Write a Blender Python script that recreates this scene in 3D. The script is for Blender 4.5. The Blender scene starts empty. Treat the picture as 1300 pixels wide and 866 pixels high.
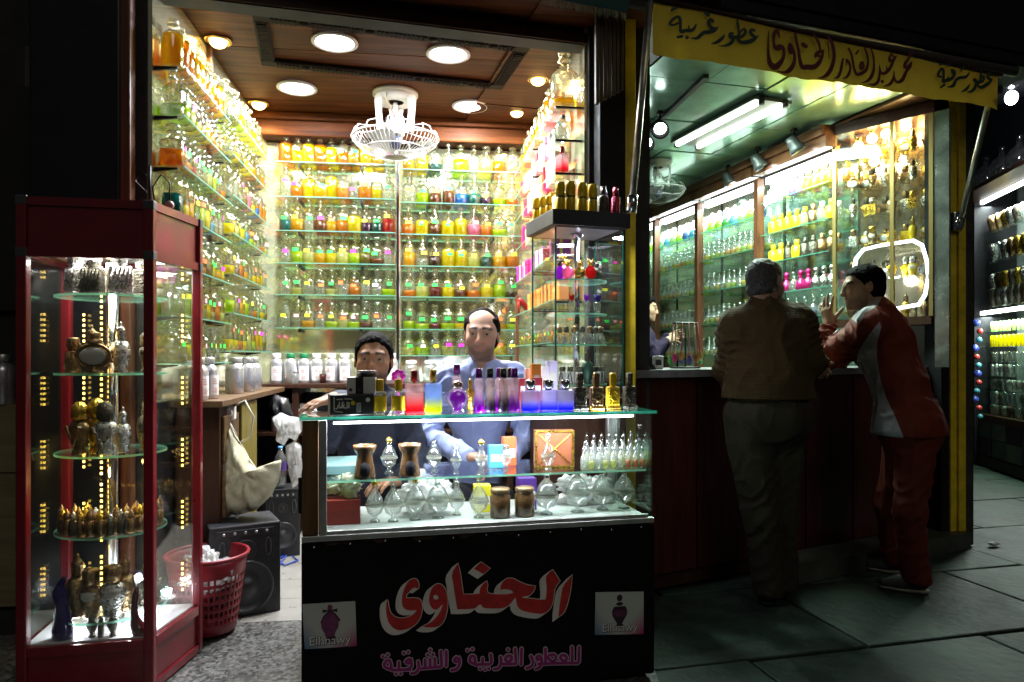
import bpy, bmesh, math, random
import numpy as np
from mathutils import Vector, Matrix
from mathutils.geometry import tessellate_polygon
random.seed(7)
S = bpy.context.scene
COL = S.collection
R = math.radians
# ------------------------------------------------------------------ camera
FPX, CX, HY, H = 900.0, 650.0, 452.0, 1.2          # focal length and horizon in photo pixels, eye height
TH = math.atan(115.0 / FPX)                         # the camera is turned to the right of the left shop's axis
CT, ST = math.cos(TH), math.sin(TH)
cam = bpy.data.cameras.new('camera')
cam.sensor_width = 36.0
cam.lens = FPX / 1300.0 * 36.0
cam.shift_y = (HY - 433.0) / 1300.0
cam.clip_end = 400.0
cam.clip_start = 0.05
camo = bpy.data.objects.new('camera', cam)
COL.objects.link(camo)
camo.location = (0, 0, H)
camo.rotation_euler = (R(90), 0, -TH)
S.camera = camo
# ------------------------------------------------------------------ night sky, faint sun added as stand-in for street light from the front, exposure
w = bpy.data.worlds.new('World')
S.world = w
w.use_nodes = True
nt = w.node_tree
bg = nt.nodes['Background']
sky = nt.nodes.new('ShaderNodeTexSky')
sky.sky_type = 'NISHITA'
sky.sun_disc = False
SUN_EL, SUN_ROT = R(38), R(200)
sky.sun_elevation = SUN_EL
sky.sun_rotation = SUN_ROT
nt.links.new(sky.outputs[0], bg.inputs[0])
bg.inputs[1].default_value = 0.0012
sun = bpy.data.lights.new('sun', 'SUN')
sun.energy = 0.09
sun.angle = R(25)
sun.color = (1.0, .93, .8)
suno = bpy.data.objects.new('sun', sun)
COL.objects.link(suno)
suno.rotation_euler = (R(90) - SUN_EL, 0, R(20))
S.view_settings.view_transform = 'Standard'
S.view_settings.look = 'None'
S.view_settings.gamma = 1.0
S.view_settings.use_curve_mapping = False
S.view_settings.exposure = 1.3
cy = S.cycles
cy.use_denoising = True
try:
 cy.denoiser = 'OPENIMAGEDENOISE'
except Exception:
 pass
cy.max_bounces = 14
cy.diffuse_bounces = 3
cy.glossy_bounces = 4
cy.transmission_bounces = 8
cy.transparent_max_bounces = 90
cy.caustics_reflective = False
cy.caustics_refractive = False
cy.sample_clamp_indirect = 4.0
cy.use_adaptive_sampling = True
cy.adaptive_threshold = 0.015
# ------------------------------------------------------------------ photo pixel -> place
def cw(xc, D, z=0.0):
 return Vector((xc * CT + D * ST, -xc * ST + D * CT, z))
def px(x, y, D):                       # at camera depth D
 return cw((x - CX) / FPX * D, D, H + (HY - y) / FPX * D)
def pxY(x, y, Y):                      # on the plane Y = const of the left shop
 a = (x - CX) / FPX
 return px(x, y, Y / (CT - a * ST))
def pxX(x, y, X):                      # on the plane X = const
 a = (x - CX) / FPX
 return px(x, y, X / (a * CT + ST))
def pxz(x, y, z=0.0):                  # on the horizontal plane z
 return px(x, y, (H - z) * FPX / (y - HY))
def pxl(x, y, P, d):                   # on the vertical plane through P along horizontal direction d
 ray = px(x, y, 1.0) - Vector((0, 0, H))
 n = Vector((-d[1], d[0], 0))
 t = n.dot(Vector((P[0], P[1], 0))) / n.dot(Vector((ray.x, ray.y, 0)))
 return Vector((0, 0, H)) + ray * t
# ------------------------------------------------------------------ materials
MATS = {}
def principled(name, col, rough=.5, metal=0., spec=.5, bump=0., bscale=60., var=0., vscale=8., trans=0., coat=0., sheen=0.):
 if name in MATS:
  return MATS[name]
 m = bpy.data.materials.new(name)
 m.use_nodes = True
 n = m.node_tree
 b = n.nodes['Principled BSDF']
 b.inputs['Base Color'].default_value = (*col, 1)
 b.inputs['Roughness'].default_value = rough
 b.inputs['Metallic'].default_value = metal
 b.inputs['Specular IOR Level'].default_value = spec
 b.inputs['Transmission Weight'].default_value = trans
 b.inputs['Coat Weight'].default_value = coat
 b.inputs['Sheen Weight'].default_value = sheen
 if var or bump:
  tc = n.nodes.new('ShaderNodeTexCoord')
 if var:
  t = n.nodes.new('ShaderNodeTexNoise')
  t.inputs['Scale'].default_value = vscale
  t.inputs['Detail'].default_value = 6
  t.inputs['Roughness'].default_value = .65
  n.links.new(tc.outputs['Object'], t.inputs['Vector'])
  r = n.nodes.new('ShaderNodeValToRGB')
  r.color_ramp.elements[0].position = .3
  r.color_ramp.elements[1].position = .72
  r.color_ramp.elements[0].color = (*[max(0, c * (1 - var)) for c in col], 1)
  r.color_ramp.elements[1].color = (*[min(1, c * (1 + var)) for c in col], 1)
  n.links.new(t.outputs['Fac'], r.inputs[0])
  n.links.new(r.outputs[0], b.inputs['Base Color'])
  mr = n.nodes.new('ShaderNodeMapRange')
  mr.inputs['To Min'].default_value = max(.02, rough - .12)
  mr.inputs['To Max'].default_value = min(1, rough + .12)
  n.links.new(t.outputs['Fac'], mr.inputs['Value'])
  n.links.new(mr.outputs[0], b.inputs['Roughness'])
 if bump:
  t2 = n.nodes.new('ShaderNodeTexNoise')
  t2.inputs['Scale'].default_value = bscale
  t2.inputs['Detail'].default_value = 4
  n.links.new(tc.outputs['Object'], t2.inputs['Vector'])
  bp = n.nodes.new('ShaderNodeBump')
  bp.inputs['Strength'].default_value = bump
  bp.inputs['Distance'].default_value = .01
  n.links.new(t2.outputs['Fac'], bp.inputs['Height'])
  n.links.new(bp.outputs[0], b.inputs['Normal'])
 MATS[name] = m
 return m
def emitter(name, col, strength):
 if name in MATS:
  return MATS[name]
 m = bpy.data.materials.new(name)
 m.use_nodes = True
 b = m.node_tree.nodes['Principled BSDF']
 b.inputs['Base Color'].default_value = (.6, .6, .6, 1)
 b.inputs['Emission Color'].default_value = (*col, 1)
 b.inputs['Emission Strength'].default_value = strength
 MATS[name] = m
 return m
def schlick(n, f0, pw=5.):
 """mirror share growing towards grazing view, the same from both sides of a pane"""
 lw = n.nodes.new('ShaderNodeLayerWeight'); lw.inputs[0].default_value = .5
 p = n.nodes.new('ShaderNodeMath'); p.operation = 'POWER'; p.inputs[1].default_value = pw
 n.links.new(lw.outputs['Facing'], p.inputs[0])
 sc = n.nodes.new('ShaderNodeMath'); sc.operation = 'MULTIPLY_ADD'; sc.use_clamp = True
 sc.inputs[1].default_value = .9 - f0; sc.inputs[2].default_value = f0
 n.links.new(p.outputs[0], sc.inputs[0]); return sc
def thin_glass(name, tint=(.96, .99, .97), gloss=.14, rough=.02, refr=0., body=0., edge=None):
 """See-through glass that lets lamp light pass: tinted transparency, mirror-like gloss that grows at
 grazing angles, optionally some true refraction and a little frosted body."""
 if name in MATS:
  return MATS[name]
 m = bpy.data.materials.new(name)
 m.use_nodes = True
 n = m.node_tree
 n.nodes.clear()
 out = n.nodes.new('ShaderNodeOutputMaterial')
 tr = n.nodes.new('ShaderNodeBsdfTransparent')
 tr.inputs[0].default_value = (*tint, 1)
 if edge:                                             # glass looks darker where the view runs along its wall
  e_ = schlick(n, 0., 1.7); e_.inputs[1].default_value = 1.
  mc = n.nodes.new('ShaderNodeMix'); mc.data_type = 'RGBA'; mc.inputs[6].default_value = (*tint, 1); mc.inputs[7].default_value = (*edge, 1)
  n.links.new(e_.outputs[0], mc.inputs['Factor']); n.links.new(mc.outputs[2], tr.inputs[0])
 cur = tr.outputs[0]
 if body:
  d = n.nodes.new('ShaderNodeBsdfTranslucent')
  d.inputs[0].default_value = (*[min(.9, c) for c in tint], 1)
  d2 = n.nodes.new('ShaderNodeBsdfDiffuse')
  d2.inputs[0].default_value = (*[min(.9, c) for c in tint], 1)
  a = n.nodes.new('ShaderNodeMixShader')
  a.inputs[0].default_value = .5
  n.links.new(d.outputs[0], a.inputs[1]); n.links.new(d2.outputs[0], a.inputs[2])
  mx = n.nodes.new('ShaderNodeMixShader')
  mx.inputs[0].default_value = body
  n.links.new(cur, mx.inputs[1]); n.links.new(a.outputs[0], mx.inputs[2])
  cur = mx.outputs[0]
 if refr:
  g = n.nodes.new('ShaderNodeBsdfGlass')
  g.inputs['Color'].default_value = (*tint, 1)
  g.inputs['IOR'].default_value = 1.4
  g.inputs['Roughness'].default_value = rough
  mx = n.nodes.new('ShaderNodeMixShader')
  mx.inputs[0].default_value = refr
  n.links.new(cur, mx.inputs[1]); n.links.new(g.outputs[0], mx.inputs[2])
  cur = mx.outputs[0]
 gl = n.nodes.new('ShaderNodeBsdfGlossy')
 gl.inputs['Roughness'].default_value = rough
 gl.inputs['Color'].default_value = (1, 1, 1, 1)
 sc = schlick(n, gloss, 4.0 if refr or body else 5.0)
 mx = n.nodes.new('ShaderNodeMixShader')
 n.links.new(sc.outputs[0], mx.inputs[0])
 n.links.new(cur, mx.inputs[1]); n.links.new(gl.outputs[0], mx.inputs[2])
 n.links.new(mx.outputs[0], out.inputs[0])
 MATS[name] = m
 return m
def liquid(name, col, clear=.35):
 """Perfume oil: half-clear, glows with the light that passes through it."""
 if name in MATS:
  return MATS[name]
 m = bpy.data.materials.new(name)
 m.use_nodes = True
 n = m.node_tree
 n.nodes.clear()
 out = n.nodes.new('ShaderNodeOutputMaterial')
 tl = n.nodes.new('ShaderNodeBsdfTranslucent'); tl.inputs[0].default_value = (*col, 1)
 df = n.nodes.new('ShaderNodeBsdfDiffuse'); df.inputs[0].default_value = (*col, 1)
 tr = n.nodes.new('ShaderNodeBsdfTransparent'); tr.inputs[0].default_value = (*[min(1, c ** .6) for c in col], 1)
 gl = n.nodes.new('ShaderNodeBsdfGlossy'); gl.inputs['Roughness'].default_value = .05
 a = n.nodes.new('ShaderNodeMixShader'); a.inputs[0].default_value = .4
 n.links.new(tl.outputs[0], a.inputs[1]); n.links.new(df.outputs[0], a.inputs[2])
 b = n.nodes.new('ShaderNodeMixShader'); b.inputs[0].default_value = clear
 n.links.new(a.outputs[0], b.inputs[1]); n.links.new(tr.outputs[0], b.inputs[2])
 c = n.nodes.new('ShaderNodeMixShader'); c.inputs[0].default_value = .06
 n.links.new(b.outputs[0], c.inputs[1]); n.links.new(gl.outputs[0], c.inputs[2])
 n.links.new(c.outputs[0], out.inputs[0])
 MATS[name] = m
 return m
def wood(name, col, dark=.5, scale=3., rough=.35, axis=0, coat=.2, spec=.35):
 if name in MATS:
  return MATS[name]
 m = bpy.data.materials.new(name)
 m.use_nodes = True
 n = m.node_tree
 b = n.nodes['Principled BSDF']
 tc = n.nodes.new('ShaderNodeTexCoord')
 mp = n.nodes.new('ShaderNodeMapping')
 sc = [12., 12., 12.]; sc[axis] = 1.0
 mp.inputs['Scale'].default_value = sc
 n.links.new(tc.outputs['Object'], mp.inputs[0])
 t = n.nodes.new('ShaderNodeTexNoise')
 t.inputs['Scale'].default_value = scale
 t.inputs['Detail'].default_value = 8
 t.inputs['Distortion'].default_value = .6
 n.links.new(mp.outputs[0], t.inputs['Vector'])
 r = n.nodes.new('ShaderNodeValToRGB')
 r.color_ramp.elements[0].position = .3; r.color_ramp.elements[1].position = .7
 r.color_ramp.elements[0].color = (*[c * dark for c in col], 1)
 r.color_ramp.elements[1].color = (*col, 1)
 n.links.new(t.outputs['Fac'], r.inputs[0])
 n.links.new(r.outputs[0], b.inputs['Base Color'])
 b.inputs['Roughness'].default_value = rough
 b.inputs['Coat Weight'].default_value = coat
 b.inputs['Coat Roughness'].default_value = .2
 b.inputs['Specular IOR Level'].default_value = spec
 bp = n.nodes.new('ShaderNodeBump'); bp.inputs['Strength'].default_value = .15; bp.inputs['Distance'].default_value = .004
 n.links.new(t.outputs['Fac'], bp.inputs['Height']); n.links.new(bp.outputs[0], b.inputs['Normal'])
 MATS[name] = m
 return m
# ------------------------------------------------------------------ mesh building
class MB:
 """collects shapes; one MB becomes one mesh object"""
 def __init__(self):
  self.v, self.f, self.m, self.s = [], [], [], []
 def add(self, vs, fs, mi=0, smooth=False):
  o = len(self.v)
  self.v += [tuple(p) for p in vs]
  for f in fs:
   self.f.append(tuple(i + o for i in f)); self.m.append(mi); self.s.append(smooth)
  return self
 def box(self, a, b, mi=0, M=None, bev=0.):
  x0, y0, z0 = a; x1, y1, z1 = b
  if bev:
   bev = min(bev, abs(x1 - x0) * .49, abs(y1 - y0) * .49, abs(z1 - z0) * .49)
   bm = bmesh.new()
   bmesh.ops.create_cube(bm, size=1)
   for v in bm.verts:
    v.co = Vector(((x0 + x1) / 2 + v.co.x * (x1 - x0), (y0 + y1) / 2 + v.co.y * (y1 - y0), (z0 + z1) / 2 + v.co.z * (z1 - z0)))
   bmesh.ops.bevel(bm, geom=bm.edges[:], offset=bev, segments=2, profile=.5, affect='EDGES')
   bm.verts.index_update()
   vs = [v.co.copy() for v in bm.verts]; fs = [[v.index for v in f.verts] for f in bm.faces]
   bm.free()
  else:
   vs = [Vector(p) for p in ((x0, y0, z0), (x1, y0, z0), (x1, y1, z0), (x0, y1, z0), (x0, y0, z1), (x1, y0, z1), (x1, y1, z1), (x0, y1, z1))]
   fs = [(0, 3, 2, 1), (4, 5, 6, 7), (0, 1, 5, 4), (1, 2, 6, 5), (2, 3, 7, 6), (3, 0, 4, 7)]
  if M is not None:
   vs = [M @ v for v in vs]
  return self.add(vs, fs, mi)
 def prism(self, poly, z0, z1, mi=0):
  """vertical prism on a plan polygon (counter-clockwise)"""
  n = len(poly)
  vs = [(p[0], p[1], z0) for p in poly] + [(p[0], p[1], z1) for p in poly]
  fs = [tuple(range(n - 1, -1, -1)), tuple(range(n, 2 * n))] + [(i, (i + 1) % n, n + (i + 1) % n, n + i) for i in range(n)]
  return self.add(vs, fs, mi)
 def lathe(self, prof, c=(0, 0, 0), seg=16, mi=0, smooth=True, M=None, close=True, sx=1., sy=1.):
  vs, fs = [], []
  n = len(prof)
  for i in range(seg):
   a = 2 * math.pi * i / seg
   for r, z in prof:
    vs.append(Vector((c[0] + r * math.cos(a) * sx, c[1] + r * math.sin(a) * sy, c[2] + z)))
  for i in range(seg):
   j = (i + 1) % seg
   for k in range(n - 1):
    if prof[k][0] < 1e-6 and prof[k + 1][0] < 1e-6: continue
    fs.append((i * n + k, j * n + k, j * n + k + 1, i * n + k + 1))
  if close:
   if prof[0][0] > 1e-6: fs.append(tuple(i * n for i in range(seg - 1, -1, -1)))
   if prof[-1][0] > 1e-6: fs.append(tuple(i * n + n - 1 for i in range(seg)))
  if M is not None:
   vs = [M @ v for v in vs]
  return self.add(vs, fs, mi, smooth)
 def cone(self, a, b, ra, rb, seg=10, mi=0, smooth=True, cap=True):
  a, b = Vector(a), Vector(b)
  d = (b - a)
  q = d.to_track_quat('Z', 'Y')
  vs, fs = [], []
  for i in range(seg):
   t = 2 * math.pi * i / seg
   u = q @ Vector((math.cos(t), math.sin(t), 0))
   vs += [a + u * ra, b + u * rb]
  for i in range(seg):
   j = (i + 1) % seg
   fs.append((2 * i, 2 * j, 2 * j + 1, 2 * i + 1))
  self.add(vs, fs, mi, smooth)
  if cap:
   o = len(self.v) - 2 * seg
   self.f.append(tuple(o + 2 * i for i in range(seg - 1, -1, -1))); self.m.append(mi); self.s.append(False)
   self.f.append(tuple(o + 2 * i + 1 for i in range(seg))); self.m.append(mi); self.s.append(False)
  return self
 def tube(self, pts, r, seg=8, mi=0, closed=False):
  pts = [Vector(p) for p in pts]
  n = len(pts)
  rr = r if isinstance(r, (list, tuple)) else [r] * n
  vs, fs = [], []
  up = Vector((0, 0, 1))
  prev = None
  for k in range(n):
   if closed:
    d = pts[(k + 1) % n] - pts[k - 1]
   else:
    d = pts[min(n - 1, k + 1)] - pts[max(0, k - 1)]
   if d.length < 1e-9: d = Vector((0, 0, 1))
   d.normalize()
   if prev is None:
    x = d.orthogonal().normalized()
   else:
    x = (prev - d * prev.dot(d))
    x = x.normalized() if x.length > 1e-6 else d.orthogonal().normalized()
   prev = x
   y = d.cross(x)
   for i in range(seg):
    t = 2 * math.pi * i / seg
    vs.append(pts[k] + (x * math.cos(t) + y * math.sin(t)) * rr[k])
  m = n if closed else n - 1
  for k in range(m):
   k2 = (k + 1) % n
   for i in range(seg):
    j = (i + 1) % seg
    fs.append((k * seg + i, k * seg + j, k2 * seg + j, k2 * seg + i))
  if not closed:
   fs.append(tuple(range(seg - 1, -1, -1)))
   fs.append(tuple((n - 1) * seg + i for i in range(seg)))
  return self.add(vs, fs, mi, True)
 def ball(self, c, r, seg=12, rings=8, mi=0, sc=(1, 1, 1), M=None):
  prof = [(math.sin(math.pi * k / rings) * r, -math.cos(math.pi * k / rings) * r * sc[2]) for k in range(rings + 1)]
  prof[0] = (0, prof[0][1]); prof[-1] = (0, prof[-1][1])
  return self.lathe(prof, c, seg, mi, True, M, True, sc[0], sc[1])
 def mesh(self, name, mats):
  me = bpy.data.meshes.new(name)
  me.from_pydata(self.v, [], self.f)
  for m in (mats if isinstance(mats, (list, tuple)) else [mats]):
   me.materials.append(m)
  me.polygons.foreach_set('material_index', self.m)
  me.polygons.foreach_set('use_smooth', self.s)
  me.update()
  return me
 def ob(self, name, mats, parent=None, loc=None, rz=0.):
  return link(name, self.mesh(name, mats), parent, loc, rz)
def link(name, me, parent=None, loc=None, rz=0., mat=None):
 o = bpy.data.objects.new(name, me)
 COL.objects.link(o)
 if parent is not None:
  o.parent = parent
 if loc is not None:
  o.location = loc
 if rz:
  o.rotation_euler = (0, 0, rz)
 if mat is not None:
  set_mat(o, mat)
 return o
def set_mat(o, mat, slot=0):
 o.material_slots[slot].link = 'OBJECT'
 o.material_slots[slot].material = mat
LABELS = {}
def tag(o, label, cat, group=None):
 o['label'] = label; o['category'] = cat
 if group: o['group'] = group
 n = len(label.split())
 if n < 4 or n > 16: print('LABEL LENGTH', n, label)
 if label in LABELS: print('DUP LABEL', label)
 LABELS[label] = 1
 return o
def thing(name, label, cat, group=None, loc=(0, 0, 0), rz=0.):
 o = bpy.data.objects.new(name, None)
 o.empty_display_size = .05
 COL.objects.link(o)
 o.location = loc; o.rotation_euler = (0, 0, rz)
 return tag(o, label, cat, group)
def structure(o):
 o['kind'] = 'structure'; return o
def lamp(name, kind, parent, loc, energy, col, size=.05, rot=None, spot=None, blend=.4, size_y=None):
 l = bpy.data.lights.new(name, kind)
 l.energy = energy; l.color = col
 if kind == 'AREA':
  l.size = size
  if size_y: l.shape = 'RECTANGLE'; l.size_y = size_y
  else: l.shape = 'DISK'
 else:
  l.shadow_soft_size = size
 if kind == 'SPOT':
  l.spot_size = R(spot or 120); l.spot_blend = blend
 o = bpy.data.objects.new(name, l)
 COL.objects.link(o)
 o.parent = parent; o.location = loc
 if rot: o.rotation_euler = rot
 return o
def ordinal(i):
 w_ = ['first', 'second', 'third', 'fourth', 'fifth', 'sixth', 'seventh', 'eighth', 'ninth', 'tenth', 'eleventh', 'twelfth', 'thirteenth', 'fourteenth', 'fifteenth', 'sixteenth', 'seventeenth', 'eighteenth', 'nineteenth', 'twentieth']
 return w_[i] if i < len(w_) else str(i + 1) + 'th'
def ordl(i, n, a='left', b='right'):
 """place in a row, counted from the nearer end"""
 if i == 0: return a + 'most'
 if i == n - 1: return b + 'most'
 if i < n / 2: return ordinal(i) + ' from ' + a
 return ordinal(n - 1 - i) + ' from ' + b
# ------------------------------------------------------------------ common materials
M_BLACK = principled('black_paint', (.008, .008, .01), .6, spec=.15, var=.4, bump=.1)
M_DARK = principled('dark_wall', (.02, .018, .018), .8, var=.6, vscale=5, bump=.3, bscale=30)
M_MIRROR = principled('shelf_mirror', (.9, .92, .62), .045, metal=.78, var=.05, vscale=3)
M_MIRROR2 = principled('shelf_mirror_green', (.5, .68, .57), .06, metal=.82, var=.1, vscale=3)
M_WOODC = wood('ceiling_wood', (.1, .03, .008), .3, 2.2, .55, 0, .0, .08)
M_WOODD = wood('dark_wood', (.05, .02, .01), .5, 3, .5, 2, .05, .2)
M_WOODR = wood('red_wood', (.075, .016, .01), .5, 3, .35, 2, .3)
M_WOODP = wood('post_wood', (.16, .06, .03), .5, 3, .4, 2, .2)
M_WOODL = wood('light_wood', (.13, .07, .028), .5, 2.5, .55, 0, .0)
M_RED = principled('maroon_enamel', (.17, .006, .012), .32, coat=.35, var=.15, vscale=14, bump=.02, bscale=200)
M_CHROME = principled('chrome', (.8, .8, .82), .12, 1.)
M_ALU = principled('aluminium', (.55, .55, .53), .38, .85, var=.25, vscale=9, bump=.05)
M_WHITEP = principled('white_plastic', (.75, .73, .68), .4, var=.06)
M_GLASS = thin_glass('pane_glass', (.975, .99, .98), .045)
M_SHELF = thin_glass('shelf_glass', (.955, .99, .97), .05)
M_EDGE = liquid('glass_edge', (.3, .72, .5), .3)
M_IRON = principled('black_iron', (.02, .02, .022), .4, .6)
M_YELLOW = principled('yellow_paint', (.75, .55, .02), .5, var=.3, vscale=9, bump=.2, bscale=25)
M_GREYP = principled('grey_plastic', (.06, .06, .065), .45)
# ------------------------------------------------------------------ ground
M_GROUND = principled('ground_dirt', (.025, .028, .022), .9, var=.4, bump=.4)
g = MB(); g.box((-60, -60, -.3), (60, 60, -.03)); structure(g.ob('ground', M_GROUND))
def slab_mat():
 m = principled('paving_stone', (.022, .038, .027), .6, spec=.25, bump=.6, bscale=22, var=.45, vscale=3.5)
 n = m.node_tree                    # a tone of its own for each slab
 b = n.nodes['Principled BSDF']
 src = b.inputs['Base Color'].links[0].from_socket
 oi = n.nodes.new('ShaderNodeObjectInfo')
 hsv = n.nodes.new('ShaderNodeHueSaturation')
 mr = n.nodes.new('ShaderNodeMapRange')
 mr.inputs['To Min'].default_value = .65; mr.inputs['To Max'].default_value = 1.3
 n.links.new(oi.outputs['Random'], mr.inputs['Value'])
 n.links.new(mr.outputs[0], hsv.inputs['Value'])
 n.links.new(src, hsv.inputs['Color'])
 ge = n.nodes.new('ShaderNodeNewGeometry'); st = n.nodes.new('ShaderNodeTexNoise'); st.inputs['Scale'].default_value = 2.6; st.inputs['Detail'].default_value = 9; st.inputs['Roughness'].default_value = .75
 n.links.new(ge.outputs['Position'], st.inputs['Vector'])
 rp = n.nodes.new('ShaderNodeValToRGB'); rp.color_ramp.elements[0].position = .38; rp.color_ramp.elements[1].position = .6
 rp.color_ramp.elements[0].color = (.35, .35, .35, 1); rp.color_ramp.elements[1].color = (1.25, 1.25, 1.2, 1)
 n.links.new(st.outputs['Fac'], rp.inputs[0])
 mu = n.nodes.new('ShaderNodeMix'); mu.data_type = 'RGBA'; mu.blend_type = 'MULTIPLY'; mu.inputs['Factor'].default_value = 1.
 n.links.new(hsv.outputs[0], mu.inputs[6]); n.links.new(rp.outputs[0], mu.inputs[7])
 n.links.new(mu.outputs[2], b.inputs['Base Color'])
 return m
M_SLAB = slab_mat()
pv = MB(); pv.box((-3.0, -1.2, -.029), (12, 12, -.022))
pave = structure(pv.ob('pavement', M_GROUND, None, (0, 1.0, 0), R(6)))
SLW, SLD = 1.12, .78
sl = MB(); sl.box((-SLW / 2 + .008, -SLD / 2 + .008, -.02), (SLW / 2 - .008, SLD / 2 - .008, 0), bev=.008)
slm = sl.mesh('slab', M_SLAB)
PI_ = pave.matrix_basis.inverted()
for j in range(-1, 13):
 for i in range(-2, 7):
  x = i * SLW + (.5 * SLW if j % 2 else 0) + .33; y = j * SLD + .35
  wp = pave.matrix_basis @ Vector((x, y, 0))
  if (wp.x < .75 and wp.y > 2.2) or wp.x > 7.4 or wp.x < -2.4 or (wp.x < 2.6 and wp.y > 4.6):
   continue
  o = link('paving_slab', slm, pave, (x, y, random.uniform(-.003, .003)))
  o.rotation_euler = (random.uniform(-.004, .004), random.uniform(-.004, .004), random.uniform(-.006, .006))
def terrazzo():
 m = principled('terrazzo', (.17, .165, .15), .4, bump=.1, bscale=90)
 n = m.node_tree; b = n.nodes['Principled BSDF']
 tc = n.nodes.new('ShaderNodeTexCoord'); v = n.nodes.new('ShaderNodeTexVoronoi')
 v.inputs['Scale'].default_value = 75
 n.links.new(tc.outputs['Object'], v.inputs['Vector'])
 r = n.nodes.new('ShaderNodeValToRGB')
 r.color_ramp.elements[0].color = (.03, .03, .027, 1); r.color_ramp.elements[1].color = (.17, .165, .15, 1)
 r.color_ramp.elements[0].position = .2; r.color_ramp.elements[1].position = .8
 n.links.new(v.outputs['Color'], r.inputs[0]); n.links.new(r.outputs[0], b.inputs['Base Color'])
 return m
tz = MB(); tz.prism([(-2.4, 1.2), (.7, 1.35), (.98, 3.35), (-2.4, 3.25)], -.02, .012)
structure(tz.ob('shop_threshold', terrazzo()))
M_TILE = principled('floor_tile', (.26, .25, .22), .3, var=.12)
XL, XR, YF, YB, ZC = -1.12, .80, 3.05, 5.07, 2.84
fl = MB(); fl.box((XL, 3.27, -.025), (XR, YB, .006)); sf = structure(fl.ob('shop_floor', M_GROUND))
tm = MB(); tm.box((-.148, -.148, 0), (.148, .148, .008), bev=.002); tmm = tm.mesh('tile', M_TILE)
for i in range(6):
 for j in range(6):
  link('floor_tile', tmm, sf, (XL + .16 + .3 * i, 3.43 + .3 * j, .006))
# ------------------------------------------------------------------ left perfume shop (building shell)
shop = thing('perfume_shop', 'brightly lit perfume shop room with dark wood ceiling on the left', 'shop')
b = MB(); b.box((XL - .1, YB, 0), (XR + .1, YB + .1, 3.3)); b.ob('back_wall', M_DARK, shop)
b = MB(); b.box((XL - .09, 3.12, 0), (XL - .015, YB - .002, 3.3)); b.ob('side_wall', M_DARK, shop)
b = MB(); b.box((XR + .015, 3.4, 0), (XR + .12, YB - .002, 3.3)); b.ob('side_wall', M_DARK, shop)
# ceiling: boards running across, each one a plank
cl = MB(); cl.box((XL - .1, 3.1, ZC + .012), (XR + .1, YB + .05, ZC + .1)); ceil = cl.ob('ceiling', M_WOODD, shop)
for i in range(5):
 y0 = 3.12 + i * .39
 p = MB(); p.box((XL - .01, y0, ZC - .006 + .001 * (i % 2)), (XR + .01, y0 + .388, ZC + .01), bev=.003)
 p.ob('ceiling_board', M_WOODC, ceil)
# carved moulding frame on the ceiling, turned like the street front
fr = bpy.data.objects.new('ceiling_moulding', None)
M_MOULD = principled('carved_moulding', (.012, .007, .005), .7, spec=.06, var=.3)
def mould():
 m = MB(); hw, hd, t = .69, .31, .075
 for a, c in (((-hw, -hd), (hw, -hd + t)), ((-hw, hd - t), (hw, hd)), ((-hw, -hd + t + .001), (-hw + t, hd - t - .001)), ((hw - t, -hd + t + .001), (hw, hd - t - .001))):
  m.box((a[0], a[1], ZC - .03), (c[0], c[1], ZC - .008), bev=.006)
 me = m
 # ribs carved across the rails and round rosettes
 for k in range(58):
  x = -hw + .09 + k * (2 * hw - .18) / 57
  for yy in (-hd + t / 2, hd - t / 2):
   if k % 15 == 7:
    me.ball((x, yy, ZC - .031), .024, 10, 6, 0, (1, 1, .4))
   elif k % 15 not in (6, 8):
    me.box((x - .006, yy - .024, ZC - .037), (x + .006, yy + .024, ZC - .029))
 for k in range(20):
  y = -hd + .1 + k * (2 * hd - .2) / 19
  for xx in (-hw + t / 2, hw - t / 2):
   me.box((xx - .024, y - .006, ZC - .037), (xx + .024, y + .006, ZC - .029))
 return me
mm = mould().ob('ceiling_moulding', M_MOULD, shop, (-.155, 3.87, 0), R(8))
# cornice round the top of the walls
b = MB(); b.box((XL, YB - .16, ZC - .16), (XR, YB - .002, ZC - .008), bev=.012); b.box((XL, YB - .2, ZC - .06), (XR, YB - .161, ZC - .009), bev=.01)
b.ob('cornice', M_WOODC, shop)
# lintel and piers of the street front
A, B = Vector((-1.62, 3.10, 0)), Vector((1.02, 3.46, 0)); d = (B - A).normalized(); nrm = Vector((-d.y, d.x, 0))
def obox(mb, A, B, t, z0, z1, mi=0):
 """upright box along the plan line A-B, t thick to the left of the line"""
 A = Vector((A[0], A[1], 0)); B = Vector((B[0], B[1], 0))
 d = (B - A).normalized(); n = Vector((-d.y, d.x, 0)) * t
 return mb.prism([A, B, B + n, A + n], z0, z1, mi)
b = MB(); obox(b, A, B, .1, 2.735, 3.6); b.ob('lintel', M_BLACK, shop)
b = MB(); obox(b, A - nrm * .012, B - nrm * .012, .01, 2.74, 2.79); b.ob('lintel_trim', M_WOODD, shop)
b = MB(); b.box((-1.56, 3.06, 0), (-1.216, 3.16, 3.6), bev=.008); b.ob('pier', principled('pier_black', (.008, .009, .014), .35, var=.4), shop)
b = MB(); b.box((-1.213, 3.05, 0), (-1.172, 3.11, 3.0), bev=.006); b.ob('door_jamb', M_WOODP, shop)
b = MB(); b.box((.838, 3.28, 0), (.965, 3.40, 3.6), bev=.006); b.ob('pier', M_BLACK, shop)
b = MB(); b.box((.968, 3.31, 0), (1.025, 3.38, 3.0), bev=.005); b.ob('yellow_strip', M_YELLOW, shop)['label'] = 'yellow painted strip beside the black pier'
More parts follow.
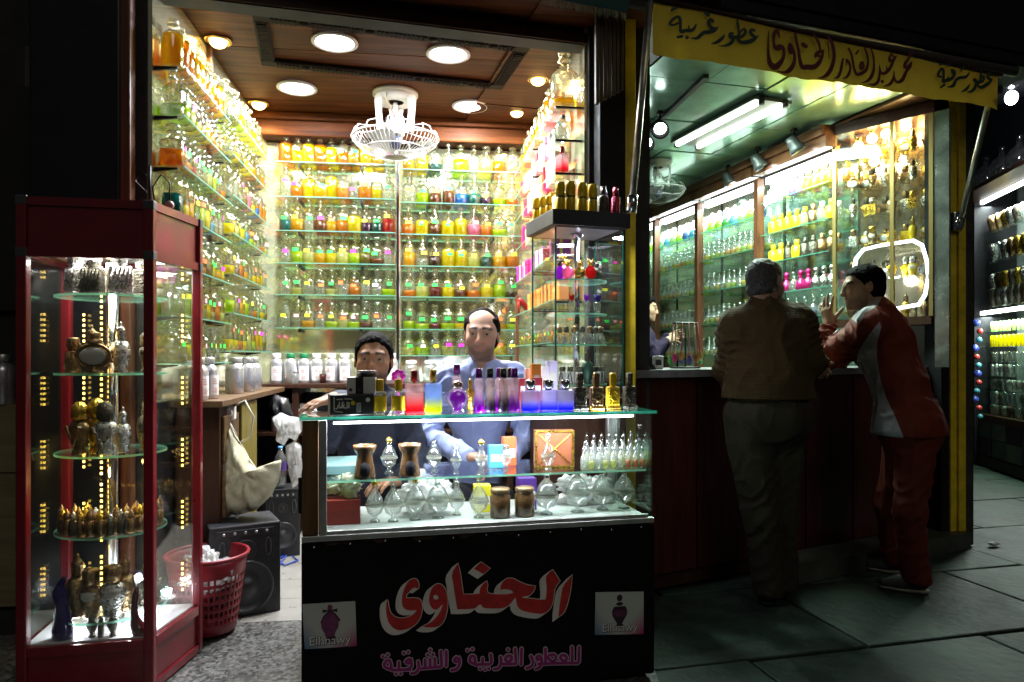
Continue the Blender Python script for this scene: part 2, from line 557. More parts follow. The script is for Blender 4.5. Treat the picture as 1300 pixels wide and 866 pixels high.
# dark house wall to the left of the shop
hw = thing('house_wall', 'dark plastered house wall at the far left edge', 'wall')
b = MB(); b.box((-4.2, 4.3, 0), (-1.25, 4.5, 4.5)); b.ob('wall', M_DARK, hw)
b = MB(); b.box((-3.6, 4.26, 1.45), (-1.6, 4.3, 1.5), bev=.005); b.ob('ledge', M_DARK, hw)
# ------------------------------------------------------------------ right perfume shop (building shell)
W0 = cw(2.205, 4.9); W0.z = 0
DW = (cw(-.2676, .9635)); DW.z = 0; DW.normalize()              # along its long wall, into depth
NW = Vector((-DW.y, DW.x, 0))                                   # from the wall to the room (leftwards)
def rs(s, n, z):
 p = W0 + DW * s + NW * n; p.z = z; return p
RZ = math.atan2(DW.y, DW.x) - math.pi / 2                        # turn of the right shop against the left one
def s_at(x):
 """distance along the right shop's shelf front at photo column x"""
 return (pxl(x, HY, W0, DW) - W0).dot(DW)
shop2 = thing('perfume_shop', 'larger perfume shop with green mirrored ceiling behind the wooden counter', 'shop')
SB = 3.35
b = MB(); obox(b, rs(0.02, -.28, 0), rs(SB + .3, -.28, 0), -.1, 0, 3.2); b.ob('side_wall', M_DARK, shop2)
b = MB(); obox(b, rs(SB, -.28, 0), rs(SB, 2.6, 0), -.1, 0, 3.2); b.ob('back_wall', principled('rear_wall', (.2, .17, .1), .7, var=.4), shop2)
b = MB(); b.prism([(1.03, 3.42), (1.13, 3.42), (.80, 8.2), (.70, 8.2)], 0, 3.2); b.ob('side_wall', M_DARK, shop2)
ZC2 = 2.82
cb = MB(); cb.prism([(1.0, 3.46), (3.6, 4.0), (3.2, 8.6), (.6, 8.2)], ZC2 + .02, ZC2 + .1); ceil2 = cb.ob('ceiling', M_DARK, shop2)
M_CTILE = principled('green_mirror_tile', (.3, .56, .42), .2, .35, var=.25, vscale=5, bump=.06, bscale=9)
for i in range(4):
 for j in range(7):
  s0, n0 = -1.05 + j * .66, -.05 + i * .42
  p = MB(); obox(p, rs(s0 + .006, n0 + .006, 0), rs(s0 + .654, n0 + .006, 0), .408, ZC2 + random.uniform(-.004, .004), ZC2 + .018)
  p.ob('ceiling_panel', M_CTILE, ceil2)
for j in range(3):
 p = MB(); obox(p, rs(-1.3 + 1.6 * j, 1.64, 0), rs(.29 + 1.6 * j, 1.64, 0), .8, ZC2 - .004 * j, ZC2 + .017)
 p.ob('ceiling_board', M_WOODC, ceil2)
for j in range(3):
 p = MB(); obox(p, rs(-1.1 + 1.55 * j, -.27, 0), rs(.44 + 1.55 * j, -.27, 0), .2, ZC2 - .003 * j - .02, ZC2 - .001 - .003 * j)
 p.ob('ceiling_board', wood('warm_ceiling_wood', (.3, .15, .05), .5, 2, .4, 1), ceil2)
# yellow painted post and black post at the right end
yp = px(1210, 692, 4.5); yp.z = 0
post = thing('shop_post', 'yellow painted steel post at the right end of the counter', 'post', None, yp, R(8))
b = MB(); b.box((-.062, -.04, 0), (-.012, .04, 3.2), bev=.006); b.box((-.008, -.05, 0), (.05, .05, 3.2), bev=.006); b.ob('post_profile', M_YELLOW, post)
b = MB(); b.box((-.125, -.03, 0), (-.066, .1, 3.2), bev=.004); b.ob('frame_edge', M_BLACK, post)
b = MB(); b.box((.054, -.045, 0), (.12, .2, 3.2), bev=.012); b.ob('worn_jamb', principled('worn_black', (.03, .026, .02), .7, var=.8, vscale=14, bump=.5), post)
b = MB(); b.box((-.07, -.075, 1.98), (.0, -.042, 2.1), bev=.01); b.cone((-.035, -.09, 2.03), (-.035, -.075, 2.03), .03, .03); b.ob('strut_bracket', M_CHROME, post)
# counter of the right shop
CA, CB = cw(.603, 3.5), cw(2.76, 4.62)
cd = (CB - CA).normalized(); cn = Vector((-cd.y, cd.x, 0))
cnt = thing('shop_counter', 'long dark red wood counter the two customers lean on', 'counter')
L = (CB - CA).length
for i in range(6):
 a0, a1 = CA + cd * (L * i / 6 + .006), CA + cd * (L * (i + 1) / 6 - .006)
 p = MB(); obox(p, a0, a1, .02, .1, 1.09)
 p.ob('front_panel', M_WOODR, cnt)
b = MB(); obox(b, CA + cn * .021, CB + cn * .021, .46, .02, 1.088); b.ob('carcass', M_WOODD, cnt)
b = MB(); obox(b, CA - cn * .03 - cd * .02, CB - cn * .03, .56, 1.092, 1.13); b.ob('counter_top', principled('grey_stone_top', (.2, .2, .2), .3, var=.3, vscale=20), cnt)
b = MB(); obox(b, CA + cd * .9 - cn * .22, CB - cn * .22, .21, 0.0, .1); b.ob('step', principled('step_stone', (.05, .055, .04), .5, var=.4), cnt)
# ------------------------------------------------------------------ bottle kinds
M_BG = thin_glass('bottle_glass', (.98, .99, .98), .09, .02, refr=.26, edge=(.1, .17, .09))
M_BG2 = thin_glass('small_bottle_glass', (.95, .985, .965), .14, .03, body=.16, edge=(.14, .24, .18))
M_STOP = thin_glass('stopper_glass', (.95, .98, .96), .16, .02, refr=.25, edge=(.15, .22, .15))
OIL = {}
def oil(n):
 return OIL[n]
for n_, c_, k_ in (('yellow', (.95, .8, .0), .42), ('lime', (.6, .85, .0), .42), ('gold', (.92, .56, .0), .42), ('amber', (.85, .3, .0), .42),
    ('orange', (.95, .32, .0), .42), ('brown', (.2, .06, .012), .25), ('dark brown', (.06, .022, .01), .15), ('teal', (.01, .2, .16), .2),
    ('dark teal', (.005, .1, .08), .2), ('blue', (.01, .22, .6), .3), ('sky blue', (.12, .55, .75), .4), ('pink', (.85, .25, .4), .35), ('red', (.55, .02, .015), .3),
    ('dark red', (.2, .01, .01), .2), ('purple', (.07, .02, .06), .2), ('olive', (.25, .22, .02), .3), ('pale yellow', (.88, .9, .28), .62),
    ('clear', (.88, .92, .8), .86), ('green', (.08, .6, .1), .35), ('violet', (.4, .04, .6), .35), ('pale green', (.55, .85, .35), .6)):
 OIL[n_] = liquid('oil_' + n_.replace(' ', '_'), c_, k_)
STK = {n_: principled('sticker_' + n_, c_, .55, var=.08, vscale=90) for n_, c_ in
 (('green', (.03, .82, .08)), ('yellow', (.85, .85, .03)), ('pink', (.9, .03, .45)), ('orange', (.95, .16, .03)), ('white', (.8, .82, .78)), ('rose', (.9, .4, .4)))}
def shell(prof, seg=16, sq=0., top_round=None):
 """lathe whose rings may be squared (sq 0..1) below the height top_round"""
 m = MB(); vs, fs = [], []
 n = len(prof)
 for i in range(seg):
  a = 2 * math.pi * (i + .5) / seg
  c, s_ = math.cos(a), math.sin(a)
  k = (abs(c) ** 5 + abs(s_) ** 5) ** (-1 / 5)
  for r, z in prof:
   q = 1 + (k - 1) * (sq if (top_round is None or z <= top_round) else 0)
   vs.append((r * c * q, r * s_ * q, z))
 for i in range(seg):
  j = (i + 1) % seg
  for k in range(n - 1):
   fs.append((i * n + k, j * n + k, j * n + k + 1, i * n + k + 1))
 fs.append(tuple(i * n for i in range(seg - 1, -1, -1)))
 if prof[-1][0] > 1e-5: fs.append(tuple(i * n + n - 1 for i in range(seg)))
 return m.add(vs, fs, 0, True)
KIND = {}
def make_kind(name, r, hb, sh, nr, nh, lip, stop, sq=0., fills=(.45, .72, .95)):
 """apothecary bottle: body radius r, height hb, shoulder sh, neck radius and height, lip radius, stopper kind"""
 hs = hb + sh; hn = hs + nh
 prof = [(r * .86, 0), (r * .97, .003), (r, .01), (r, hb), (r * .94, hb + sh * .35), (r * .72, hb + sh * .75), (nr * 1.15, hs), (nr, hs + nh * .3), (nr, hn - .012), (lip, hn - .008), (lip * .98, hn - .002), (nr * .9, hn)]
 d = {'r': r}
 d['body'] = shell(prof, 16 if not sq else 20, sq, hb + sh * .4).mesh('glass_body', M_BG)
 d['fill'] = []
 for f in fills:
  h = hb * f
  if f > .85:
   lp = [(r * .8, .005), (r * .93, .012), (r * .93, hb * .96), (r * .8, hb + sh * .45), (.0005, hb + sh * .46)]
  else:
   lp = [(r * .8, .005), (r * .93, .012), (r * .93, h), (.0005, h + .0005)]
  d['fill'].append(shell(lp, 14, sq * .95).mesh('oil', OIL['yellow']))
 s = MB()
 if stop == 'ball':
  s.lathe([(nr * .8, 0), (nr * .8, .006), (nr * .55, .012), (nr * 1.0, .02), (nr * 1.25, .03), (nr * 1.0, .042), (.0005, .047)], (0, 0, hn - .003), 12)
 elif stop == 'mush':
  s.lathe([(nr * .8, 0), (nr * .7, .008), (lip * 1.05, .014), (lip * 1.1, .02), (lip * .7, .028), (.0005, .031)], (0, 0, hn - .003), 12)
 else:
  s.lathe([(nr * .75, 0), (nr * .75, .008), (lip * .9, .009), (lip * .9, .017), (.0005, .018)], (0, 0, hn - .003), 12)
 d['stopper'] = s.mesh('stopper', M_STOP)
 # paper sticker curved round the front (towards -y)
 st = MB(); vs, fs = [], []
 zt = hb * .93; wv, hv = .034, .0185
 for k in range(5):
  a = -math.pi / 2 + (k - 2) / 4 * wv / r * (1 - sq * .3)
  rr = r * (1 + .012 + (.16 * sq if False else 0))
  if sq:
   c, s_ = math.cos(a), math.sin(a)
   rr = r * 1.015 * (1 + ((abs(c) ** 5 + abs(s_) ** 5) ** (-1 / 5) - 1) * sq)
  for zz in (zt - hv, zt):
   vs.append((rr * math.cos(a), rr * math.sin(a), zz))
 for k in range(4):
  fs.append((2 * k, 2 * k + 2, 2 * k + 3, 2 * k + 1))
 d['sticker'] = st.add(vs, fs).mesh('price_sticker', STK['green'])
 d['h'] = hn
 KIND[name] = d
make_kind('flask', .043, .092, .03, .015, .028, .021, 'ball')
make_kind('reagent', .044, .085, .022, .017, .028, .023, 'mush', sq=.75)
make_kind('tall', .039, .115, .024, .015, .026, .021, 'flat')
make_kind('squat', .047, .075, .034, .017, .03, .024, 'mush')
make_kind('jar', .055, .16, .03, .03, .035, .036, 'flat')
make_kind('big', .075, .15, .05, .026, .05, .034, 'ball', fills=(.25, .5, .9))
def bottle(kind, loc, rz, color, fill, sticker, label, group, sc=1., cat='bottle', tilt=0.):
 d = KIND[kind]
 t = thing('oil_bottle', label, cat, group, loc, rz)
 t.scale = (sc, sc, sc)
 link('glass_body', d['body'], t)
 if fill is not None:
  link('oil', d['fill'][fill], t, mat=OIL[color])
 link('stopper', d['stopper'], t)
 if sticker:
  link('price_sticker', d['sticker'], t, mat=STK[sticker])
 return t
# ------------------------------------------------------------------ glass shelves
def shelf(mb_parent, x0, y0, x1, y1, z, edge, t=.006):
 """glass shelf with its ground green edge on the side named by edge ('-y','+x','-x')"""
 m = MB(); m.box((x0, y0, z - t), (x1, y1, z), 0)
 fi = {'-y': 2, '+x': 3, '-x': 5}[edge]
 m.m[-6 + fi] = 1
 return m.ob('glass_shelf', [M_SHELF, M_EDGE], mb_parent)
YS = YB - .165                                         # front edge of the back wall shelves
XM = pxY(505, 300, YS).x                               # the chrome upright between the two bays
ZLEFT = [pxY(410, y, YS).z for y in (206, 250, 293, 334, 374, 416)]
ZRIGHT = [pxY(580, y, YS).z for y in (216, 258, 298, 338, 377, 418, 451)]
unitA = thing('shelving_unit', 'mirror backed glass shelving on the back wall, left of chrome upright', 'shelving')
b = MB(); b.box((XL + .004, YB - .02, .95), (XM - .003, YB - .002, ZC - .17)); b.ob('mirror_panel', M_MIRROR, unitA)
for z in ZLEFT: shelf(unitA, XL + .15, YS, XM - .02, YB - .022, z, '-y')
for z in ZLEFT:
 for x in (XL + .3, XM - .25):
  b = MB(); b.box((x - .006, YS + .03, z - .03), (x + .006, YB - .022, z - .0075)); b.ob('bracket', M_IRON, unitA)
unitB = thing('shelving_unit', 'mirror backed glass shelving on the back wall, right of chrome upright', 'shelving')
b = MB(); b.box((XM + .003, YB - .02, .95), (XR - .004, YB - .002, ZC - .17)); b.ob('mirror_panel', M_MIRROR, unitB)
for z in ZRIGHT: shelf(unitB, XM + .02, YS, XR - .05, YB - .022, z, '-y')
for z in ZRIGHT:
 for x in (XM + .2, XR - .3):
  b = MB(); b.box((x - .006, YS + .03, z - .03), (x + .006, YB - .022, z - .0075)); b.ob('bracket', M_IRON, unitB)
b = MB(); b.box((XM - .013, YS - .012, .95), (XM + .013, YS + .012, ZC - .17), bev=.004); b.ob('upright', M_CHROME, unitB)
xr_ = pxY(656, 400, YS).x
b = MB(); b.box((xr_ - .012, YS - .03, .95), (xr_ + .012, YS - .012, 1.62), bev=.004); b.ob('wood_strip', M_WOODP, unitB)
rowsA = [
('flask', 'orange yellow yellow orange yellow amber gold yellow gold clear', [2, 1, 2, 2, 2, 1, 1, 2, 1, 1], 'yellow green yellow - yellow - green yellow yellow pink'),
('flask', 'clear amber yellow gold yellow amber clear amber yellow clear', [1, 1, 2, 1, 2, 1, 1, 1, 1, 0], 'pink pink yellow green yellow orange pink orange yellow green'),
('flask', 'teal gold clear brown gold amber yellow purple dark_teal red', [1, 1, 1, 1, 1, 1, 2, 1, 1, 1], 'green yellow green pink orange green yellow yellow green yellow'),
('flask', 'clear lime pale_yellow gold yellow pale_yellow lime olive brown clear', [1, 1, 1, 1, 1, 1, 1, 1, 0, 1], 'pink green yellow green green yellow pink green green pink'),
('reagent', 'clear pale_yellow clear clear pale_yellow clear amber clear clear lime', [1, 0, 1, 1, 0, 1, 1, 1, 1, 0], 'green green yellow orange green orange orange yellow white green'),
('reagent', 'clear clear gold clear lime pale_yellow lime brown clear clear', [1, 1, 0, 1, 0, 1, 0, 0, 1, 1], 'yellow rose yellow orange yellow orange rose green orange green'),
]
rowsB = [
('flask', 'gold yellow dark_teal clear lime clear pale_yellow amber clear', [1, 2, 0, 1, 1, 1, 1, 1, 1], 'yellow yellow green yellow green pink pink green pink'),
('flask', 'clear lime brown brown blue teal purple lime amber', [1, 1, 1, 1, 1, 1, 1, 0, 0], 'orange green orange green orange green yellow yellow orange'),
('flask', 'amber yellow brown yellow yellow pink amber lime clear', [1, 2, 1, 2, 2, 1, 1, 0, 1], 'yellow green green green yellow rose yellow green green'),
('flask', 'gold clear dark_brown yellow yellow pale_yellow dark_teal gold amber', [1, 0, 1, 2, 2, 1, 1, 1, 1], 'yellow yellow yellow green green yellow green yellow yellow'),
('flask', 'amber pale_yellow dark_red yellow brown amber yellow lime dark_brown', [0, 1, 1, 1, 1, 0, 1, 1, 0], 'green green green green yellow orange yellow green green'),
('squat', 'lime lime dark_red lime yellow lime pale_yellow gold lime', [0, 0, 0, 0, 0, 1, 0, 0, 0], 'green green green green green yellow green orange yellow'),
('squat', 'pale_yellow lime clear pale_yellow clear yellow pale_yellow yellow clear', [1, 1, 1, 1, 1, 0, 1, 1, 1], 'green white yellow pink pink green yellow orange yellow'),
]
def fill_rows(rows, zs, x0, x1, where):
 for ri, (kind, cols, fills, stk) in enumerate(rows):
  cols = cols.split(); stk = stk.split(); n = len(cols)
  for i in range(n):
   x = x0 + (x1 - x0) * (i + .5) / n + random.uniform(-.004, .004)
   c = cols[i].replace('_', ' ')
   s = None if stk[i] == '-' else stk[i]
   lab = f"{c} oil bottle with {s or 'no'} sticker, {ordl(i, n)}, {ordinal(ri)} shelf of {where}"
   bottle(kind if random.random() < .72 else random.choice(('tall', 'squat', 'reagent', 'flask')), (x, YS + .062 + random.uniform(-.008, .008), zs[ri] + .0005), random.uniform(-.25, .25), c, fills[i], s, lab,
    'oil bottles on the back wall', random.uniform(1.02, 1.22))
   if ri < 99:                      # a second rank of bottles stands behind, half hidden
    pass
fill_rows(rowsA, ZLEFT, XL + .17, XM - .03, 'left back bay')
fill_rows(rowsB, ZRIGHT, XM + .03, XR - .12, 'right back bay')
# ------------------------------------------------------------------ left side wall shelves
unitC = thing('shelving_unit', 'glass shelving on the left side wall, nearer section by the cabinet', 'shelving')
unitD = thing('shelving_unit', 'glass shelving on the left side wall, rear section', 'shelving')
YM = 3.90
b = MB(); b.box((XL - .014, YF + .08, 1.0), (XL + .004, YM - .02, ZC - .01)); b.ob('mirror_panel', M_MIRROR, unitC)
b = MB(); b.box((XL - .014, YM + .02, 1.0), (XL + .004, YB - .022, ZC - .01)); b.ob('mirror_panel', M_MIRROR, unitD)
b = MB(); b.box((XL - .01, YM - .019, .9), (XL + .03, YM + .019, ZC - .01), bev=.004); b.ob('upright', M_WOODD, unitD)
ZD = [1.2 + (z - 1.2) * 1.1 for z in (2.37, 2.18, 1.983, 1.797, 1.60, 1.41, 1.227)]
ZCc = [z - .06 for z in ZD]
for z in ZCc: shelf(unitC, XL + .005, YF + .085, XL + .13, YM - .021, z, '+x')
for z in ZD: shelf(unitD, XL + .005, YM + .021, XL + .13, YB - .18, z, '+x')
for u, zs, y in ((unitC, ZCc, YF + .1), (unitC, ZCc, YM - .04), (unitD, ZD, YM + .05), (unitD, ZD, YB - .35)):
 for z in zs:
  m = MB(); m.add([(XL + .006, y - .007, z - .026), (XL + .006, y - .007, z - .0075), (XL + .1, y - .007, z - .0075), (XL + .1, y - .007, z - .012),
      (XL + .006, y + .007, z - .026), (XL + .006, y + .007, z - .0075), (XL + .1, y + .007, z - .0075), (XL + .1, y + .007, z - .012)],
      [(0, 3, 2, 1), (4, 5, 6, 7), (0, 1, 5, 4), (1, 2, 6, 5), (2, 3, 7, 6), (3, 0, 4, 7)])
  m.ob('bracket', M_IRON, u)
pal = ['gold', 'yellow', 'amber', 'clear', 'pale yellow', 'lime', 'yellow', 'clear', 'pale green', 'olive']
pal_top = ['gold', 'amber', 'gold', 'orange', 'brown', 'yellow']
for sec, (u, zs, y0, y1, nn) in enumerate(((unitC, ZCc, YF + .1, YM - .06, 9), (unitD, ZD, YM + .06, YB - .2, 9))):
 for ri, z in enumerate(zs):
  n = nn
  for i in range(n):
   y = y0 + (y1 - y0) * (i + .5) / n
   top = ri == 0 and sec == 0
   c = random.choice(pal_top if top else pal)
   if ri in (2, 3) and random.random() < .16: c = random.choice(['blue', 'teal', 'red', 'pink', 'sky blue'])
   f = random.choice((1, 2)) if top else random.choice((0, 0, 1, 1))
   s = random.choice(('green', 'green', 'yellow', 'pink', 'rose', 'orange', None))
   if top and random.random() < .6: s = None
   kind = 'tall' if top else ('squat', 'flask', 'reagent', 'tall')[(ri + sec) % 4]
   lab = f"{c} oil bottle with {s or 'no'} sticker, {ordl(i, n, 'near', 'far').replace('nearmost', 'nearest').replace('farmost', 'farthest')}, {ordinal(ri)} {'nearer' if sec == 0 else 'rear'} left wall shelf"
   bottle(kind, (XL + .066, y, z + .0005), R(90) + random.uniform(-.3, .5), c, f, s, lab, 'oil bottles on the left side wall', random.uniform(1.05, 1.2))
# ------------------------------------------------------------------ ceiling lamps of the left shop
E_COOL = emitter('lamp_cool', (.86, .9, 1.0), 5)
E_WARM = emitter('lamp_warm', (1.0, .6, .17), 8)
rim = MB(); rim.lathe([(.105, .0), (.118, -.004), (.12, -.012), (.108, -.018), (.098, -.012), (.094, 0)], seg=28, close=False)
rimm = rim.mesh('trim_ring', M_WHITEP)
dif = MB(); dif.lathe([(.0005, -.022), (.05, -.02), (.085, -.013), (.096, -.004)], seg=28, close=False)
difm = dif.mesh('diffuser', E_COOL)
for i, (x, y, wd) in enumerate(((425, 55, 'inside the carved frame, left one'), (569, 70, 'inside the carved frame, right one'), (377, 113, 'behind the carved frame, left one'), (597, 136, 'behind the carved frame, right one'))):
 p = pxz(x, y, ZC - .02); p.z = ZC - .007
 t = thing('downlight', 'round white ceiling downlight ' + wd, 'downlight', 'white downlights', p)
 link('trim_ring', rimm, t); link('diffuser', difm, t)
 lamp('downlight_beam', 'AREA', t, (0, 0, -.03), 26, (.88, .92, 1.0), .17)
ring = MB(); ring.lathe([(.05, 0), (.068, -.003), (.07, -.01), (.058, -.016), (.046, -.01), (.044, 0)], seg=22, close=False)
ringm = ring.mesh('trim_ring', principled('brass', (.6, .38, .12), .25, 1.))
blb = MB(); blb.ball((0, 0, -.012), .043, 18, 8, 0, (1, 1, .75)); blbm = blb.mesh('bulb', E_WARM)
for i, (x, y, wd) in enumerate(((267, 53, 'above the left wall shelves, nearer'), (322, 133, 'above the left wall shelves, farther'), (683, 102, 'above the right wall shelves, nearer'), (656, 143, 'above the right wall shelves, farther'))):
 p = pxz(x, y, ZC - .02); p.z = ZC - .006
 p.x = max(p.x, -1.04)
 t = thing('spotlight', 'small warm brass ceiling spotlight ' + wd, 'spotlight', 'warm ceiling spotlights', p)
 link('trim_ring', ringm, t); link('bulb', blbm, t)
 lamp('spot_beam', 'SPOT', t, (0, 0, -.06), 11, (1.0, .72, .3), .03, None, 165, .3)
# ------------------------------------------------------------------ ornate flask kinds used in the cases
M_SILVER = principled('antique_silver', (.5, .49, .46), .28, 1., bump=.5, bscale=120, var=.45, vscale=60)
M_BRONZE = principled('antique_bronze', (.3, .2, .1), .32, 1., bump=.5, bscale=110, var=.5, vscale=60)
M_GOLDM = principled('gold_metal', (.75, .5, .08), .28, 1., bump=.25, bscale=140, var=.25, vscale=60)
M_GOLDF = principled('gold_lacquer', (.8, .55, .015), .32, .12, bump=.2, bscale=180)
M_PEWTER = principled('dark_pewter', (.12, .11, .085), .35, .9, bump=.7, bscale=130, var=.5, vscale=60)
M_PEARL = principled('pearl_inset', (.62, .6, .55), .25)
M_COBALT = principled('cobalt_glass', (.012, .005, .12), .06, 0, coat=1.)
M_MAROONG = principled('maroon_glass', (.1, .004, .01), .06, 0, coat=1.)
def wavy_lathe(prof, ribs, amp, twist=0., seg=24, c=(0, 0, 0), mi=0, mb=None):
 """lathe with ribs round it (twisted for spiral fluting)"""
 m = mb or MB(); vs, fs = [], []; n = len(prof); zt = max(p[1] for p in prof) or 1
 for i in range(seg):
  a = 2 * math.pi * i / seg
  for r, z in prof:
   q = 1 + amp * math.cos(ribs * (a + twist * z / zt)) if r > .002 else 1
   vs.append((c[0] + r * q * math.cos(a), c[1] + r * q * math.sin(a), c[2] + z))
 for i in range(seg):
  j = (i + 1) % seg
  for k in range(n - 1): fs.append((i * n + k, j * n + k, j * n + k + 1, i * n + k + 1))
 fs.append(tuple(i * n for i in range(seg - 1, -1, -1)))
 if prof[-1][0] > 1e-4: fs.append(tuple(i * n + n - 1 for i in range(seg)))
 return m.add(vs, fs, mi, True)
def flask_square():          # block-shaped silver atomiser with fluted body and collar cap
 b_ = MB(); b_.box((-.036, -.022, .008), (.036, .022, .098), bev=.004)
 for k in range(5):
  x = -.026 + k * .013
  b_.cone((x - .012, -.022, .018), (x + .006, -.0235, .092), .0042, .0042, 6)
 b_.box((-.039, -.024, 0), (.039, .024, .01), bev=.004)
 c = MB(); c.lathe([(.02, .098), (.02, .104), (.026, .106), (.026, .15), (.023, .158), (.0005, .16)], seg=16)
 for k in range(10):
  a = k * .628; c.ball((.026 * math.cos(a), .026 * math.sin(a), .128), .005, 6, 4)
 return {'body': b_, 'cap': c}
def flask_oval():            # oval medallion flask with pearl inset, lying on a foot
 b_ = MB(); b_.ball((0, 0, .06), .062, 24, 12, 0, (1, .38, .72)); b_.tube([(.058 * math.cos(t), -.012, .06 + .042 * math.sin(t)) for t in [k * math.pi / 14 for k in range(28)]], .0055, 6, 0, True)
 b_.lathe([(.026, 0), (.028, .006), (.018, .014), (.02, .022)], seg=14)
 for k in range(16):
  a = k * math.pi / 8; b_.ball((.062 * math.cos(a), 0, .06 + .046 * math.sin(a)), .007, 6, 4)
 c = MB(); c.lathe([(.018, .1), (.024, .106), (.024, .118), (.014, .122), (.02, .13), (.02, .142), (.0005, .148)], seg=14)
 i_ = MB(); i_.ball((0, -.02, .06), .046, 20, 8, 0, (1, .15, .66))
 return {'body': b_, 'cap': c, 'inset': i_}
def flask_tall():            # slim shouldered flask with domed finial
 b_ = wavy_lathe([(.018, 0), (.026, .004), (.02, .014), (.032, .05), (.036, .09), (.028, .12), (.014, .132)], 8, .05, 1.2)
 c = MB(); c.lathe([(.016, .132), (.019, .14), (.017, .165), (.02, .17), (.012, .182), (.004, .192), (.006, .198), (.0005, .206)], seg=14)
 return {'body': b_, 'cap': c}
def flask_vase():            # V-bodied flask with crossed straps
 b_ = MB(); b_.lathe([(.026, 0), (.03, .006), (.022, .02), (.03, .06), (.042, .092), (.034, .112), (.016, .12)], seg=18, sy=.7)
 b_.cone((-.036, -.024, .1), (.0, -.02, .03), .006, .005, 8); b_.cone((.036, -.024, .1), (.0, -.02, .03), .006, .005, 8)
 c = wavy_lathe([(.018, .12), (.026, .128), (.027, .168), (.022, .176), (.012, .186), (.0005, .19)], 10, .06)
 return {'body': b_, 'cap': c}
def flask_heart():           # pear body with a heart-shaped pearl panel
 b_ = MB(); b_.lathe([(.024, 0), (.03, .006), (.026, .02), (.04, .06), (.044, .085), (.034, .108), (.018, .116)], seg=18, sy=.62)
 c = wavy_lathe([(.02, .116), (.028, .122), (.028, .165), (.024, .172), (.0005, .176)], 9, .05)
 i_ = MB(); i_.lathe([(.0005, .022), (.014, .035), (.034, .075), (.034, .092), (.018, .102), (.0005, .098)], (0, -.008, 0), 16, sy=.6)
 return {'body': b_, 'cap': c, 'inset': i_}
def vial():                  # finger-sized metal vial
 b_ = MB(); b_.lathe([(.012, 0), (.014, .003), (.0125, .01), (.0135, .03), (.0125, .05), (.009, .054)], seg=10)
 c = MB(); c.lathe([(.0105, .054), (.0115, .058), (.011, .072), (.006, .08), (.003, .084), (.0005, .09)], seg=10)
 return {'body': b_, 'cap': c}
def amphora():               # small black urn
 b_ = MB(); b_.lathe([(.014, 0), (.016, .004), (.01, .014), (.024, .045), (.026, .056), (.016, .066), (.018, .07)], seg=14)
 c = MB(); c.lathe([(.017, .07), (.014, .078), (.006, .084), (.008, .09), (.0005, .096)], seg=12)
 return {'body': b_, 'cap': c}
ORN = {}
for nm, fn in (('square', flask_square), ('oval', flask_oval), ('tall', flask_tall), ('vase', flask_vase), ('heart', flask_heart), ('vial', vial), ('amphora', amphora)):
 ORN[nm] = {k: m.mesh(k, M_SILVER) for k, m in fn().items()}
def ornate(kind, loc, rz, mat, capmat, label, group=None, sc=1., name='metal_flask', cat='flask'):
 t = thing(name, label, cat, group, loc, rz)
 t.scale = (sc,) * 3 if not isinstance(sc, tuple) else sc
 for k, me in ORN[kind].items():
  link('flask_' + k if k != 'cap' else 'cap', me, t, mat=(M_PEARL if k == 'inset' else capmat if k == 'cap' else mat))
 return t
# ------------------------------------------------------------------ maroon display cabinet at the left
cabP = [Vector(p) for p in ((-1.366, 2.60), (-.933, 2.63), (-.873, 2.99), (-1.40, 3.0))]
cab = thing('display_cabinet', 'tall maroon metal glass display cabinet standing left of the shop', 'cabinet')
ZT = 1.745
cc = sum(cabP, Vector((0, 0))) / 4
def inset(p, k):
 return p + (cc - p).normalized() * k
for i, p in enumerate(cabP):
 q = inset(p, .022)
 b = MB(); b.box((q.x - .017, q.y - .017, .03), (q.x + .017, q.y + .017, ZT - .001), bev=.004); b.ob('corner_post', M_RED, cab)
for i in range(4):
 a, c2 = inset(cabP[i], .022), inset(cabP[(i + 1) % 4], .022)
 dd = (c2 - a).normalized()
 a3, c3 = a + dd * .0175, c2 - dd * .0175
 n_ = Vector((-dd.y, dd.x))
 for nm, z0, z1, t, off in (('top_rail', ZT - .03, ZT, .03, -.015), ('header_panel', ZT - .175, ZT - .03, .016, -.006), ('header_rail', ZT - .205, ZT - .175, .03, -.015),
       ('base_rail', .17, .205, .03, -.015), ('base_panel', .05, .17, .016, -.006), ('bottom_rail', .02, .05, .03, -.015)):
  b = MB(); obox(b, a3 + n_ * off, c3 + n_ * off, t, z0 + .0005, z1 - .0005); b.ob(nm, M_RED, cab)
 b = MB(); obox(b, a3 + n_ * -.004, c3 + n_ * -.004, .005, .206, ZT - .206); b.ob('glass_pane', M_GLASS, cab)
 b = MB(); b.cone((a.x, a.y, 0), (a.x, a.y, .03), .018, .018); b.ob('foot', M_GREYP, cab)
 b = MB(); b.box((a.x - .0185, a.y - .0185, ZT - .207), (a.x + .0185, a.y + .0185, ZT - .175), bev=.003); b.ob('corner_joint', M_GREYP, cab)
 b = MB(); b.box((a.x - .0185, a.y - .0185, ZT - .03), (a.x + .0185, a.y + .0185, ZT + .002), bev=.003); b.ob('corner_joint', M_GREYP, cab)
b = MB(); b.prism([inset(p, .03) for p in cabP], ZT - .18, ZT - .15); b.ob('lamp_ceiling', principled('cabinet_white', (.7, .68, .7), .4), cab)
b = MB(); b.prism([inset(p, .03) for p in cabP], .185, .21); b.ob('floor_plate', principled('cabinet_white', (.7, .68, .7), .4), cab)
b = MB(); b.prism([inset(p, .05) for p in cabP], ZT - .02, ZT - .004); b.ob('top_plate', M_RED, cab)
pc = Vector((-1.145, 2.815)); RSH = .185
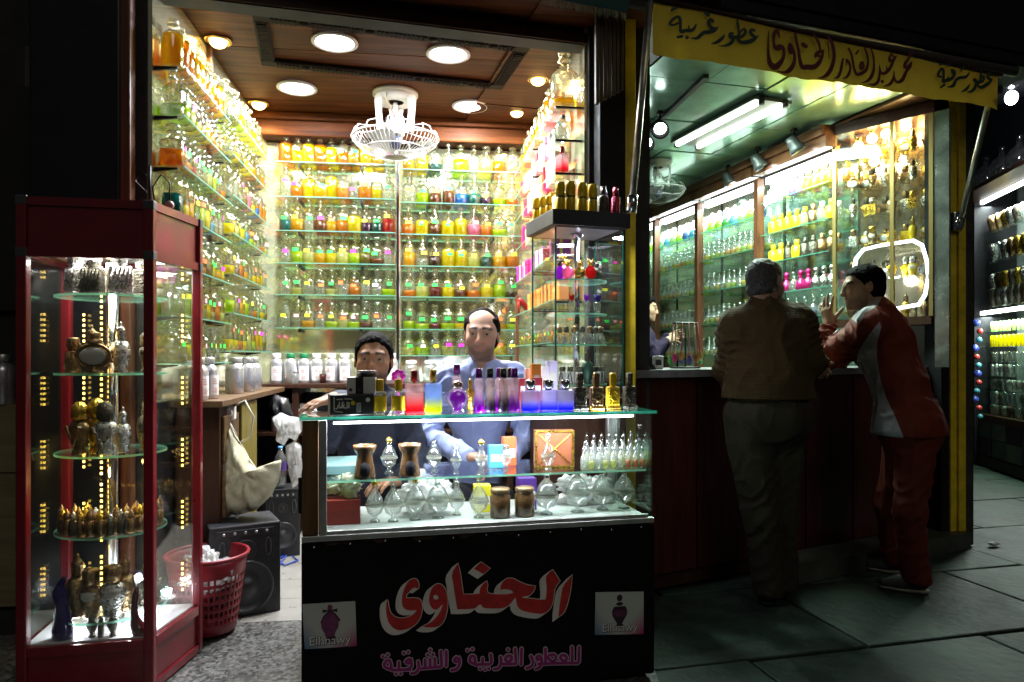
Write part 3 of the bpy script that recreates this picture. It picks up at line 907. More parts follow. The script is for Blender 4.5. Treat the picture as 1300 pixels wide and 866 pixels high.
b = MB(); b.cone((pc.x, pc.y, .21), (pc.x, pc.y, 1.56), .02, .02, 16); b.lathe([(.05, 0), (.05, .03), (.03, .04)], (pc.x, pc.y, .21), 18); b.ob('centre_pole', M_CHROME, cab)
ZSH = [.39, .60, .82, 1.12, 1.38]
ZSH = [px(150, y, 2.66).z for y in (768, 668, 572, 474, 379)]
for z in ZSH:
 m = MB(); m.lathe([(.021, -.004), (RSH, -.004), (RSH, .004), (.021, .004)], (pc.x, pc.y, z), 40, close=False)
 for k in range(len(m.f)):
  m.s[k] = False
 for k in range(len(m.f)):
  if k % 3 == 1: m.m[k] = 1
 m.ob('round_shelf', [M_SHELF, M_EDGE], cab)
# diode strip at the pole; two rear glowing strips stand for its reflections
E_LED = emitter('led_amber', (1.0, .62, .08), 3.2)
E_LEDW = emitter('led_white', (.95, .95, 1.0), 5)
rear = MB(); rear.box((-1.235, 2.975, .21), (-1.195, 2.99, ZT - .2), bev=.003); rear.ob('rear_mullion', M_RED, cab)
for (x, y) in ((-1.172, 2.790), (-1.31, 2.965), (-.94, 2.955)):
 st = MB()
 for k in range(62):
  z = .27 + k * .0205
  if (k // 6) % 2 == 0 or (x == -1.172 and k % 13 < 10): st.box((x - .0035, y - .003, z), (x + .0035, y, z + .009))
 st.ob('led_strip_or_reflection', E_LED, cab)
for i, (x, y) in enumerate(((-1.23, 2.71), (-1.03, 2.72), (-1.04, 2.9))):
 m = MB(); m.lathe([(.034, 0), (.03, .004), (.0005, .006)], (x, y, .2105), 18); m.ob('puck_light', E_LEDW, cab)
 lamp('puck_glow', 'POINT', cab, (x, y, .235), .5, (.85, .88, 1.0), .02)
 m = MB(); m.box((x - .05, y - .008, ZT - .188), (x + .05, y + .008, ZT - .181)); m.ob('tube_light', E_LEDW, cab)
lamp('cabinet_light', 'AREA', cab, (-1.14, 2.78, ZT - .2), 3.4, (1.0, .95, .9), .25)
lamp('led_glow', 'POINT', cab, (-1.172, 2.76, .75), .5, (1.0, .65, .2), .02)
lamp('led_glow', 'POINT', cab, (-1.172, 2.76, 1.25), .5, (1.0, .65, .2), .02)
def on_shelf(k, ang, r, dz=.0045):
 return (pc.x + r * math.cos(R(ang)), pc.y + r * math.sin(R(ang)), ZSH[k] + dz)
G = 'metal perfume flasks in the cabinet'
# top shelf
for ang, r, kind, m_, c_, sc_, lab in (
 (225, .125, 'square', M_SILVER, M_SILVER, 1.0, 'fluted silver block flask, leftmost on the top cabinet shelf'),
 (262, .12, 'square', M_PEWTER, M_SILVER, .95, 'dark wavy block flask, middle of the top cabinet shelf'),
 (303, .12, 'square', M_SILVER, M_SILVER, 1.05, 'large fluted silver block flask, right front of top cabinet shelf'),
 (350, .12, 'square', M_PEWTER, M_SILVER, 1.0, 'dark silver block flask behind the right cabinet pane, top shelf'),
 (285, .07, 'vial', M_SILVER, M_BRONZE, 1.3, 'slim bronze vial between block flasks on top cabinet shelf')):
 ornate(kind, on_shelf(4, ang, r), R(ang + 90), m_, c_, lab, G, sc_)
for ang, r, kind, m_, c_, sc_, lab in (
 (268, .13, 'oval', M_BRONZE, M_BRONZE, 1.0, 'oval medallion flask with pearl face on second cabinet shelf'),
 (222, .13, 'square', M_BRONZE, M_BRONZE, .8, 'bronze block flask left of the oval medallion flask'),
 (238, .08, 'tall', M_BRONZE, M_BRONZE, .85, 'slim finial flask behind the oval medallion flask'),
 (308, .1, 'tall', M_SILVER, M_SILVER, .9, 'silver finial flask right of the oval medallion flask'),
 (350, .13, 'vase', M_PEWTER, M_PEWTER, .8, 'knobbly dark flask on second shelf behind right cabinet pane')):
 ornate(kind, on_shelf(3, ang, r), R(ang + 90), m_, c_, lab, G, sc_)
for ang, r, kind, m_, c_, sc_, lab in (
 (240, .13, 'vase', M_BRONZE, M_GOLDM, 1.0, 'golden capped strap flask, front left on third cabinet shelf'),
 (255, .08, 'vase', M_GOLDM, M_GOLDM, 1.05, 'bright gold strap flask behind the golden capped one'),
 (282, .13, 'vase', M_SILVER, M_PEWTER, 1.0, 'silver V-bodied strap flask in the middle of third cabinet shelf'),
 (312, .1, 'tall', M_SILVER, M_SILVER, .8, 'plain silver finial flask on third cabinet shelf, right front'),
 (352, .13, 'tall', M_PEWTER, M_SILVER, 1.0, 'tall pewter flask on third shelf behind right cabinet pane')):
 ornate(kind, on_shelf(2, ang, r), R(ang + 90), m_, c_, lab, G, sc_)
k = 0
for r, n in ((.16, 17), (.12, 12), (.08, 8)):
 for i in range(n):
  ang = 190 + 200 * (i + .5) / n
  bz = random.random() < .6
  ring_n = {.16: 'outer', .12: 'middle', .08: 'inner'}[r]
  ornate('vial', on_shelf(1, ang, r), random.uniform(0, 6), M_BRONZE if bz else M_PEWTER, M_GOLDM if random.random() < .3 else (M_BRONZE if bz else M_SILVER),
   f"finger sized {'bronze' if bz else 'pewter'} vial, {ordl(i, n)} in {ring_n} ring, fourth cabinet shelf", 'small metal vials in the cabinet', random.uniform(.85, 1.1), 'metal_vial', 'vial')
for ang, r, kind, m_, c_, sc_, lab in (
 (236, .13, 'tall', M_BRONZE, M_BRONZE, 1.1, 'bronze finial flask, left on the lowest cabinet shelf'),
 (262, .13, 'heart', M_BRONZE, M_BRONZE, 1.0, 'dark bronze pear flask, left of pearl heart flask'),
 (292, .13, 'heart', M_SILVER, M_BRONZE, 1.05, 'pear flask with large pearl heart on lowest cabinet shelf'),
 (318, .09, 'tall', M_BRONZE, M_BRONZE, 1.0, 'bronze flask behind right cabinet post on lowest shelf'),
 (355, .14, 'square', M_PEWTER, M_PEWTER, 1.0, 'dark block flask on lowest shelf behind right cabinet pane')):
 ornate(kind, on_shelf(0, ang, r), R(ang + 90), m_, c_, lab, G, sc_)
# things on the cabinet floor
def floor_thing(name, prof, loc, mat, label, cat, bend=0., sy=.8, capm=None):
 m = MB(); pts = prof; vs = []; fs = []; seg = 16
 for z, r, ox in prof:
  for i in range(seg):
   a = 2 * math.pi * i / seg; vs.append((ox + r * math.cos(a), r * sy * math.sin(a), z))
 for k in range(len(prof) - 1):
  for i in range(seg):
   j = (i + 1) % seg; fs.append((k * seg + i, k * seg + j, (k + 1) * seg + j, (k + 1) * seg + i))
 fs.append(tuple(range(seg - 1, -1, -1))); fs.append(tuple((len(prof) - 1) * seg + i for i in range(seg)))
 m.add(vs, fs, 0, True)
 return tag(m.ob(name, mat, None, loc), label, cat)
floor_thing('glass_bottle', [(0, .03, 0), (.006, .036, 0), (.03, .036, .0), (.07, .028, .0), (.11, .022, -.004), (.14, .024, -.01), (.165, .022, -.012), (.19, .014, -.008), (.21, .01, .002), (.218, .004, .006)],
   (-1.245, 2.662, .2105), M_COBALT, 'cobalt blue wavy glass bottle on the white cabinet floor', 'bottle')
floor_thing('shoe_bottle', [(0, .03, .02), (.006, .034, .016), (.03, .026, .004), (.06, .014, -.006), (.1, .012, -.008), (.14, .011, -.004), (.165, .008, 0)],
   (-1.005, 2.672, .2105), M_MAROONG, 'maroon shoe shaped glass bottle on the cabinet floor', 'bottle')
for i, (x, y) in enumerate(((-1.152, 2.668), (-1.12, 2.662), (-1.082, 2.668))):
 ornate('amphora' if i != 1 else 'vial', (x, y, .2105), 0, M_PEWTER, M_PEWTER, ('little black urn on the cabinet floor, left of the vial', 'little black vial on the cabinet floor between two urns', 'little black urn on the cabinet floor, right of the vial')[i], 'little urns on the cabinet floor', .85 if i != 1 else .8, 'little_urn', 'urn')
# ------------------------------------------------------------------ glass counter (vitrine) with the shop sign
VA, VB = Vector((-.389, 2.388, 0)), Vector((.845, 2.513, 0))
vd = (VB - VA).normalized(); VW = (VB - VA).length; VRZ = math.atan2(vd.y, vd.x); VDEP = .42; VZB, VZT = .61, 1.0
vit = thing('glass_counter', 'glass topped counter with black Arabic shop sign on its front', 'counter', None, VA, VRZ)
VM = Matrix.Translation(VA) @ Matrix.Rotation(VRZ, 4, 'Z')
VMI = VM.inverted()
def vloc(x, y, off=0.):
 """photo point on the counter's front plane -> local coordinates of the counter"""
 return VMI @ pxl(x, y, VA, vd)
M_SIGN = principled('black_vinyl', (.004, .004, .004), .6, spec=.12, var=.3, vscale=6, bump=.3, bscale=18)
b = MB(); b.box((.0, .012, .03), (VW, VDEP, VZB - .05), bev=.004); b.ob('base_box', M_WOODD, vit)
b = MB(); b.box((0, .01, VZB - .049), (VW, VDEP, VZB - .021), bev=.003); b.ob('base_top_strip', M_WOODL, vit)
# vinyl sign sheet with a wavy, nailed upper edge
m = MB(); n = 60; vs = []; fs = []
random.seed(3)
for i in range(n + 1):
 x = VW * i / n
 e = .006 * math.sin(i * .9) + .004 * math.sin(i * 2.3 + 1) + (.008 if i > 30 else 0) * math.sin((i - 30) / 30 * 3)
 bul = .0018 * math.sin(i * .45) + .002
 vs += [(x, -.001 - bul * .3, .04), (x, -.002 - bul, .3), (x, -.0015 - bul, VZB - .028 + e)]
for i in range(n):
 fs += [(3 * i, 3 * i + 3, 3 * i + 4, 3 * i + 1), (3 * i + 1, 3 * i + 4, 3 * i + 5, 3 * i + 2)]
m.add(vs, fs, 0, True); m.ob('sign_sheet', M_SIGN, vit)
for i in range(11):
 b = MB(); b.ball((.04 + i * .115, -.004, VZB - .037 + .004 * (i % 3)), .0038, 8, 5, 0, (1, .6, 1)); b.ob('nail', M_CHROME, vit)
# frame
def vbox(nm, a, c, mat, bev=.002):
 m = MB(); m.box(a, c, bev=bev); return m.ob(nm, mat, vit)
vbox('corner_post', (0.002, .002, VZB), (.052, .05, VZT - .012), wood('worn_wood', (.2, .1, .03), .4, 3, .6, 2, 0))
vbox('frame_rail', (.0, -.006, VZB - .02), (VW, .02, VZB - .001), M_ALU)
vbox('frame_stile', (.054, -.006, VZB), (.08, .016, VZT - .012), M_ALU)
vbox('frame_rail', (.0805, .0, VZB), (VW - .02, .012, VZB + .012), M_ALU)
vbox('rear_rail', (.0, VDEP - .03, VZB - .02), (VW, VDEP, VZB), M_ALU)
vbox('rear_post', (.0, VDEP - .03, VZB + .001), (.03, VDEP, VZT - .012), M_ALU)
vbox('rear_post', (VW - .03, VDEP - .03, VZB + .001), (VW, VDEP, VZT - .012), M_ALU)
m = MB(); m.box((.081, .004, VZB + .013), (VW - .004, .009, VZT - .011)); m.ob('front_pane', M_GLASS, vit)
m = MB(); m.box((VW - .009, .010, VZB + .001), (VW - .003, VDEP - .031, VZT - .011)); m.m[3] = 0; m.ob('side_pane', thin_glass('green_pane', (.82, .95, .88), .09), vit)
m = MB(); m.box((-.006, -.012, VZT - .01), (VW + .008, VDEP + .006, VZT)); m.m[2] = 1; m.m[3] = 1; m.m[5] = 1
m.ob('top_pane', [M_SHELF, liquid('thick_edge', (.04, .3, .2), .2)], vit)
ZM = VMI @ pxl(600, 604, VA + Vector((-vd.y, vd.x, 0)) * .04, vd)
m = MB(); m.box((.06, .04, ZM.z - .007), (VW - .012, VDEP - .04, ZM.z)); m.m[2] = 1; m.ob('middle_shelf', [M_SHELF, M_EDGE], vit)
vbox('floor_board', (.03, .022, VZB + .0005), (VW - .031, VDEP - .031, VZB + .008), principled('case_floor', (.3, .33, .3), .5, var=.2))
vbox('screw_cap', (VW - .06, -.004, VZT - .065), (VW - .045, .0035, VZT - .05), M_CHROME, .004)
vbox('screw_cap', (VW - .06, -.004, VZT - .11), (VW - .05, .0035, VZT - .1), M_CHROME, .004)
vbox('hinge', (-.012, .02, .68), (-.001, .035, .8), M_IRON)
E_TUBE = emitter('tube_cool', (.88, .92, 1.0), 5)
m = MB(); m.cone((.1, .05, VZT - .026), (VW - .06, .05, VZT - .022), .0045, .0045, 10); m.ob('tube_light', E_TUBE, vit)
lamp('tube_glow', 'AREA', vit, (VW / 2, .062, VZT - .036), 4, (.86, .9, 1.0), VW - .2, None, None, .4, .02)
for k in range(5): lamp('tube_glow', 'POINT', vit, (.17 + k * .225, .068, VZT - .024), 1.1, (.86, .88, 1.0), .008)
# lettering -----------------------------------------------------------------
def flat_poly(mb, polys, mp, y, mi=0):
 """filled outline (first polygon, then holes) laid on a plane by mp(x, y) -> (u, v); y = height above it"""
 pts = [[Vector((*mp(p[0], p[1]), 0)) for p in poly] for poly in polys]
 tri = tessellate_polygon(pts)
 flat = [p for poly in pts for p in poly]
 vs = [(p.x, y, p.y) for p in flat]
 fs = []
 for t in tri:
  a, b_, c = (flat[i] for i in t)
  area = (b_.x - a.x) * (c.y - a.y) - (b_.y - a.y) * (c.x - a.x)
  fs.append(t if area > 0 else t[::-1])
 mb.add(vs, fs, mi)
def inflate(poly, k):
 n = len(poly); out = []
 ar = sum(poly[i][0] * poly[(i + 1) % n][1] - poly[(i + 1) % n][0] * poly[i][1] for i in range(n))
 sg = 1 if ar > 0 else -1
 for i in range(n):
  p0, p1, p2 = Vector(poly[i - 1]), Vector(poly[i]), Vector(poly[(i + 1) % n])
  d1 = (p1 - p0); d2 = (p2 - p1)
  n1 = Vector((d1.y, -d1.x)).normalized() * sg; n2 = Vector((d2.y, -d2.x)).normalized() * sg
  nn = (n1 + n2)
  nn = nn.normalized() if nn.length > .2 else n1
  out.append(tuple(p1 + nn * k))
 return out
def smooth_poly(poly, it=1, tol=None):
 """corner cutting that keeps sharp corners"""
 for _ in range(it):
  out = []; n = len(poly)
  for i in range(n):
   p0, p1, p2 = Vector(poly[i - 1]), Vector(poly[i]), Vector(poly[(i + 1) % n])
   a = (p1 - p0); b_ = (p2 - p1)
   if a.length > 1e-6 and b_.length > 1e-6 and a.normalized().dot(b_.normalized()) > .45:
    out += [tuple(p1 - a * .22), tuple(p1 + b_ * .22)]
   else:
    out.append(tuple(p1))
  poly = out
 return poly
def stroke(mb, pts, mp, y0, mi=0, wk=1., step=3):
 """brush stroke: points (x, y, width) smoothed, ribbon plus round ends"""
 P = [Vector(p) for p in pts]
 if len(P) == 1: P = [P[0], P[0] + Vector((.5, 0, 0))]
 Q = []
 for i in range(len(P) - 1):
  p0, p1, p2, p3 = P[max(0, i - 1)], P[i], P[i + 1], P[min(len(P) - 1, i + 2)]
  for k in range(step):
   t = k / step
   Q.append(.5 * ((2 * p1) + (p2 - p0) * t + (2 * p0 - 5 * p1 + 4 * p2 - p3) * t * t + (3 * p1 - p0 - 3 * p2 + p3) * t ** 3))
 Q.append(P[-1])
 y = y0
 vs, fs = [], []
 for i, q in enumerate(Q):
  d = Q[min(len(Q) - 1, i + 1)] - Q[max(0, i - 1)]
  n = Vector((-d.y, d.x)); n = n.normalized() if n.length > 1e-6 else Vector((0, 1))
  hw_ = max(1., q.z) * wk / 2
  for s_ in (1, -1):
   u = mp(q.x + n.x * hw_ * s_, q.y + n.y * hw_ * s_); vs.append((u[0], y - i * 6e-6, u[1]))
 for i in range(len(Q) - 1):
  fs.append((2 * i, 2 * i + 1, 2 * i + 3, 2 * i + 2))
 mb.add(vs, fs, mi)
 for q in (Q[0], Q[-1]):
  hw_ = max(1., q.z) * wk / 2
  y -= 2.5e-4
  ring_ = [mp(q.x + hw_ * math.cos(t * .7854), q.y + hw_ * math.sin(t * .7854)) for t in range(8)]
  mb.add([(u[0], y, u[1]) for u in ring_], [tuple(range(8))], mi)
M_RL = principled('sign_red', (.5, .02, .016), .5, var=.3, vscale=40)
M_WL = principled('sign_white', (.7, .66, .6), .5, var=.15)
M_PL = principled('sign_purple', (.34, .02, .2), .5, var=.3, vscale=40)
M_PO = principled('sign_outline', (.65, .5, .55), .5)
def mpw(x, y):
 l = vloc(475 + x / 5., 705 + y / 5.); return l.x, l.z
ya = [(82,275),(76,300),(74,340),(78,380),(90,420),(112,450),(145,470),(185,470),(230,455),(268,428),(292,390),(302,350),(303,310),(296,280),(280,268),(250,265),(215,268),(200,262),(203,248),(222,225),(240,205),(258,200),(270,205),(280,205),(283,185),(278,160),(265,145),(248,143),(225,152),(205,175),(190,205),(178,245),(174,285),(178,315),(192,335),(215,345),(245,345),(268,343),(262,355),(240,375),(205,390),(165,395),(130,385),(105,362),(92,325),(88,290)]
waw = [(400,175),(425,180),(448,205),(460,240),(466,285),(462,340),(450,390),(432,425),(410,445),(375,453),(330,452),(303,445),(330,435),(360,418),(390,390),(412,360),(425,335),(432,310),(425,310),(410,330),(390,342),(370,335),(352,312),(346,280),(350,245),(362,210),(380,185)]
wawh = [(385,245),(400,250),(408,265),(400,275),(382,275),(372,265),(375,252)]
lhna = [(530,45),(545,110),(555,190),(565,243),(620,243),(665,238),(668,205),(690,175),(712,158),(718,185),(712,215),(722,238),(780,243),(850,242),(880,232),(868,218),(835,210),(795,213),(800,190),(815,160),(845,140),(880,142),(920,165),(970,185),(1020,190),(1010,220),(985,250),(940,258),(935,265),(1000,270),(1060,278),(1085,275),(1092,215),(1088,170),(1085,130),(1110,100),(1130,88),(1150,120),(1175,158),(1150,190),(1138,220),(1133,290),(1110,340),(1070,368),(1000,362),(930,345),(905,320),(898,285),(893,262),(880,280),(855,312),(815,332),(740,333),(690,330),(672,306),(655,315),(640,333),(580,337),(525,338),(512,260),(500,180),(488,110)]
nun_dot = [(675,38),(733,78),(690,115),(632,80)]
alif = [(1255,118),(1240,230),(1218,320),(1200,360),(1165,388),(1170,330),(1180,260),(1193,190)]
red = MB(); white = MB()
yy = -.0075
for pi, polys in enumerate(([ya], [waw, wawh], [lhna], [nun_dot], [alif])):
 sp = [smooth_poly(p) for p in polys]
 flat_poly(red, sp, mpw, yy - .0012)
 for k in range(7):
  f = 1 - k / 6.
  dx, dy = -36 * f, 27 * f
  o = [(p[0] + dx, p[1] + dy) for p in inflate(sp[0], 4.5)]
  rings = [o] + [[(p[0] + dx, p[1] + dy) for p in inflate(h_, -3)] for h_ in sp[1:]]
  flat_poly(white, rings, mpw, yy - .00012 * k)
white.ob('letter_outline', M_WL, vit); red.ob('lettering', M_RL, vit)['label'] = 'large red Arabic word on the black sign'
def mp2(x, y):
 l = vloc(475 + x / 4.815, 810 + y / 4.815); return l.x, l.z
L2 = [[(1248,50),(1247,100),(1245,142),(1225,148)],[(1205,50),(1206,100),(1204,142),(1185,148)],[(1235,146),(1120,148),(1000,152)],
[(1170,142),(1135,120),(1142,100),(1165,102),(1172,122),(1150,142)],[(1100,142),(1062,122),(1066,100),(1095,97),(1108,117),(1085,145)],[(1043,60),(1044,100),(1043,146)],
[(1012,122),(990,125),(992,108),(1012,104),(1020,135),(1010,170),(985,182)],[(955,105),(968,140),(955,168),(928,178)],
[(898,60),(896,110),(895,155)],[(858,60),(862,110),(862,148),(838,152)],[(862,152),(785,153)],[(832,150),(800,130),(806,106),(830,102),(836,122),(810,150)],[(815,65)],
[(770,110),(773,148),(757,178),(732,184)],[(710,95),(711,148),(660,154),(615,156)],[(660,118),(660,150)],[(645,181)],[(675,186)],[(697,180)],
[(615,154),(582,136),(590,106),(610,108),(616,150)],[(568,69)],[(598,62)],[(500,112),(486,130),(506,140),(516,112),(520,150),(502,182),(472,190)],
[(438,75),(439,120),(438,165)],[(405,75),(408,120),(408,165),(378,170)],[(370,118),(370,166)],[(340,122),(340,170)],[(310,126),(310,174)],[(404,169),(288,179)],[(325,97)],[(357,94)],[(341,66)],
[(268,138),(271,178),(252,204),(227,209)],[(212,122),(190,140),(213,147),(222,120),(226,168),(195,186)],[(180,86)],[(207,80)],[(218,186),(110,189)],[(150,142),(150,186)],[(133,213)],[(161,211)],
[(102,185),(62,166),(70,136),(94,131),(106,180)],[(53,106)],[(82,96)]]
p1 = MB(); p2 = MB(); yq = -.0075
for i, st in enumerate(L2):
 ww = 25 if len(st) > 1 else 27
 stroke(p1, [(x, y, ww) for x, y in st], mp2, yq - i * 1.2e-5, wk=1.16)
 stroke(p2, [(x, y, ww) for x, y in st], mp2, yq - .0016 - i * 1.2e-5, wk=.72)
p1.ob('small_letter_outline', M_PO, vit); p2.ob('small_lettering', M_PL, vit)['label'] = 'purple line of Arabic script below the red word'
# the two printed picture cards
def card_mat(nm, base):
 m = principled(nm, base, .45); n = m.node_tree; b_ = n.nodes['Principled BSDF']
 tc = n.nodes.new('ShaderNodeTexCoord'); sx = n.nodes.new('ShaderNodeSeparateXYZ')
 n.links.new(tc.outputs['Generated'], sx.inputs[0])
 def mixc(fac, c1, c2col):
  mx = n.nodes.new('ShaderNodeMix'); mx.data_type = 'RGBA'
  n.links.new(fac, mx.inputs['Factor'])
  if c1 is None: mx.inputs[6].default_value = (*base, 1)
  else: n.links.new(c1, mx.inputs[6])
  mx.inputs[7].default_value = (*c2col, 1); return mx.outputs[2]
 def ramp(expr):
  a, bx_, bz_ = expr
  m1 = n.nodes.new('ShaderNodeMath'); m1.operation = 'MULTIPLY_ADD'; m1.inputs[1].default_value = bx_; m1.inputs[2].default_value = a
  n.links.new(sx.outputs[0], m1.inputs[0])
  m2 = n.nodes.new('ShaderNodeMath'); m2.operation = 'MULTIPLY_ADD'; m2.inputs[1].default_value = bz_; m2.use_clamp = True
  n.links.new(sx.outputs[2], m2.inputs[0]); n.links.new(m1.outputs[0], m2.inputs[2]); return m2.outputs[0]
 c = mixc(ramp((1.0, -1.9, -1.3)), None, (.02, .12, .3))
 c = mixc(ramp((-.75, 1.9, -1.9)), c, (.42, .03, .16))
 n.links.new(c, b_.inputs['Base Color']); return m
M_INK = principled('print_ink', (.03, .006, .018), .5); M_INK2 = principled('print_plum', (.16, .03, .1), .5, var=.5, vscale=60); M_TXT = principled('print_white', (.75, .75, .7), .5)
def text_mesh(s_, nm, mat, width, parent, loc, rot=(R(90), 0, 0), th=.0, ref=None):
 c = bpy.data.curves.new('txt', 'FONT'); c.body = s_; c.align_x = 'CENTER'; c.size = 1.0; c.offset = th
 o = bpy.data.objects.new('txt', c); COL.objects.link(o)
 me = bpy.data.meshes.new_from_object(o.evaluated_get(bpy.context.evaluated_depsgraph_get()))
 bpy.data.objects.remove(o)
 xs = [v.co.x for v in me.vertices]; k = width / (max(xs) - min(xs))
 for v in me.vertices: v.co *= k
 me.materials.clear(); me.materials.append(mat); me.name = nm
 t = link(nm, me, parent, loc); t.rotation_euler = rot; return t
def card(corners, nm, which):
 ls = [vloc(*c) for c in corners]        # tl, tr, br, bl
 y = -.0085
 m = MB(); m.add([(l.x, y, l.z) for l in (ls[3], ls[2], ls[1], ls[0])], [(0, 1, 2, 3)])
 cd_ = m.ob('picture_card', card_mat(nm, (.5, .52, .48)), vit)
 cd_['label'] = ('printed perfume picture card at the left of the sign', 'printed perfume picture card at the right of the sign')[which]
 cx_ = (ls[0].x + ls[1].x) / 2 * .5 + (ls[2].x + ls[3].x) / 2 * .5; z0 = (ls[2].z + ls[3].z) / 2; hh = (ls[0].z + ls[1].z) / 2 - z0
 k = hh
 def mpc(x, y_): return cx_ + (x - .5) * k, z0 + y_ * k
 ink = MB(); ink2 = MB()
 circ = lambda x, y_, rx, ry, n=16: [(x + rx * math.cos(2 * math.pi * t / n), y_ + ry * math.sin(2 * math.pi * t / n)) for t in range(n)]
 if which == 1:
  flat_poly(ink, [circ(.5, .86, .07, .08)], mpc, y - .0004)
  flat_poly(ink, [circ(.5, .72, .085, .045)], mpc, y - .0005)
  flat_poly(ink, [[(.36, .66), (.64, .66), (.69, .56), (.68, .45), (.6, .32), (.56, .25), (.62, .2), (.38, .2), (.44, .25), (.4, .32), (.32, .45), (.31, .56)]], mpc, y - .0006)
  flat_poly(ink2, [[(.36, .58), (.64, .58), (.66, .5), (.62, .42), (.38, .42), (.34, .5)]], mpc, y - .0009)
  for q in range(5):
   flat_poly(ink, [[(.37 + q * .055, .42), (.385 + q * .055, .42), (.43 + q * .055, .58), (.41 + q * .055, .58)]], mpc, y - .0012)
 else:
  flat_poly(ink2, [[(.46, .95), (.54, .95), (.56, .88), (.53, .82), (.5, .8), (.62, .72), (.69, .58), (.68, .44), (.62, .34), (.6, .25), (.4, .25), (.38, .34), (.32, .44), (.31, .58), (.38, .72), (.47, .82), (.44, .88)]], mpc, y - .0005)
  flat_poly(ink, [[(.34, .78), (.5, .82), (.66, .78), (.66, .86), (.5, .83), (.34, .86)]], mpc, y - .0009)
  flat_poly(ink, [[(.47, .82), (.36, .72), (.29, .56), (.31, .56), (.4, .72), (.5, .8), (.6, .72), (.7, .57), (.73, .59), (.63, .74), (.53, .82)]], mpc, y - .0012)
  flat_poly(ink, [[(.42, .25), (.62, .25), (.62, .12), (.42, .12)]], mpc, y - .0010)
 ink2.ob('printed_bottle', M_INK2, cd_); ink.ob('printed_outline', M_INK, cd_)['kind'] = 'stuff'
 sh_ = text_mesh('Elhnawy', 'card_text_shadow', M_INK, hh * .9, cd_, (cx_ + .001, y - .0016, z0 + hh * .072), th=.035)
 tx_ = text_mesh('Elhnawy', 'card_text', M_TXT, hh * .88, cd_, (cx_, y - .002, z0 + hh * .08))
 sl_ = math.atan2(ls[1].z - ls[0].z, ls[1].x - ls[0].x)
 for o in (sh_, tx_): o.rotation_euler = (R(90), -sl_, 0)
card([(384, 766), (451, 762), (453, 819), (387, 823)], 'card_print_left', 0)
card([(755, 751), (816, 750), (816, 804), (754, 805)], 'card_print_right', 1)
from mathutils import noise as mnoise
random.seed(11)
# ------------------------------------------------------------------ goods on the glass counter
def grad_glass(name, c0, c1, z0, z1, opac=(.75, .2)):
 """lacquered glass: strong colour at the foot fading to clear at the shoulder (object z in metres)"""
 if name in MATS: return MATS[name]
 m = bpy.data.materials.new(name); m.use_nodes = True; n = m.node_tree; n.nodes.clear()
 out = n.nodes.new('ShaderNodeOutputMaterial')
 tc = n.nodes.new('ShaderNodeTexCoord'); sx = n.nodes.new('ShaderNodeSeparateXYZ'); n.links.new(tc.outputs['Object'], sx.inputs[0])
 mr = n.nodes.new('ShaderNodeMapRange'); mr.interpolation_type = 'SMOOTHSTEP'
 mr.inputs['From Min'].default_value = z0; mr.inputs['From Max'].default_value = z1
 n.links.new(sx.outputs[2], mr.inputs['Value'])
 mx = n.nodes.new('ShaderNodeMix'); mx.data_type = 'RGBA'; mx.inputs[6].default_value = (*c0, 1); mx.inputs[7].default_value = (*c1, 1)
 n.links.new(mr.outputs[0], mx.inputs['Factor'])
 op = n.nodes.new('ShaderNodeMapRange'); op.inputs['To Min'].default_value = opac[0]; op.inputs['To Max'].default_value = opac[1]
 n.links.new(mr.outputs[0], op.inputs['Value'])
 tl = n.nodes.new('ShaderNodeBsdfTranslucent'); df = n.nodes.new('ShaderNodeBsdfDiffuse'); tr = n.nodes.new('ShaderNodeBsdfTransparent'); gl = n.nodes.new('ShaderNodeBsdfGlossy')
 gl.inputs['Roughness'].default_value = .04
 for q in (tl, df, tr): n.links.new(mx.outputs[2], q.inputs[0])
 a = n.nodes.new('ShaderNodeMixShader'); a.inputs[0].default_value = .45
 n.links.new(tl.outputs[0], a.inputs[1]); n.links.new(df.outputs[0], a.inputs[2])
 b_ = n.nodes.new('ShaderNodeMixShader'); n.links.new(op.outputs[0], b_.inputs[0]); n.links.new(tr.outputs[0], b_.inputs[1]); n.links.new(a.outputs[0], b_.inputs[2])
 fr_ = schlick(n, .05)
 c = n.nodes.new('ShaderNodeMixShader'); n.links.new(fr_.outputs[0], c.inputs[0]); n.links.new(b_.outputs[0], c.inputs[1]); n.links.new(gl.outputs[0], c.inputs[2])
 n.links.new(c.outputs[0], out.inputs[0]); MATS[name] = m; return m
def vput(x, y, dep, z):
 """photo column x at depth dep behind the counter's front -> world point at height z"""
 P = VA + Vector((-vd.y, vd.x, 0)) * dep
 q = pxl(x, y, P, vd); q.z = z; return q
PXM = 2.45 / FPX                         # metres per photo pixel at the counter
def caps(mat_name):
 return {'gold': M_GOLDM, 'silver': M_CHROME}.get(mat_name)
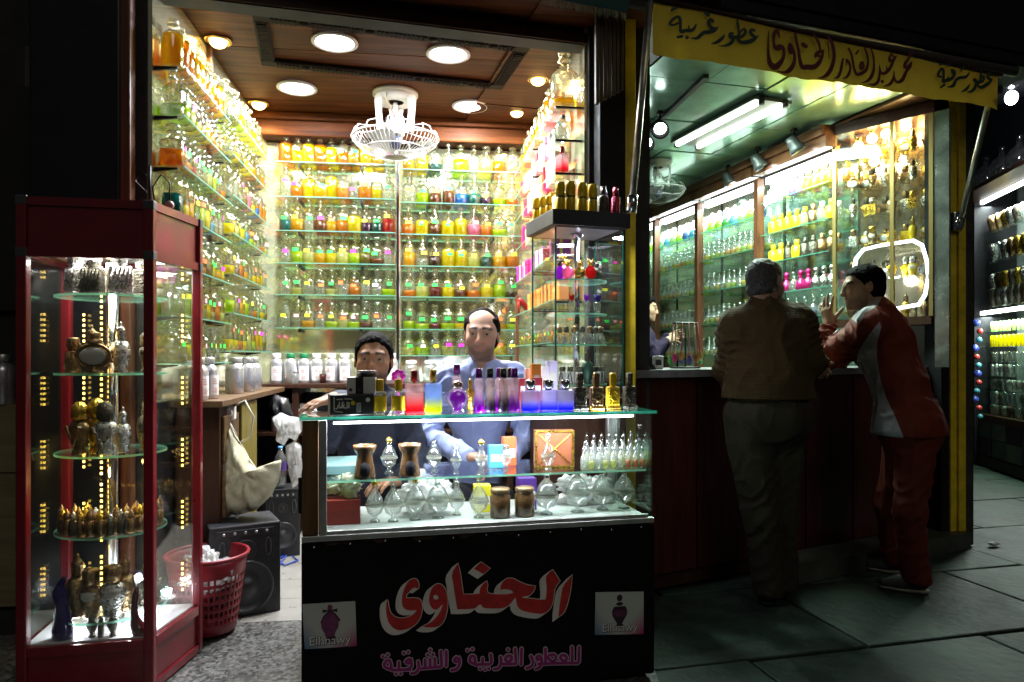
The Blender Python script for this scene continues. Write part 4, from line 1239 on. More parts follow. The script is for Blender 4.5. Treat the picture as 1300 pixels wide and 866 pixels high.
def rect_bottle(x, dep, wpx, hpx, body_mat, cap_mat, cap_w, cap_h, label, collar=None, group=None, z=None, rz=None, round_=False, depth=.5):
 w_, h_ = wpx * PXM, hpx * PXM
 t = thing('perfume_bottle', label, 'perfume bottle', group, vput(x, 520, dep, VZT + .0005 if z is None else z), VRZ if rz is None else rz)
 m = MB()
 if round_:
  m.lathe([(w_ / 2 * .9, 0), (w_ / 2, .004), (w_ / 2, h_ - .006), (w_ / 2 * .85, h_), (w_ * .2, h_ + .001)], seg=20)
 else:
  m.box((-w_ / 2, -w_ * depth / 2, 0), (w_ / 2, w_ * depth / 2, h_), bev=.006)
 m.ob('bottle_body', body_mat, t)
 cw_, ch = cap_w * PXM, cap_h * PXM
 m = MB(); m.lathe([(cw_ * .32, h_ - .002), (cw_ * .32, h_ + .007)], seg=12); m.ob('neck', M_CHROME if collar is None else collar, t)
 m = MB(); m.lathe([(cw_ / 2, h_ + .007), (cw_ / 2 * 1.0, h_ + .007 + ch * .96), (cw_ / 2 * .9, h_ + .007 + ch), (.0005, h_ + .0071 + ch)], seg=16); m.ob('cap', cap_mat, t)
 return t
M_REDCAP = principled('red_cap', (.35, .015, .01), .25, .3, coat=.5)
M_PURCAP = principled('purple_cap', (.2, .015, .3), .2, .5, coat=.5)
M_BLKCAP = principled('black_cap', (.012, .012, .012), .25, 0, coat=.6)
G_RED = grad_glass('red_fade', (.75, .02, .04), (.95, .75, .75), .01, .085)
G_BY = grad_glass('blue_yellow_fade', (.8, .85, .02), (.45, .6, .95), .012, .06, (.8, .55))
G_PUR = grad_glass('purple_fade', (.3, .0, .5), (.95, .8, .85), .015, .085, (.9, .25))
G_BLK = grad_glass('black_fade', (.03, .015, .05), (.9, .78, .75), .015, .09, (.95, .2))
G_BLU = grad_glass('blue_fade', (.02, .03, .85), (.7, .68, .9), .006, .045, (.9, .3))
# dark soap box with script, small white box and round tin on it
M_CARD = principled('black_card', (.012, .014, .013), .45)
t = thing('soap_box', 'black printed box with Arabic title and barcode on the counter', 'box', None, vput(446, 525, .10, VZT + .0005), VRZ + R(6))
m = MB(); m.box((-.075, -.05, 0), (.07, .05, .068), bev=.002); m.ob('carton', M_CARD, t)
m = MB()
def mpb(x, y): return (-.075 + (x - 190) / 365 * .145, .068 * (780 - y) / 180)
for q in ([(245, 640, 8), (290, 640, 8)], [(345, 670, 8), (345, 715, 9)], [(330, 665, 7), (330, 715, 9), (310, 718, 9)], [(305, 690, 9), (295, 712, 9), (315, 715, 8)], [(295, 690, 8), (275, 715, 9)], [(290, 665, 7), (288, 715, 8)],
  [(265, 665, 7), (265, 715, 8)], [(255, 690, 7), (248, 720, 8), (232, 722, 7)], [(300, 670, 9)], [(222, 620, 8), (222, 735, 8)], [(228, 745, 7), (290, 755, 7)], [(310, 635, 7), (370, 640, 7)]):
 stroke(m, q, mpb, -.0508, wk=1.3)
m.ob('printed_script', M_WL, t)
m = MB(); m.box((.012, -.0512, .008), (.026, -.0505, .04)); m.ob('barcode_patch', principled('paper_white', (.75, .75, .72), .6), t)
m = MB()
for k in range(6): m.box((.0135 + k * .002, -.0518, .01), (.0145 + k * .002, -.0513, .038))
m.ob('barcode_bars', M_CARD, t)
m = MB(); m.cone((.0, -.0504, .04), (.0, -.0514, .04), .0075, .0075, 16); m.ob('printed_seal', M_GOLDF, t)
m = MB(); m.cone((.05, -.0504, .05), (.05, -.0514, .05), .0075, .0075, 16); m.ob('printed_seal', M_WL, t)
t = thing('cream_box', 'small white box with black band on the black soap box', 'box', None, vput(460, 500, .11, VZT + .0697), VRZ + R(-6))
m = MB(); m.box((-.05, -.03, 0), (.047, .03, .057), bev=.002); m.ob('carton', principled('paper_white', (.75, .75, .72), .6), t)
m = MB(); m.box((-.02, -.0312, .001), (.006, .0305, .0578)); m.ob('black_band', M_CARD, t)
m = MB(); m.cone((-.037, -.0303, .014), (-.037, -.0312, .014), .006, .006, 12); m.cone((-.007, -.0315, .014), (-.007, -.0322, .014), .005, .005, 12); m.ob('printed_seal', M_GREYP, t)
t = thing('round_tin', 'round black lidded tin lying on the small white box', 'tin', None, vput(466, 476, .12, VZT + .128), VRZ)
m = MB(); m.lathe([(.034, 0), (.036, .003), (.036, .014)], seg=24); m.ob('tin_base', M_CARD, t)
m = MB(); m.lathe([(.0368, .012), (.0368, .019), (.034, .022), (.0005, .0225)], seg=24); m.ob('tin_lid', thin_glass('tin_lid_clear', (.2, .22, .22), .2), t)
for x, lab in ((482, 'gold banded round bottle beside the black soap box'), (506, 'gold banded round bottle beside the red faded bottle')):
 t = thing('perfume_bottle', lab, 'perfume bottle', 'gold banded bottles', vput(x, 525, .075, VZT + .0005), VRZ)
 m = MB(); m.lathe([(.0225, 0), (.024, .003), (.024, .07), (.02, .075), (.009, .077)], seg=22); m.ob('glass_body', M_BG, t)
 m = MB(); m.lathe([(.0245, .01), (.0245, .06)], seg=22, close=False); m.ob('gold_band', M_GOLDF, t)
 m = MB(); m.lathe([(.0125, .078), (.0135, .08), (.0135, .116), (.012, .119), (.0005, .1195)], seg=18); m.ob('cap', M_GOLDF, t)
t = thing('flower_wand', 'magenta flower topped wand standing between the gold bottles', 'ornament', None, vput(506, 515, .2, VZT + .0005), VRZ)
m = MB(); m.cone((0, 0, 0), (0, 0, .1), .004, .004); m.cone((0, 0, 0), (0, 0, .004), .02, .02); m.ob('stem', principled('magenta', (.6, .02, .5), .4), t)
for k in range(7):
 a = k * .9; m = MB(); m.ball((.016 * math.cos(a), 0, .125 + .016 * math.sin(a)), .011, 8, 6, 0, (1, .5, 1)); m.ob('petal', principled('magenta', (.6, .02, .5), .4), t)
rect_bottle(526, .08, 24, 38, G_RED, M_REDCAP, 9, 14, 'red glass bottle fading to pink with red cap')
rect_bottle(550, .08, 22, 38, G_BY, M_GOLDM, 8.5, 15, 'yellow and blue faded glass bottle with gold cap')
t = thing('perfume_bottle', 'round clear bottle with violet heart and silver shoulders', 'perfume bottle', None, vput(581, 524, .08, VZT + .0005), VRZ)
m = MB(); m.lathe([(.018, 0), (.024, .004), (.02, .014), (.036, .032), (.043, .052), (.034, .074), (.014, .084), (.01, .09)], seg=24, sy=.55); m.ob('glass_body', M_BG, t)
m = MB(); m.lathe([(.0005, .012), (.018, .026), (.029, .048), (.024, .066), (.0005, .076)], seg=20, sy=.5); m.ob('oil', OIL['violet'], t)
m = MB(); m.lathe([(.015, .084), (.02, .09), (.02, .102), (.012, .11), (.0005, .112)], seg=18); m.ob('cap', principled('blush_metal', (.7, .5, .42), .2, .8), t)
rect_bottle(580, .19, 12, 46, G_PUR, M_PURCAP, 9, 13, 'slim violet bottle behind the round violet bottle', z=None)
t = thing('perfume_bottle', 'small gold statuette bottle behind the round violet bottle', 'perfume bottle', None, vput(597, 524, .17, VZT + .0005), VRZ)
m = MB(); m.lathe([(.012, 0), (.014, .006), (.009, .03), (.016, .055), (.012, .075), (.006, .085), (.01, .1), (.0005, .118)], seg=14); m.ob('bottle_body', M_GOLDM, t)
for i, (x, dep, g_, c_, lab) in enumerate(((608, .08, G_PUR, M_PURCAP, 'tall waisted violet bottle with violet cap, leftmost of its row'), (622, .085, G_BLK, M_BLKCAP, 'tall waisted black bottle with black cap, beside leftmost violet one'),
      (634, .12, G_PUR, M_PURCAP, 'tall waisted violet bottle half hidden between the black ones'), (639, .075, G_BLK, M_BLKCAP, 'tall waisted black bottle, second from right of its row'), (653, .08, G_PUR, M_PURCAP, 'tall waisted violet bottle, rightmost of its row'), (648, .13, G_BLK, M_BLKCAP, 'tall waisted black bottle behind the rightmost violet one'))):
 t = thing('perfume_bottle', lab, 'perfume bottle', 'tall waisted bottles', vput(x, 523, dep, VZT + .0005), VRZ)
 m = wavy_lathe([(.018, 0), (.02, .003), (.018, .03), (.0145, .06), (.0165, .09), (.018, .11), (.014, .118), (.008, .12)], 4, .06, .8, 20); m.ob('glass_body', g_, t)
 m = MB(); m.lathe([(.012, .121), (.0125, .123), (.0125, .155), (.0005, .156)], seg=16); m.ob('cap', c_, t)
for i, (x, dep) in enumerate(((673, .07), (696, .075), (717, .07))):
 rect_bottle(x, dep, 23, 28, G_BLU, M_CHROME, 14, 11, 'square blue faded bottle with silver cap, ' + ('left', 'middle', 'right')[i] + ' of three', group='square blue bottles')
for i, (x, mat, nm) in enumerate(((736, M_PEWTER, 'dark pewter'), (757, M_BRONZE, 'bronze'), (778, M_GOLDF, 'bright gold'), (799, M_PEWTER, 'olive pewter'))):
 t = thing('filigree_bottle', f'{nm} filigree bottle, {("leftmost", "second", "third", "rightmost")[i]} of four on the counter end', 'perfume bottle', 'filigree bottles', vput(x, 519, .075 + .006 * i, VZT + .0005), VRZ)
 m = MB(); m.box((-.024, -.016, .012), (.024, .016, .085), bev=.006)
 for a in range(4):
  for c in range(6):
   m.ball((-.018 + a * .012, -.0165, .02 + c * .011), .0042, 6, 4)
 m.tube([(.014 * math.cos(k * .524), -.018, .05 + .018 * math.sin(k * .524)) for k in range(12)], .003, 5, 0, True)
 m.ob('bottle_body', mat, t)
 m = MB()
 for k in range(9): m.ball((-.024 + k * .006, -.012, .006), .0065, 6, 5)
 m.ball((0, 0, .008), .02, 10, 6, 0, (1.2, .8, .4)); m.ob('beaded_foot', M_GOLDM if i in (1, 2) else M_SILVER, t)
 m = wavy_lathe([(.012, .086), (.0125, .1), (.0135, .13), (.011, .136), (.0005, .137)], 8, .07); m.ob('cap', mat, t)
# boxes standing behind on the counter
for (x, dep, w_, h_, c_, lab) in ((663, .2, 11, 42, (.3, .01, .02), 'dark red box behind the square blue bottles'), (680, .24, 14, 62, (.85, .3, .03), 'orange carton behind the square blue bottles'), (670, .3, 9, 55, (.8, .6, .65), 'pale pink carton behind the dark red box'),
        (692, .27, 10, 58, (.75, .7, .78), 'white carton beside the orange carton'), (682, .19, 13, 43, (.28, .01, .02), 'second dark red box in front of the orange carton'), (700, .31, 16, 66, (.6, .55, .8), 'lilac carton behind the white carton')):
 t = thing('carton', lab, 'box', None, vput(x, 515, dep, VZT + .0005), VRZ + random.uniform(-.15, .15))
 m = MB(); m.box((-w_ * PXM / 2, -.012, 0), (w_ * PXM / 2, .012, h_ * PXM), bev=.0015); m.ob('carton_body', principled('carton_' + lab.split()[0] + lab.split()[1], c_, .45), t)
 m = MB(); m.box((-w_ * PXM / 2 * .6, -.0128, h_ * PXM * .55), (w_ * PXM / 2 * .6, -.0121, h_ * PXM * .75)); m.ob('printed_label', M_WL, t)
# ------------------------------------------------------------------ goods inside the glass counter
M_DEC = thin_glass('decanter_glass', (.95, .985, .97), .14, .02, refr=.2, body=.05, edge=(.4, .48, .45))
M_CERAM = principled('brown_glaze', (.1, .05, .018), .25, 0, var=.5, vscale=30, coat=.5)
ZM_ = ZM.z; ZFL = VZB + .0085
for i, x in enumerate((463, 520)):
 t = thing('incense_burner', ('brown glazed ceramic oil burner, left one on the middle shelf', 'brown glazed ceramic oil burner, right one on the middle shelf')[i], 'burner', 'ceramic burners', vput(x, 600, .09, ZM_ + .0005), VRZ)
 m = MB(); pr = [(.036, 0), (.038, .006), (.03, .05), (.026, .078), (.034, .09), (.04, .104), (.04, .112), (.03, .112), (.024, .1)]
 m.lathe(pr, seg=24); m.ob('burner_body', M_CERAM, t)
 m = MB(); m.lathe([(.0005, -.0425), (.018, -.0425), (.018, -.028)], (0, 0, 0), 16, sx=1, sy=1.4, M=Matrix.Translation((0, 0, .03)) @ Matrix.Rotation(R(90), 4, 'X') @ Matrix.Scale(-1, 4, (0, 0, 1)) if False else Matrix.Translation((0, .0, .03)) @ Matrix.Rotation(R(-90), 4, 'X'))
 m.ob('candle_opening', M_BLACK, t)
 m = MB(); m.lathe([(.0005, .108), (.028, .1095)], seg=20, close=False); m.ob('oil_dish', OIL['brown'], t)
def decanter(x, dep, z, r, h, label, top='ball', mat=None, gold=False, sq=0., name='decanter'):
 t = thing(name, label, 'decanter', 'glass decanters in the counter', vput(x, 640, dep, z), VRZ)
 m = MB(); m.lathe([(r * .55, 0), (r * .5, .004), (.006, .012), (.008, .02), (r * .75, .032), (r, .032 + r * .8), (r * .7, .032 + r * 1.6), (.009, .036 + r * 2.1), (.007, h * .8), (.012, h * .84)], seg=22); m.ob('glass_body', mat or M_DEC, t)
 m = MB(); m.lathe([(.006, h * .835), (.01, h * .86), (.013, h * .92), (.008, h * .97), (.0005, h)], seg=14); m.ob('stopper', M_GOLDM if gold else M_STOP, t)
 m = MB(); m.lathe([(r * 1.005, .03 + r * .72), (r * 1.015, .032 + r * .8), (r * 1.005, .034 + r * .88)], seg=22, close=False)
 m.ob('painted_band', thin_glass('painted_band', (.8, .82, .7), .2, .1, 0, .4), t)
 return t
for i, (x, dep, r, h, gold, lab) in enumerate(((476, .12, .034, .15, True, 'round footed glass decanter with gold neck beside red box'), (499, .11, .036, .15, False, 'dotted round glass decanter in front of the white bag'), (527, .12, .04, .155, True, 'gold topped glass decanter in front of the white bag'),
         (556, .13, .042, .15, False, 'wide glass decanter right of the gold topped one'), (580, .16, .03, .14, False, 'small clear decanter right of the white bag'), (608, .1, .036, .16, False, 'tall necked glass decanter left of the brown jars'),
         (694, .1, .045, .15, False, 'angular clear decanter right of the brown jars'), (733, .11, .048, .155, False, 'large clear decanter below the small bottles, left'), (765, .12, .044, .15, False, 'flower painted decanter near the right end, middle'), (792, .13, .042, .15, False, 'clear decanter in the right corner of the case'))):
 decanter(x, dep, ZFL, r, h, lab, gold=gold)
for i, (x, dep, r, h, lab) in enumerate(((494, .16, .03, .13, 'gold rimmed glass goblet decanter between the ceramic burners'), (551, .14, .028, .12, 'thin glass decanter right of the right burner'), (579, .1, .02, .1, 'pink rimmed glass goblet on the middle shelf'), (611, .1, .022, .12, 'amber footed glass goblet on the middle shelf'), (642, .11, .024, .1, 'short clear decanter left of the gold frame'), (696, .09, .028, .14, 'tall decanter in front of the gold framed box'))):
 decanter(x, dep, ZM_ + .0005, r, h, lab, gold=i in (0, 3))
for i, x in enumerate((635, 666)):
 t = thing('storage_jar', ('brown patterned jar, left of two on the case floor', 'brown patterned jar, right of two on the case floor')[i], 'jar', 'brown jars', vput(x, 668, .09, ZFL), VRZ)
 m = MB(); m.lathe([(.034, 0), (.037, .004), (.037, .075), (.031, .085), (.031, .09)], seg=22); m.ob('jar_body', M_CERAM, t)
 m = MB(); m.lathe([(.034, .09), (.035, .093), (.035, .102), (.032, .105), (.0005, .106)], seg=22); m.ob('lid', principled('jar_lid', (.2, .13, .06), .4, .5), t)
def cartonv(x, y, dep, z, w_, d_, h_, col, label, rz=0., mat=None, band=None):
 t = thing('carton', label, 'box', None, vput(x, y, dep, z), VRZ + rz)
 m = MB(); m.box((-w_ / 2, -d_ / 2, 0), (w_ / 2, d_ / 2, h_), bev=.002); m.ob('carton_body', mat or principled('carton_' + '_'.join(label.split()[:3]), col, .5), t)
 m = MB(); m.box((-w_ / 2 * .8, -d_ / 2 - .0008, h_ * .3), (w_ / 2 * .8, -d_ / 2 - .0001, h_ * .6)); m.ob('printed_label', band or M_WL, t)
cartonv(436, 670, .14, ZFL, .115, .09, .085, (.28, .03, .02), 'red carton in the left corner of the glass case', band=principled('carton_red_dull', (.24, .03, .02), .5))
cartonv(668, 640, .2, ZFL, .07, .05, .12, (.07, .02, .2), 'dark violet carton behind the brown jars')
cartonv(630, 600, .2, ZM_ + .0005, .06, .04, .085, (.05, .25, .45), 'blue carton on the middle shelf near the centre')
cartonv(646, 600, .24, ZM_ + .0005, .05, .04, .11, (.75, .12, .03), 'orange topped carton behind the blue carton')
cartonv(612, 640, .2, ZFL, .06, .05, .1, (.7, .6, .02), 'bright yellow carton behind the tall necked decanter')
t = thing('gift_box', 'gold framed brown presentation box on the middle shelf', 'box', None, vput(703, 600, .17, ZM_ + .0005), VRZ - R(8))
m = MB(); m.box((-.075, -.02, 0), (.075, .02, .14), bev=.002); m.ob('box_body', principled('brown_satin', (.22, .07, .03), .4), t)
m = MB()
for a, c in (((-.075, 0), (.075, .008)), ((-.075, .132), (.075, .14)), ((-.075, .008), (-.067, .132)), ((.067, .008), (.075, .132))): m.box((a[0], -.024, a[1] + .0005), (c[0], -.0205, c[1] - .0005))
m.cone((-.06, -.0225, .015), (.06, -.0225, .125), .002, .002, 6); m.cone((-.06, -.0225, .125), (.06, -.0225, .015), .002, .002, 6)
m.ob('gold_frame', M_GOLDM, t)
sv = MB(); sv.lathe([(.011, 0), (.0125, .003), (.0125, .045), (.006, .052), (.005, .06)], seg=12); svm = sv.mesh('glass_body', M_BG2)
sc_ = MB(); sc_.lathe([(.006, .06), (.006, .063), (.0085, .068), (.006, .076), (.0005, .084)], seg=10); scm = sc_.mesh('stopper', M_STOP)
sf_ = MB(); sf_.lathe([(.0105, .004), (.0108, .03), (.0005, .0305)], seg=10); sfm = sf_.mesh('oil', OIL['clear'])
for r_ in range(3):
 for i in range(9):
  x = 741 + i * 9.3 + r_ * 2
  amber = i >= 6 and r_ == 0
  t = thing('sample_bottle', f"slim {'amber' if amber else 'clear'} sample bottle, {ordl(i, 9)}, {('front', 'middle', 'rear')[r_]} row on the middle shelf", 'bottle', 'sample bottles in the counter', vput(x, 600, .08 + r_ * .05, ZM_ + .0005), 0)
  t.scale = (1, 1, 1.0 + .25 * r_)
  link('glass_body', svm, t); link('stopper', scm, t); link('oil', sfm, t, mat=OIL['amber' if amber else random.choice(('clear', 'clear', 'pale yellow'))])
def crumple(name, c, sz, mat, label, cat, seed=0, amp=.28, parent=None, neck=None):
 m = MB(); seg, rg = 40, 26; vs, fs = [], []
 for k in range(rg + 1):
  ph = math.pi * k / rg
  for i in range(seg):
   a = 2 * math.pi * i / seg
   d = Vector((math.sin(ph) * math.cos(a), math.sin(ph) * math.sin(a), -math.cos(ph)))
   q = d * 1.7 + Vector((seed * 3.1, seed, 0))
   rdg = 1 - abs(mnoise.noise(q * 1.3)) * 2.4 * amp - abs(mnoise.noise(q * 2.9)) * 1.6 * amp - abs(mnoise.noise(q * 6.3)) * .9 * amp + mnoise.noise(q * .6) * .5
   if neck and d.z > .2: rdg *= 1 - (d.z - .2) * neck; d = Vector((d.x, d.y, d.z * (1 + .6 * (d.z - .2))))
   vs.append((d.x * sz[0] * rdg, d.y * sz[1] * rdg, d.z * sz[2] * rdg))
 z0 = min(v[2] for v in vs)
 cut = z0 * .82
 vs = [(v[0], v[1], max(v[2], cut) - cut) for v in vs]
 for k in range(rg):
  for i in range(seg):
   j = (i + 1) % seg; fs.append((k * seg + i, k * seg + j, (k + 1) * seg + j, (k + 1) * seg + i))
 m.add(vs, fs, 0, True)
 return tag(m.ob(name, mat, None, c), label, cat)
M_BAGW = thin_glass('white_bag', (.86, .86, .84), .12, .25, 0, .7)
M_BAGG = thin_glass('green_bag', (.72, .78, .5), .12, .25, 0, .75)
crumple('plastic_bag', vput(437, 640, .14, ZFL + .0855), (.075, .06, .055), M_BAGG, 'crumpled pale green plastic bag on the red carton', 'bag', 1)
crumple('plastic_bag', vput(540, 670, .22, ZFL), (.13, .08, .085), M_BAGW, 'crumpled white plastic bag behind the decanters in the case', 'bag', 2)
crumple('plastic_bag', vput(745, 670, .24, ZFL), (.14, .07, .075), M_BAGW, 'crumpled clear plastic bag in the right half of the case', 'bag', 5)
m = MB(); m.box((-.09, -.12, 0), (.09, .12, .035), bev=.004)
tag(m.ob('ledger', principled('teal_cloth', (.12, .25, .25), .7), None, vput(440, 590, .27, ZM_ + .0005), VRZ), 'teal bound ledger lying in the case behind the left burner', 'book')
# ------------------------------------------------------------------ square glass tower with black top
TWA = Vector((.563, 2.95, 0)); TRZ = R(10)
tow = thing('display_tower', 'square glass display tower with black block top behind the counter', 'display', None, TWA, TRZ)
TW_, TD_ = .315, .3
ZTB = px(706, 284, 2.97).z; ZTT = px(703, 263, 2.95).z
m = MB(); m.box((-.02, -.02, ZTB), (TW_ + .025, TD_ + .04, ZTT), bev=.003); m.ob('top_block', principled('charcoal_laminate', (.03, .03, .035), .45, var=.15), tow)
m = MB(); m.box((.01, .01, ZTB - .006), (TW_ - .01, TD_ - .01, ZTB - .0005)); m.ob('lamp_plate', principled('lilac_white', (.55, .53, .62), .35), tow)
for a, c in (((0, 0), (TW_, .005)), ((0, TD_ - .005), (TW_, TD_)), ((0, .006), (.005, TD_ - .006)), ((TW_ - .005, .006), (TW_, TD_ - .006))):
 m = MB(); m.box((a[0], a[1], 1.02), (c[0], c[1], ZTB - .0065)); m.ob('glass_pane', M_GLASS, tow)
for a in ((0, 0), (TW_, 0), (0, TD_), (TW_, TD_)):
 m = MB(); m.box((a[0] - .003, a[1] - .003, 1.02), (a[0] + .003, a[1] + .003, ZTB - .0065)); m.ob('glass_edge', liquid('dark_glass_edge', (.03, .16, .11), .2), tow)
m = MB(); m.box((-.01, -.01, 0), (TW_ + .01, TD_ + .01, 1.018), bev=.004); m.ob('base_box', M_WOODD, tow)
TC = Vector((TW_ / 2, TD_ / 2))
m = MB(); m.cone((TC.x, TC.y, 1.02), (TC.x, TC.y, ZTB - .007), .013, .013, 14); m.lathe([(.013, -.02), (.028, -.008), (.03, 0)], (TC.x, TC.y, ZTB - .0065), 16); m.ob('centre_pole', M_CHROME, tow)
lamp('tower_light', 'AREA', tow, (TC.x + .06, TC.y, ZTB - .012), 2.6, (.8, .8, 1.0), .12)
ZTS = [px(735, y, 3.1).z for y in (356, 399, 438)]
for z in ZTS + [1.075]:
 m = MB(); m.lathe([(.014, -.0035), (.135, -.0035), (.135, .0035), (.014, .0035)], (TC.x, TC.y, z), 32, close=False)
 for k in range(len(m.f)):
  m.s[k] = False
  if k % 3 == 1: m.m[k] = 1
 m.ob('round_shelf', [M_SHELF, M_EDGE], tow)
TMX = Matrix.Translation(TWA) @ Matrix.Rotation(TRZ, 4, 'Z')
def tput(ang, r, z):
 return TMX @ Vector((TC.x + r * math.cos(R(ang)), TC.y + r * math.sin(R(ang)), z))
# apothecary lookalikes on the tower shelves
fan_b = MB(); fan_b.lathe([(.006, .0), (.012, .004), (.017, .03), (.021, .042), (.014, .05), (.007, .054)], seg=14, sy=.6); fanm = fan_b.mesh('glass_body', M_DEC)
crown = MB(); crown.ball((0, 0, .066), .012, 10, 6)
for a in range(5): crown.cone((.008 * math.cos(a * 1.256), .008 * math.sin(a * 1.256), .072), (.012 * math.cos(a * 1.256), .012 * math.sin(a * 1.256), .086), .004, .0005, 6)
crownm = crown.mesh('stopper', M_GOLDM)
ballf = MB(); ballf.ball((0, 0, .03), .027, 16, 10, 0, (1, .7, 1)); ballf.lathe([(.016, 0), (.017, .004), (.01, .008)], seg=12); ballm = ballf.mesh('glass_body', M_DEC)
for i, (ang, r, kind, bm_, sm_, sc, lab) in enumerate((
 (225, .1, 0, OIL['pink'], M_GOLDM, 1.0, 'pink ball bottle, left front on the top tower shelf'), (200, .1, 0, OIL['violet'], M_PEWTER, 1.1, 'violet ball bottle at the left of the top tower shelf'), (255, .1, 0, M_GOLDM, M_GOLDM, .95, 'gold round bottle at the front of top tower shelf'),
 (285, .1, 0, OIL['red'], M_GOLDM, 1.05, 'red round bottle with gold dots, top tower shelf'), (310, .1, 0, M_PEWTER, M_PEWTER, 1.0, 'black round bottle right of red one, top tower shelf'), (335, .1, 0, M_PEWTER, M_SILVER, .9, 'black and silver bottle, far right of top tower shelf'), (120, .08, 0, OIL['pink'], M_GOLDM, 1.5, 'large pink ball bottle at the back of top tower shelf'),
 (235, .095, 1, M_DEC, OIL['red'], 1.0, 'fan shaped crystal bottle with red stopper, second tower shelf'), (275, .095, 1, M_DEC, OIL['violet'], 1.0, 'fan shaped crystal bottle with violet stopper, second tower shelf'), (308, .1, 1, M_DEC, principled('indigo', (.04, .01, .3), .3), 1.0, 'crystal bottle with indigo crown, second tower shelf, left twin'), (322, .1, 1, M_DEC, principled('indigo', (.04, .01, .3), .3), 1.0, 'crystal bottle with indigo crown, second tower shelf, right twin'))):
 t = thing('crystal_bottle', lab, 'bottle', 'crystal bottles in the tower', tput(ang, r, ZTS[0 if kind == 0 else 1] + .004), R(ang + 90) + TRZ)
 t.scale = (sc,) * 3
 link('glass_body', ballm if kind == 0 else fanm, t, mat=bm_)
 link('stopper', crownm, t, mat=sm_)
vt = MB(); vt.lathe([(.016, 0), (.018, .004), (.016, .03), (.009, .045), (.006, .05)], seg=14); vtm = vt.mesh('glass_body', M_DEC)
vs_ = MB(); vs_.lathe([(.009, .05), (.012, .054), (.012, .072), (.006, .078), (.0005, .079)], seg=12); vsm = vs_.mesh('cap', M_BRONZE)
vl = MB(); vl.add([(-.012, -.0165, .004), (.012, -.0165, .004), (.0, -.012, .04)], [(0, 1, 2)]); vlm = vl.mesh('silver_label', M_PEARL)
for i in range(8):
 ang = 205 + i * 18.5
 t = thing('crystal_bottle', f'brown capped tapered bottle, {ordl(i, 8)} on the third tower shelf', 'bottle', 'tapered bottles in the tower', tput(ang, .11, ZTS[2] + .004), R(ang + 90) + TRZ)
 link('glass_body', vtm, t); link('cap', vsm, t, mat=(M_BRONZE, M_PEWTER)[i % 2]); link('silver_label', vlm, t)
bw = MB(); bw.box((-.015, -.01, 0), (.015, .01, .052), bev=.003); bwm = bw.mesh('bottle_body', principled('white_enamel', (.8, .8, .8), .3))
bl = MB(); bl.cone((-.012, -.0108, .0), (-.003, -.0108, .05), .0022, .0022, 5); bl.cone((.012, -.0108, .0), (.003, -.0108, .05), .0022, .0022, 5); blm = bl.mesh('black_stripe', M_BLKCAP)
bc = MB(); bc.box((-.012, -.009, .053), (.012, .009, .075), bev=.003); bcm = bc.mesh('cap', M_PEWTER)
for i in range(7):
 ang = 215 + i * 19
 if i == 3:
  ornate('tall', tput(ang, .115, 1.079), 0, principled('verdigris', (.05, .12, .09), .4, .4), M_PEWTER, 'green bead topped bottle among the white and black ones', None, .75, 'metal_flask')
  continue
 t = thing('striped_bottle', f'white and black striped bottle, {ordl(i, 7)} on the lowest tower shelf', 'bottle', 'striped bottles in the tower', tput(ang, .115, 1.079), R(ang + 90) + TRZ)
 link('bottle_body', bwm, t); link('black_stripe', blm, t); link('cap', bcm, t)
# on the tower's top
gb = MB(); gb.lathe([(.019, 0), (.0205, .003), (.0205, .055), (.0195, .057)], seg=18); gbm = gb.mesh('bottle_body', M_GOLDF)
gn = MB(); gn.lathe([(.0195, .057), (.0195, .064)], seg=18); gnm = gn.mesh('collar', M_PEWTER)
gc = MB(); gc.lathe([(.0205, .064), (.0205, .118), (.018, .124), (.0005, .125)], seg=18); gcm = gc.mesh('cap', M_GOLDF)
for i, (u, v, sc, lab) in enumerate(((.03, .035, 1.0, 'gold cylinder bottle on the tower top, leftmost of four tall ones'), (.075, .03, 1.05, 'gold cylinder bottle on the tower top, second tall one'), (.128, .028, 1.03, 'gold cylinder bottle on the tower top, third tall one'), (.178, .03, 1.0, 'gold cylinder bottle on the tower top, rightmost of the four'),
        (.0, .1, .62, 'small gold cylinder bottle near the left tower edge, front one'), (-.002, .17, .7, 'small gold cylinder bottle near the left tower edge, middle one'), (-.004, .25, .8, 'pale gold cylinder bottle near the left tower edge, rear one'))):
 t = thing('cylinder_bottle', lab, 'perfume bottle', 'gold cylinder bottles', TMX @ Vector((u + .005, v, ZTT + .0005)), TRZ)
 t.scale = (sc,) * 3
 link('bottle_body', gbm, t); link('collar', gnm, t); link('cap', gcm, t)
for (u, mat, lab, capm) in ((.235, M_PEWTER, 'dark filigree bottle on the tower top beside the gold ones', M_PEWTER), (.295, principled('rose_foil', (.5, .06, .12), .25, .7, bump=.8, bscale=90), 'rose pink studded bottle at the right end of tower top', None)):
 t = thing('filigree_bottle', lab, 'perfume bottle', None, TMX @ Vector((u, .035, ZTT + .0005)), TRZ)
 m = wavy_lathe([(.021, 0), (.024, .004), (.024, .07), (.018, .08), (.01, .083)] if capm else [(.018, 0), (.019, .003), (.019, .075), (.012, .08)], 7, .05, 2.0, 28); m.ob('bottle_body', mat, t)
 m = wavy_lathe([(.0125, .083), (.0125, .12), (.0005, .121)], 6, .05); m.ob('cap', capm or mat, t)
m = MB(); m.lathe([(.009, 0), (.009, .09), (.004, .1), (.004, .118), (.0005, .12)], seg=12)
tag(m.ob('atomiser', M_PURCAP, None, TMX @ Vector((.265, .07, ZTT + .0005))), 'thin purple atomiser stick behind the dark filigree bottle', 'atomiser')
random.seed(21)
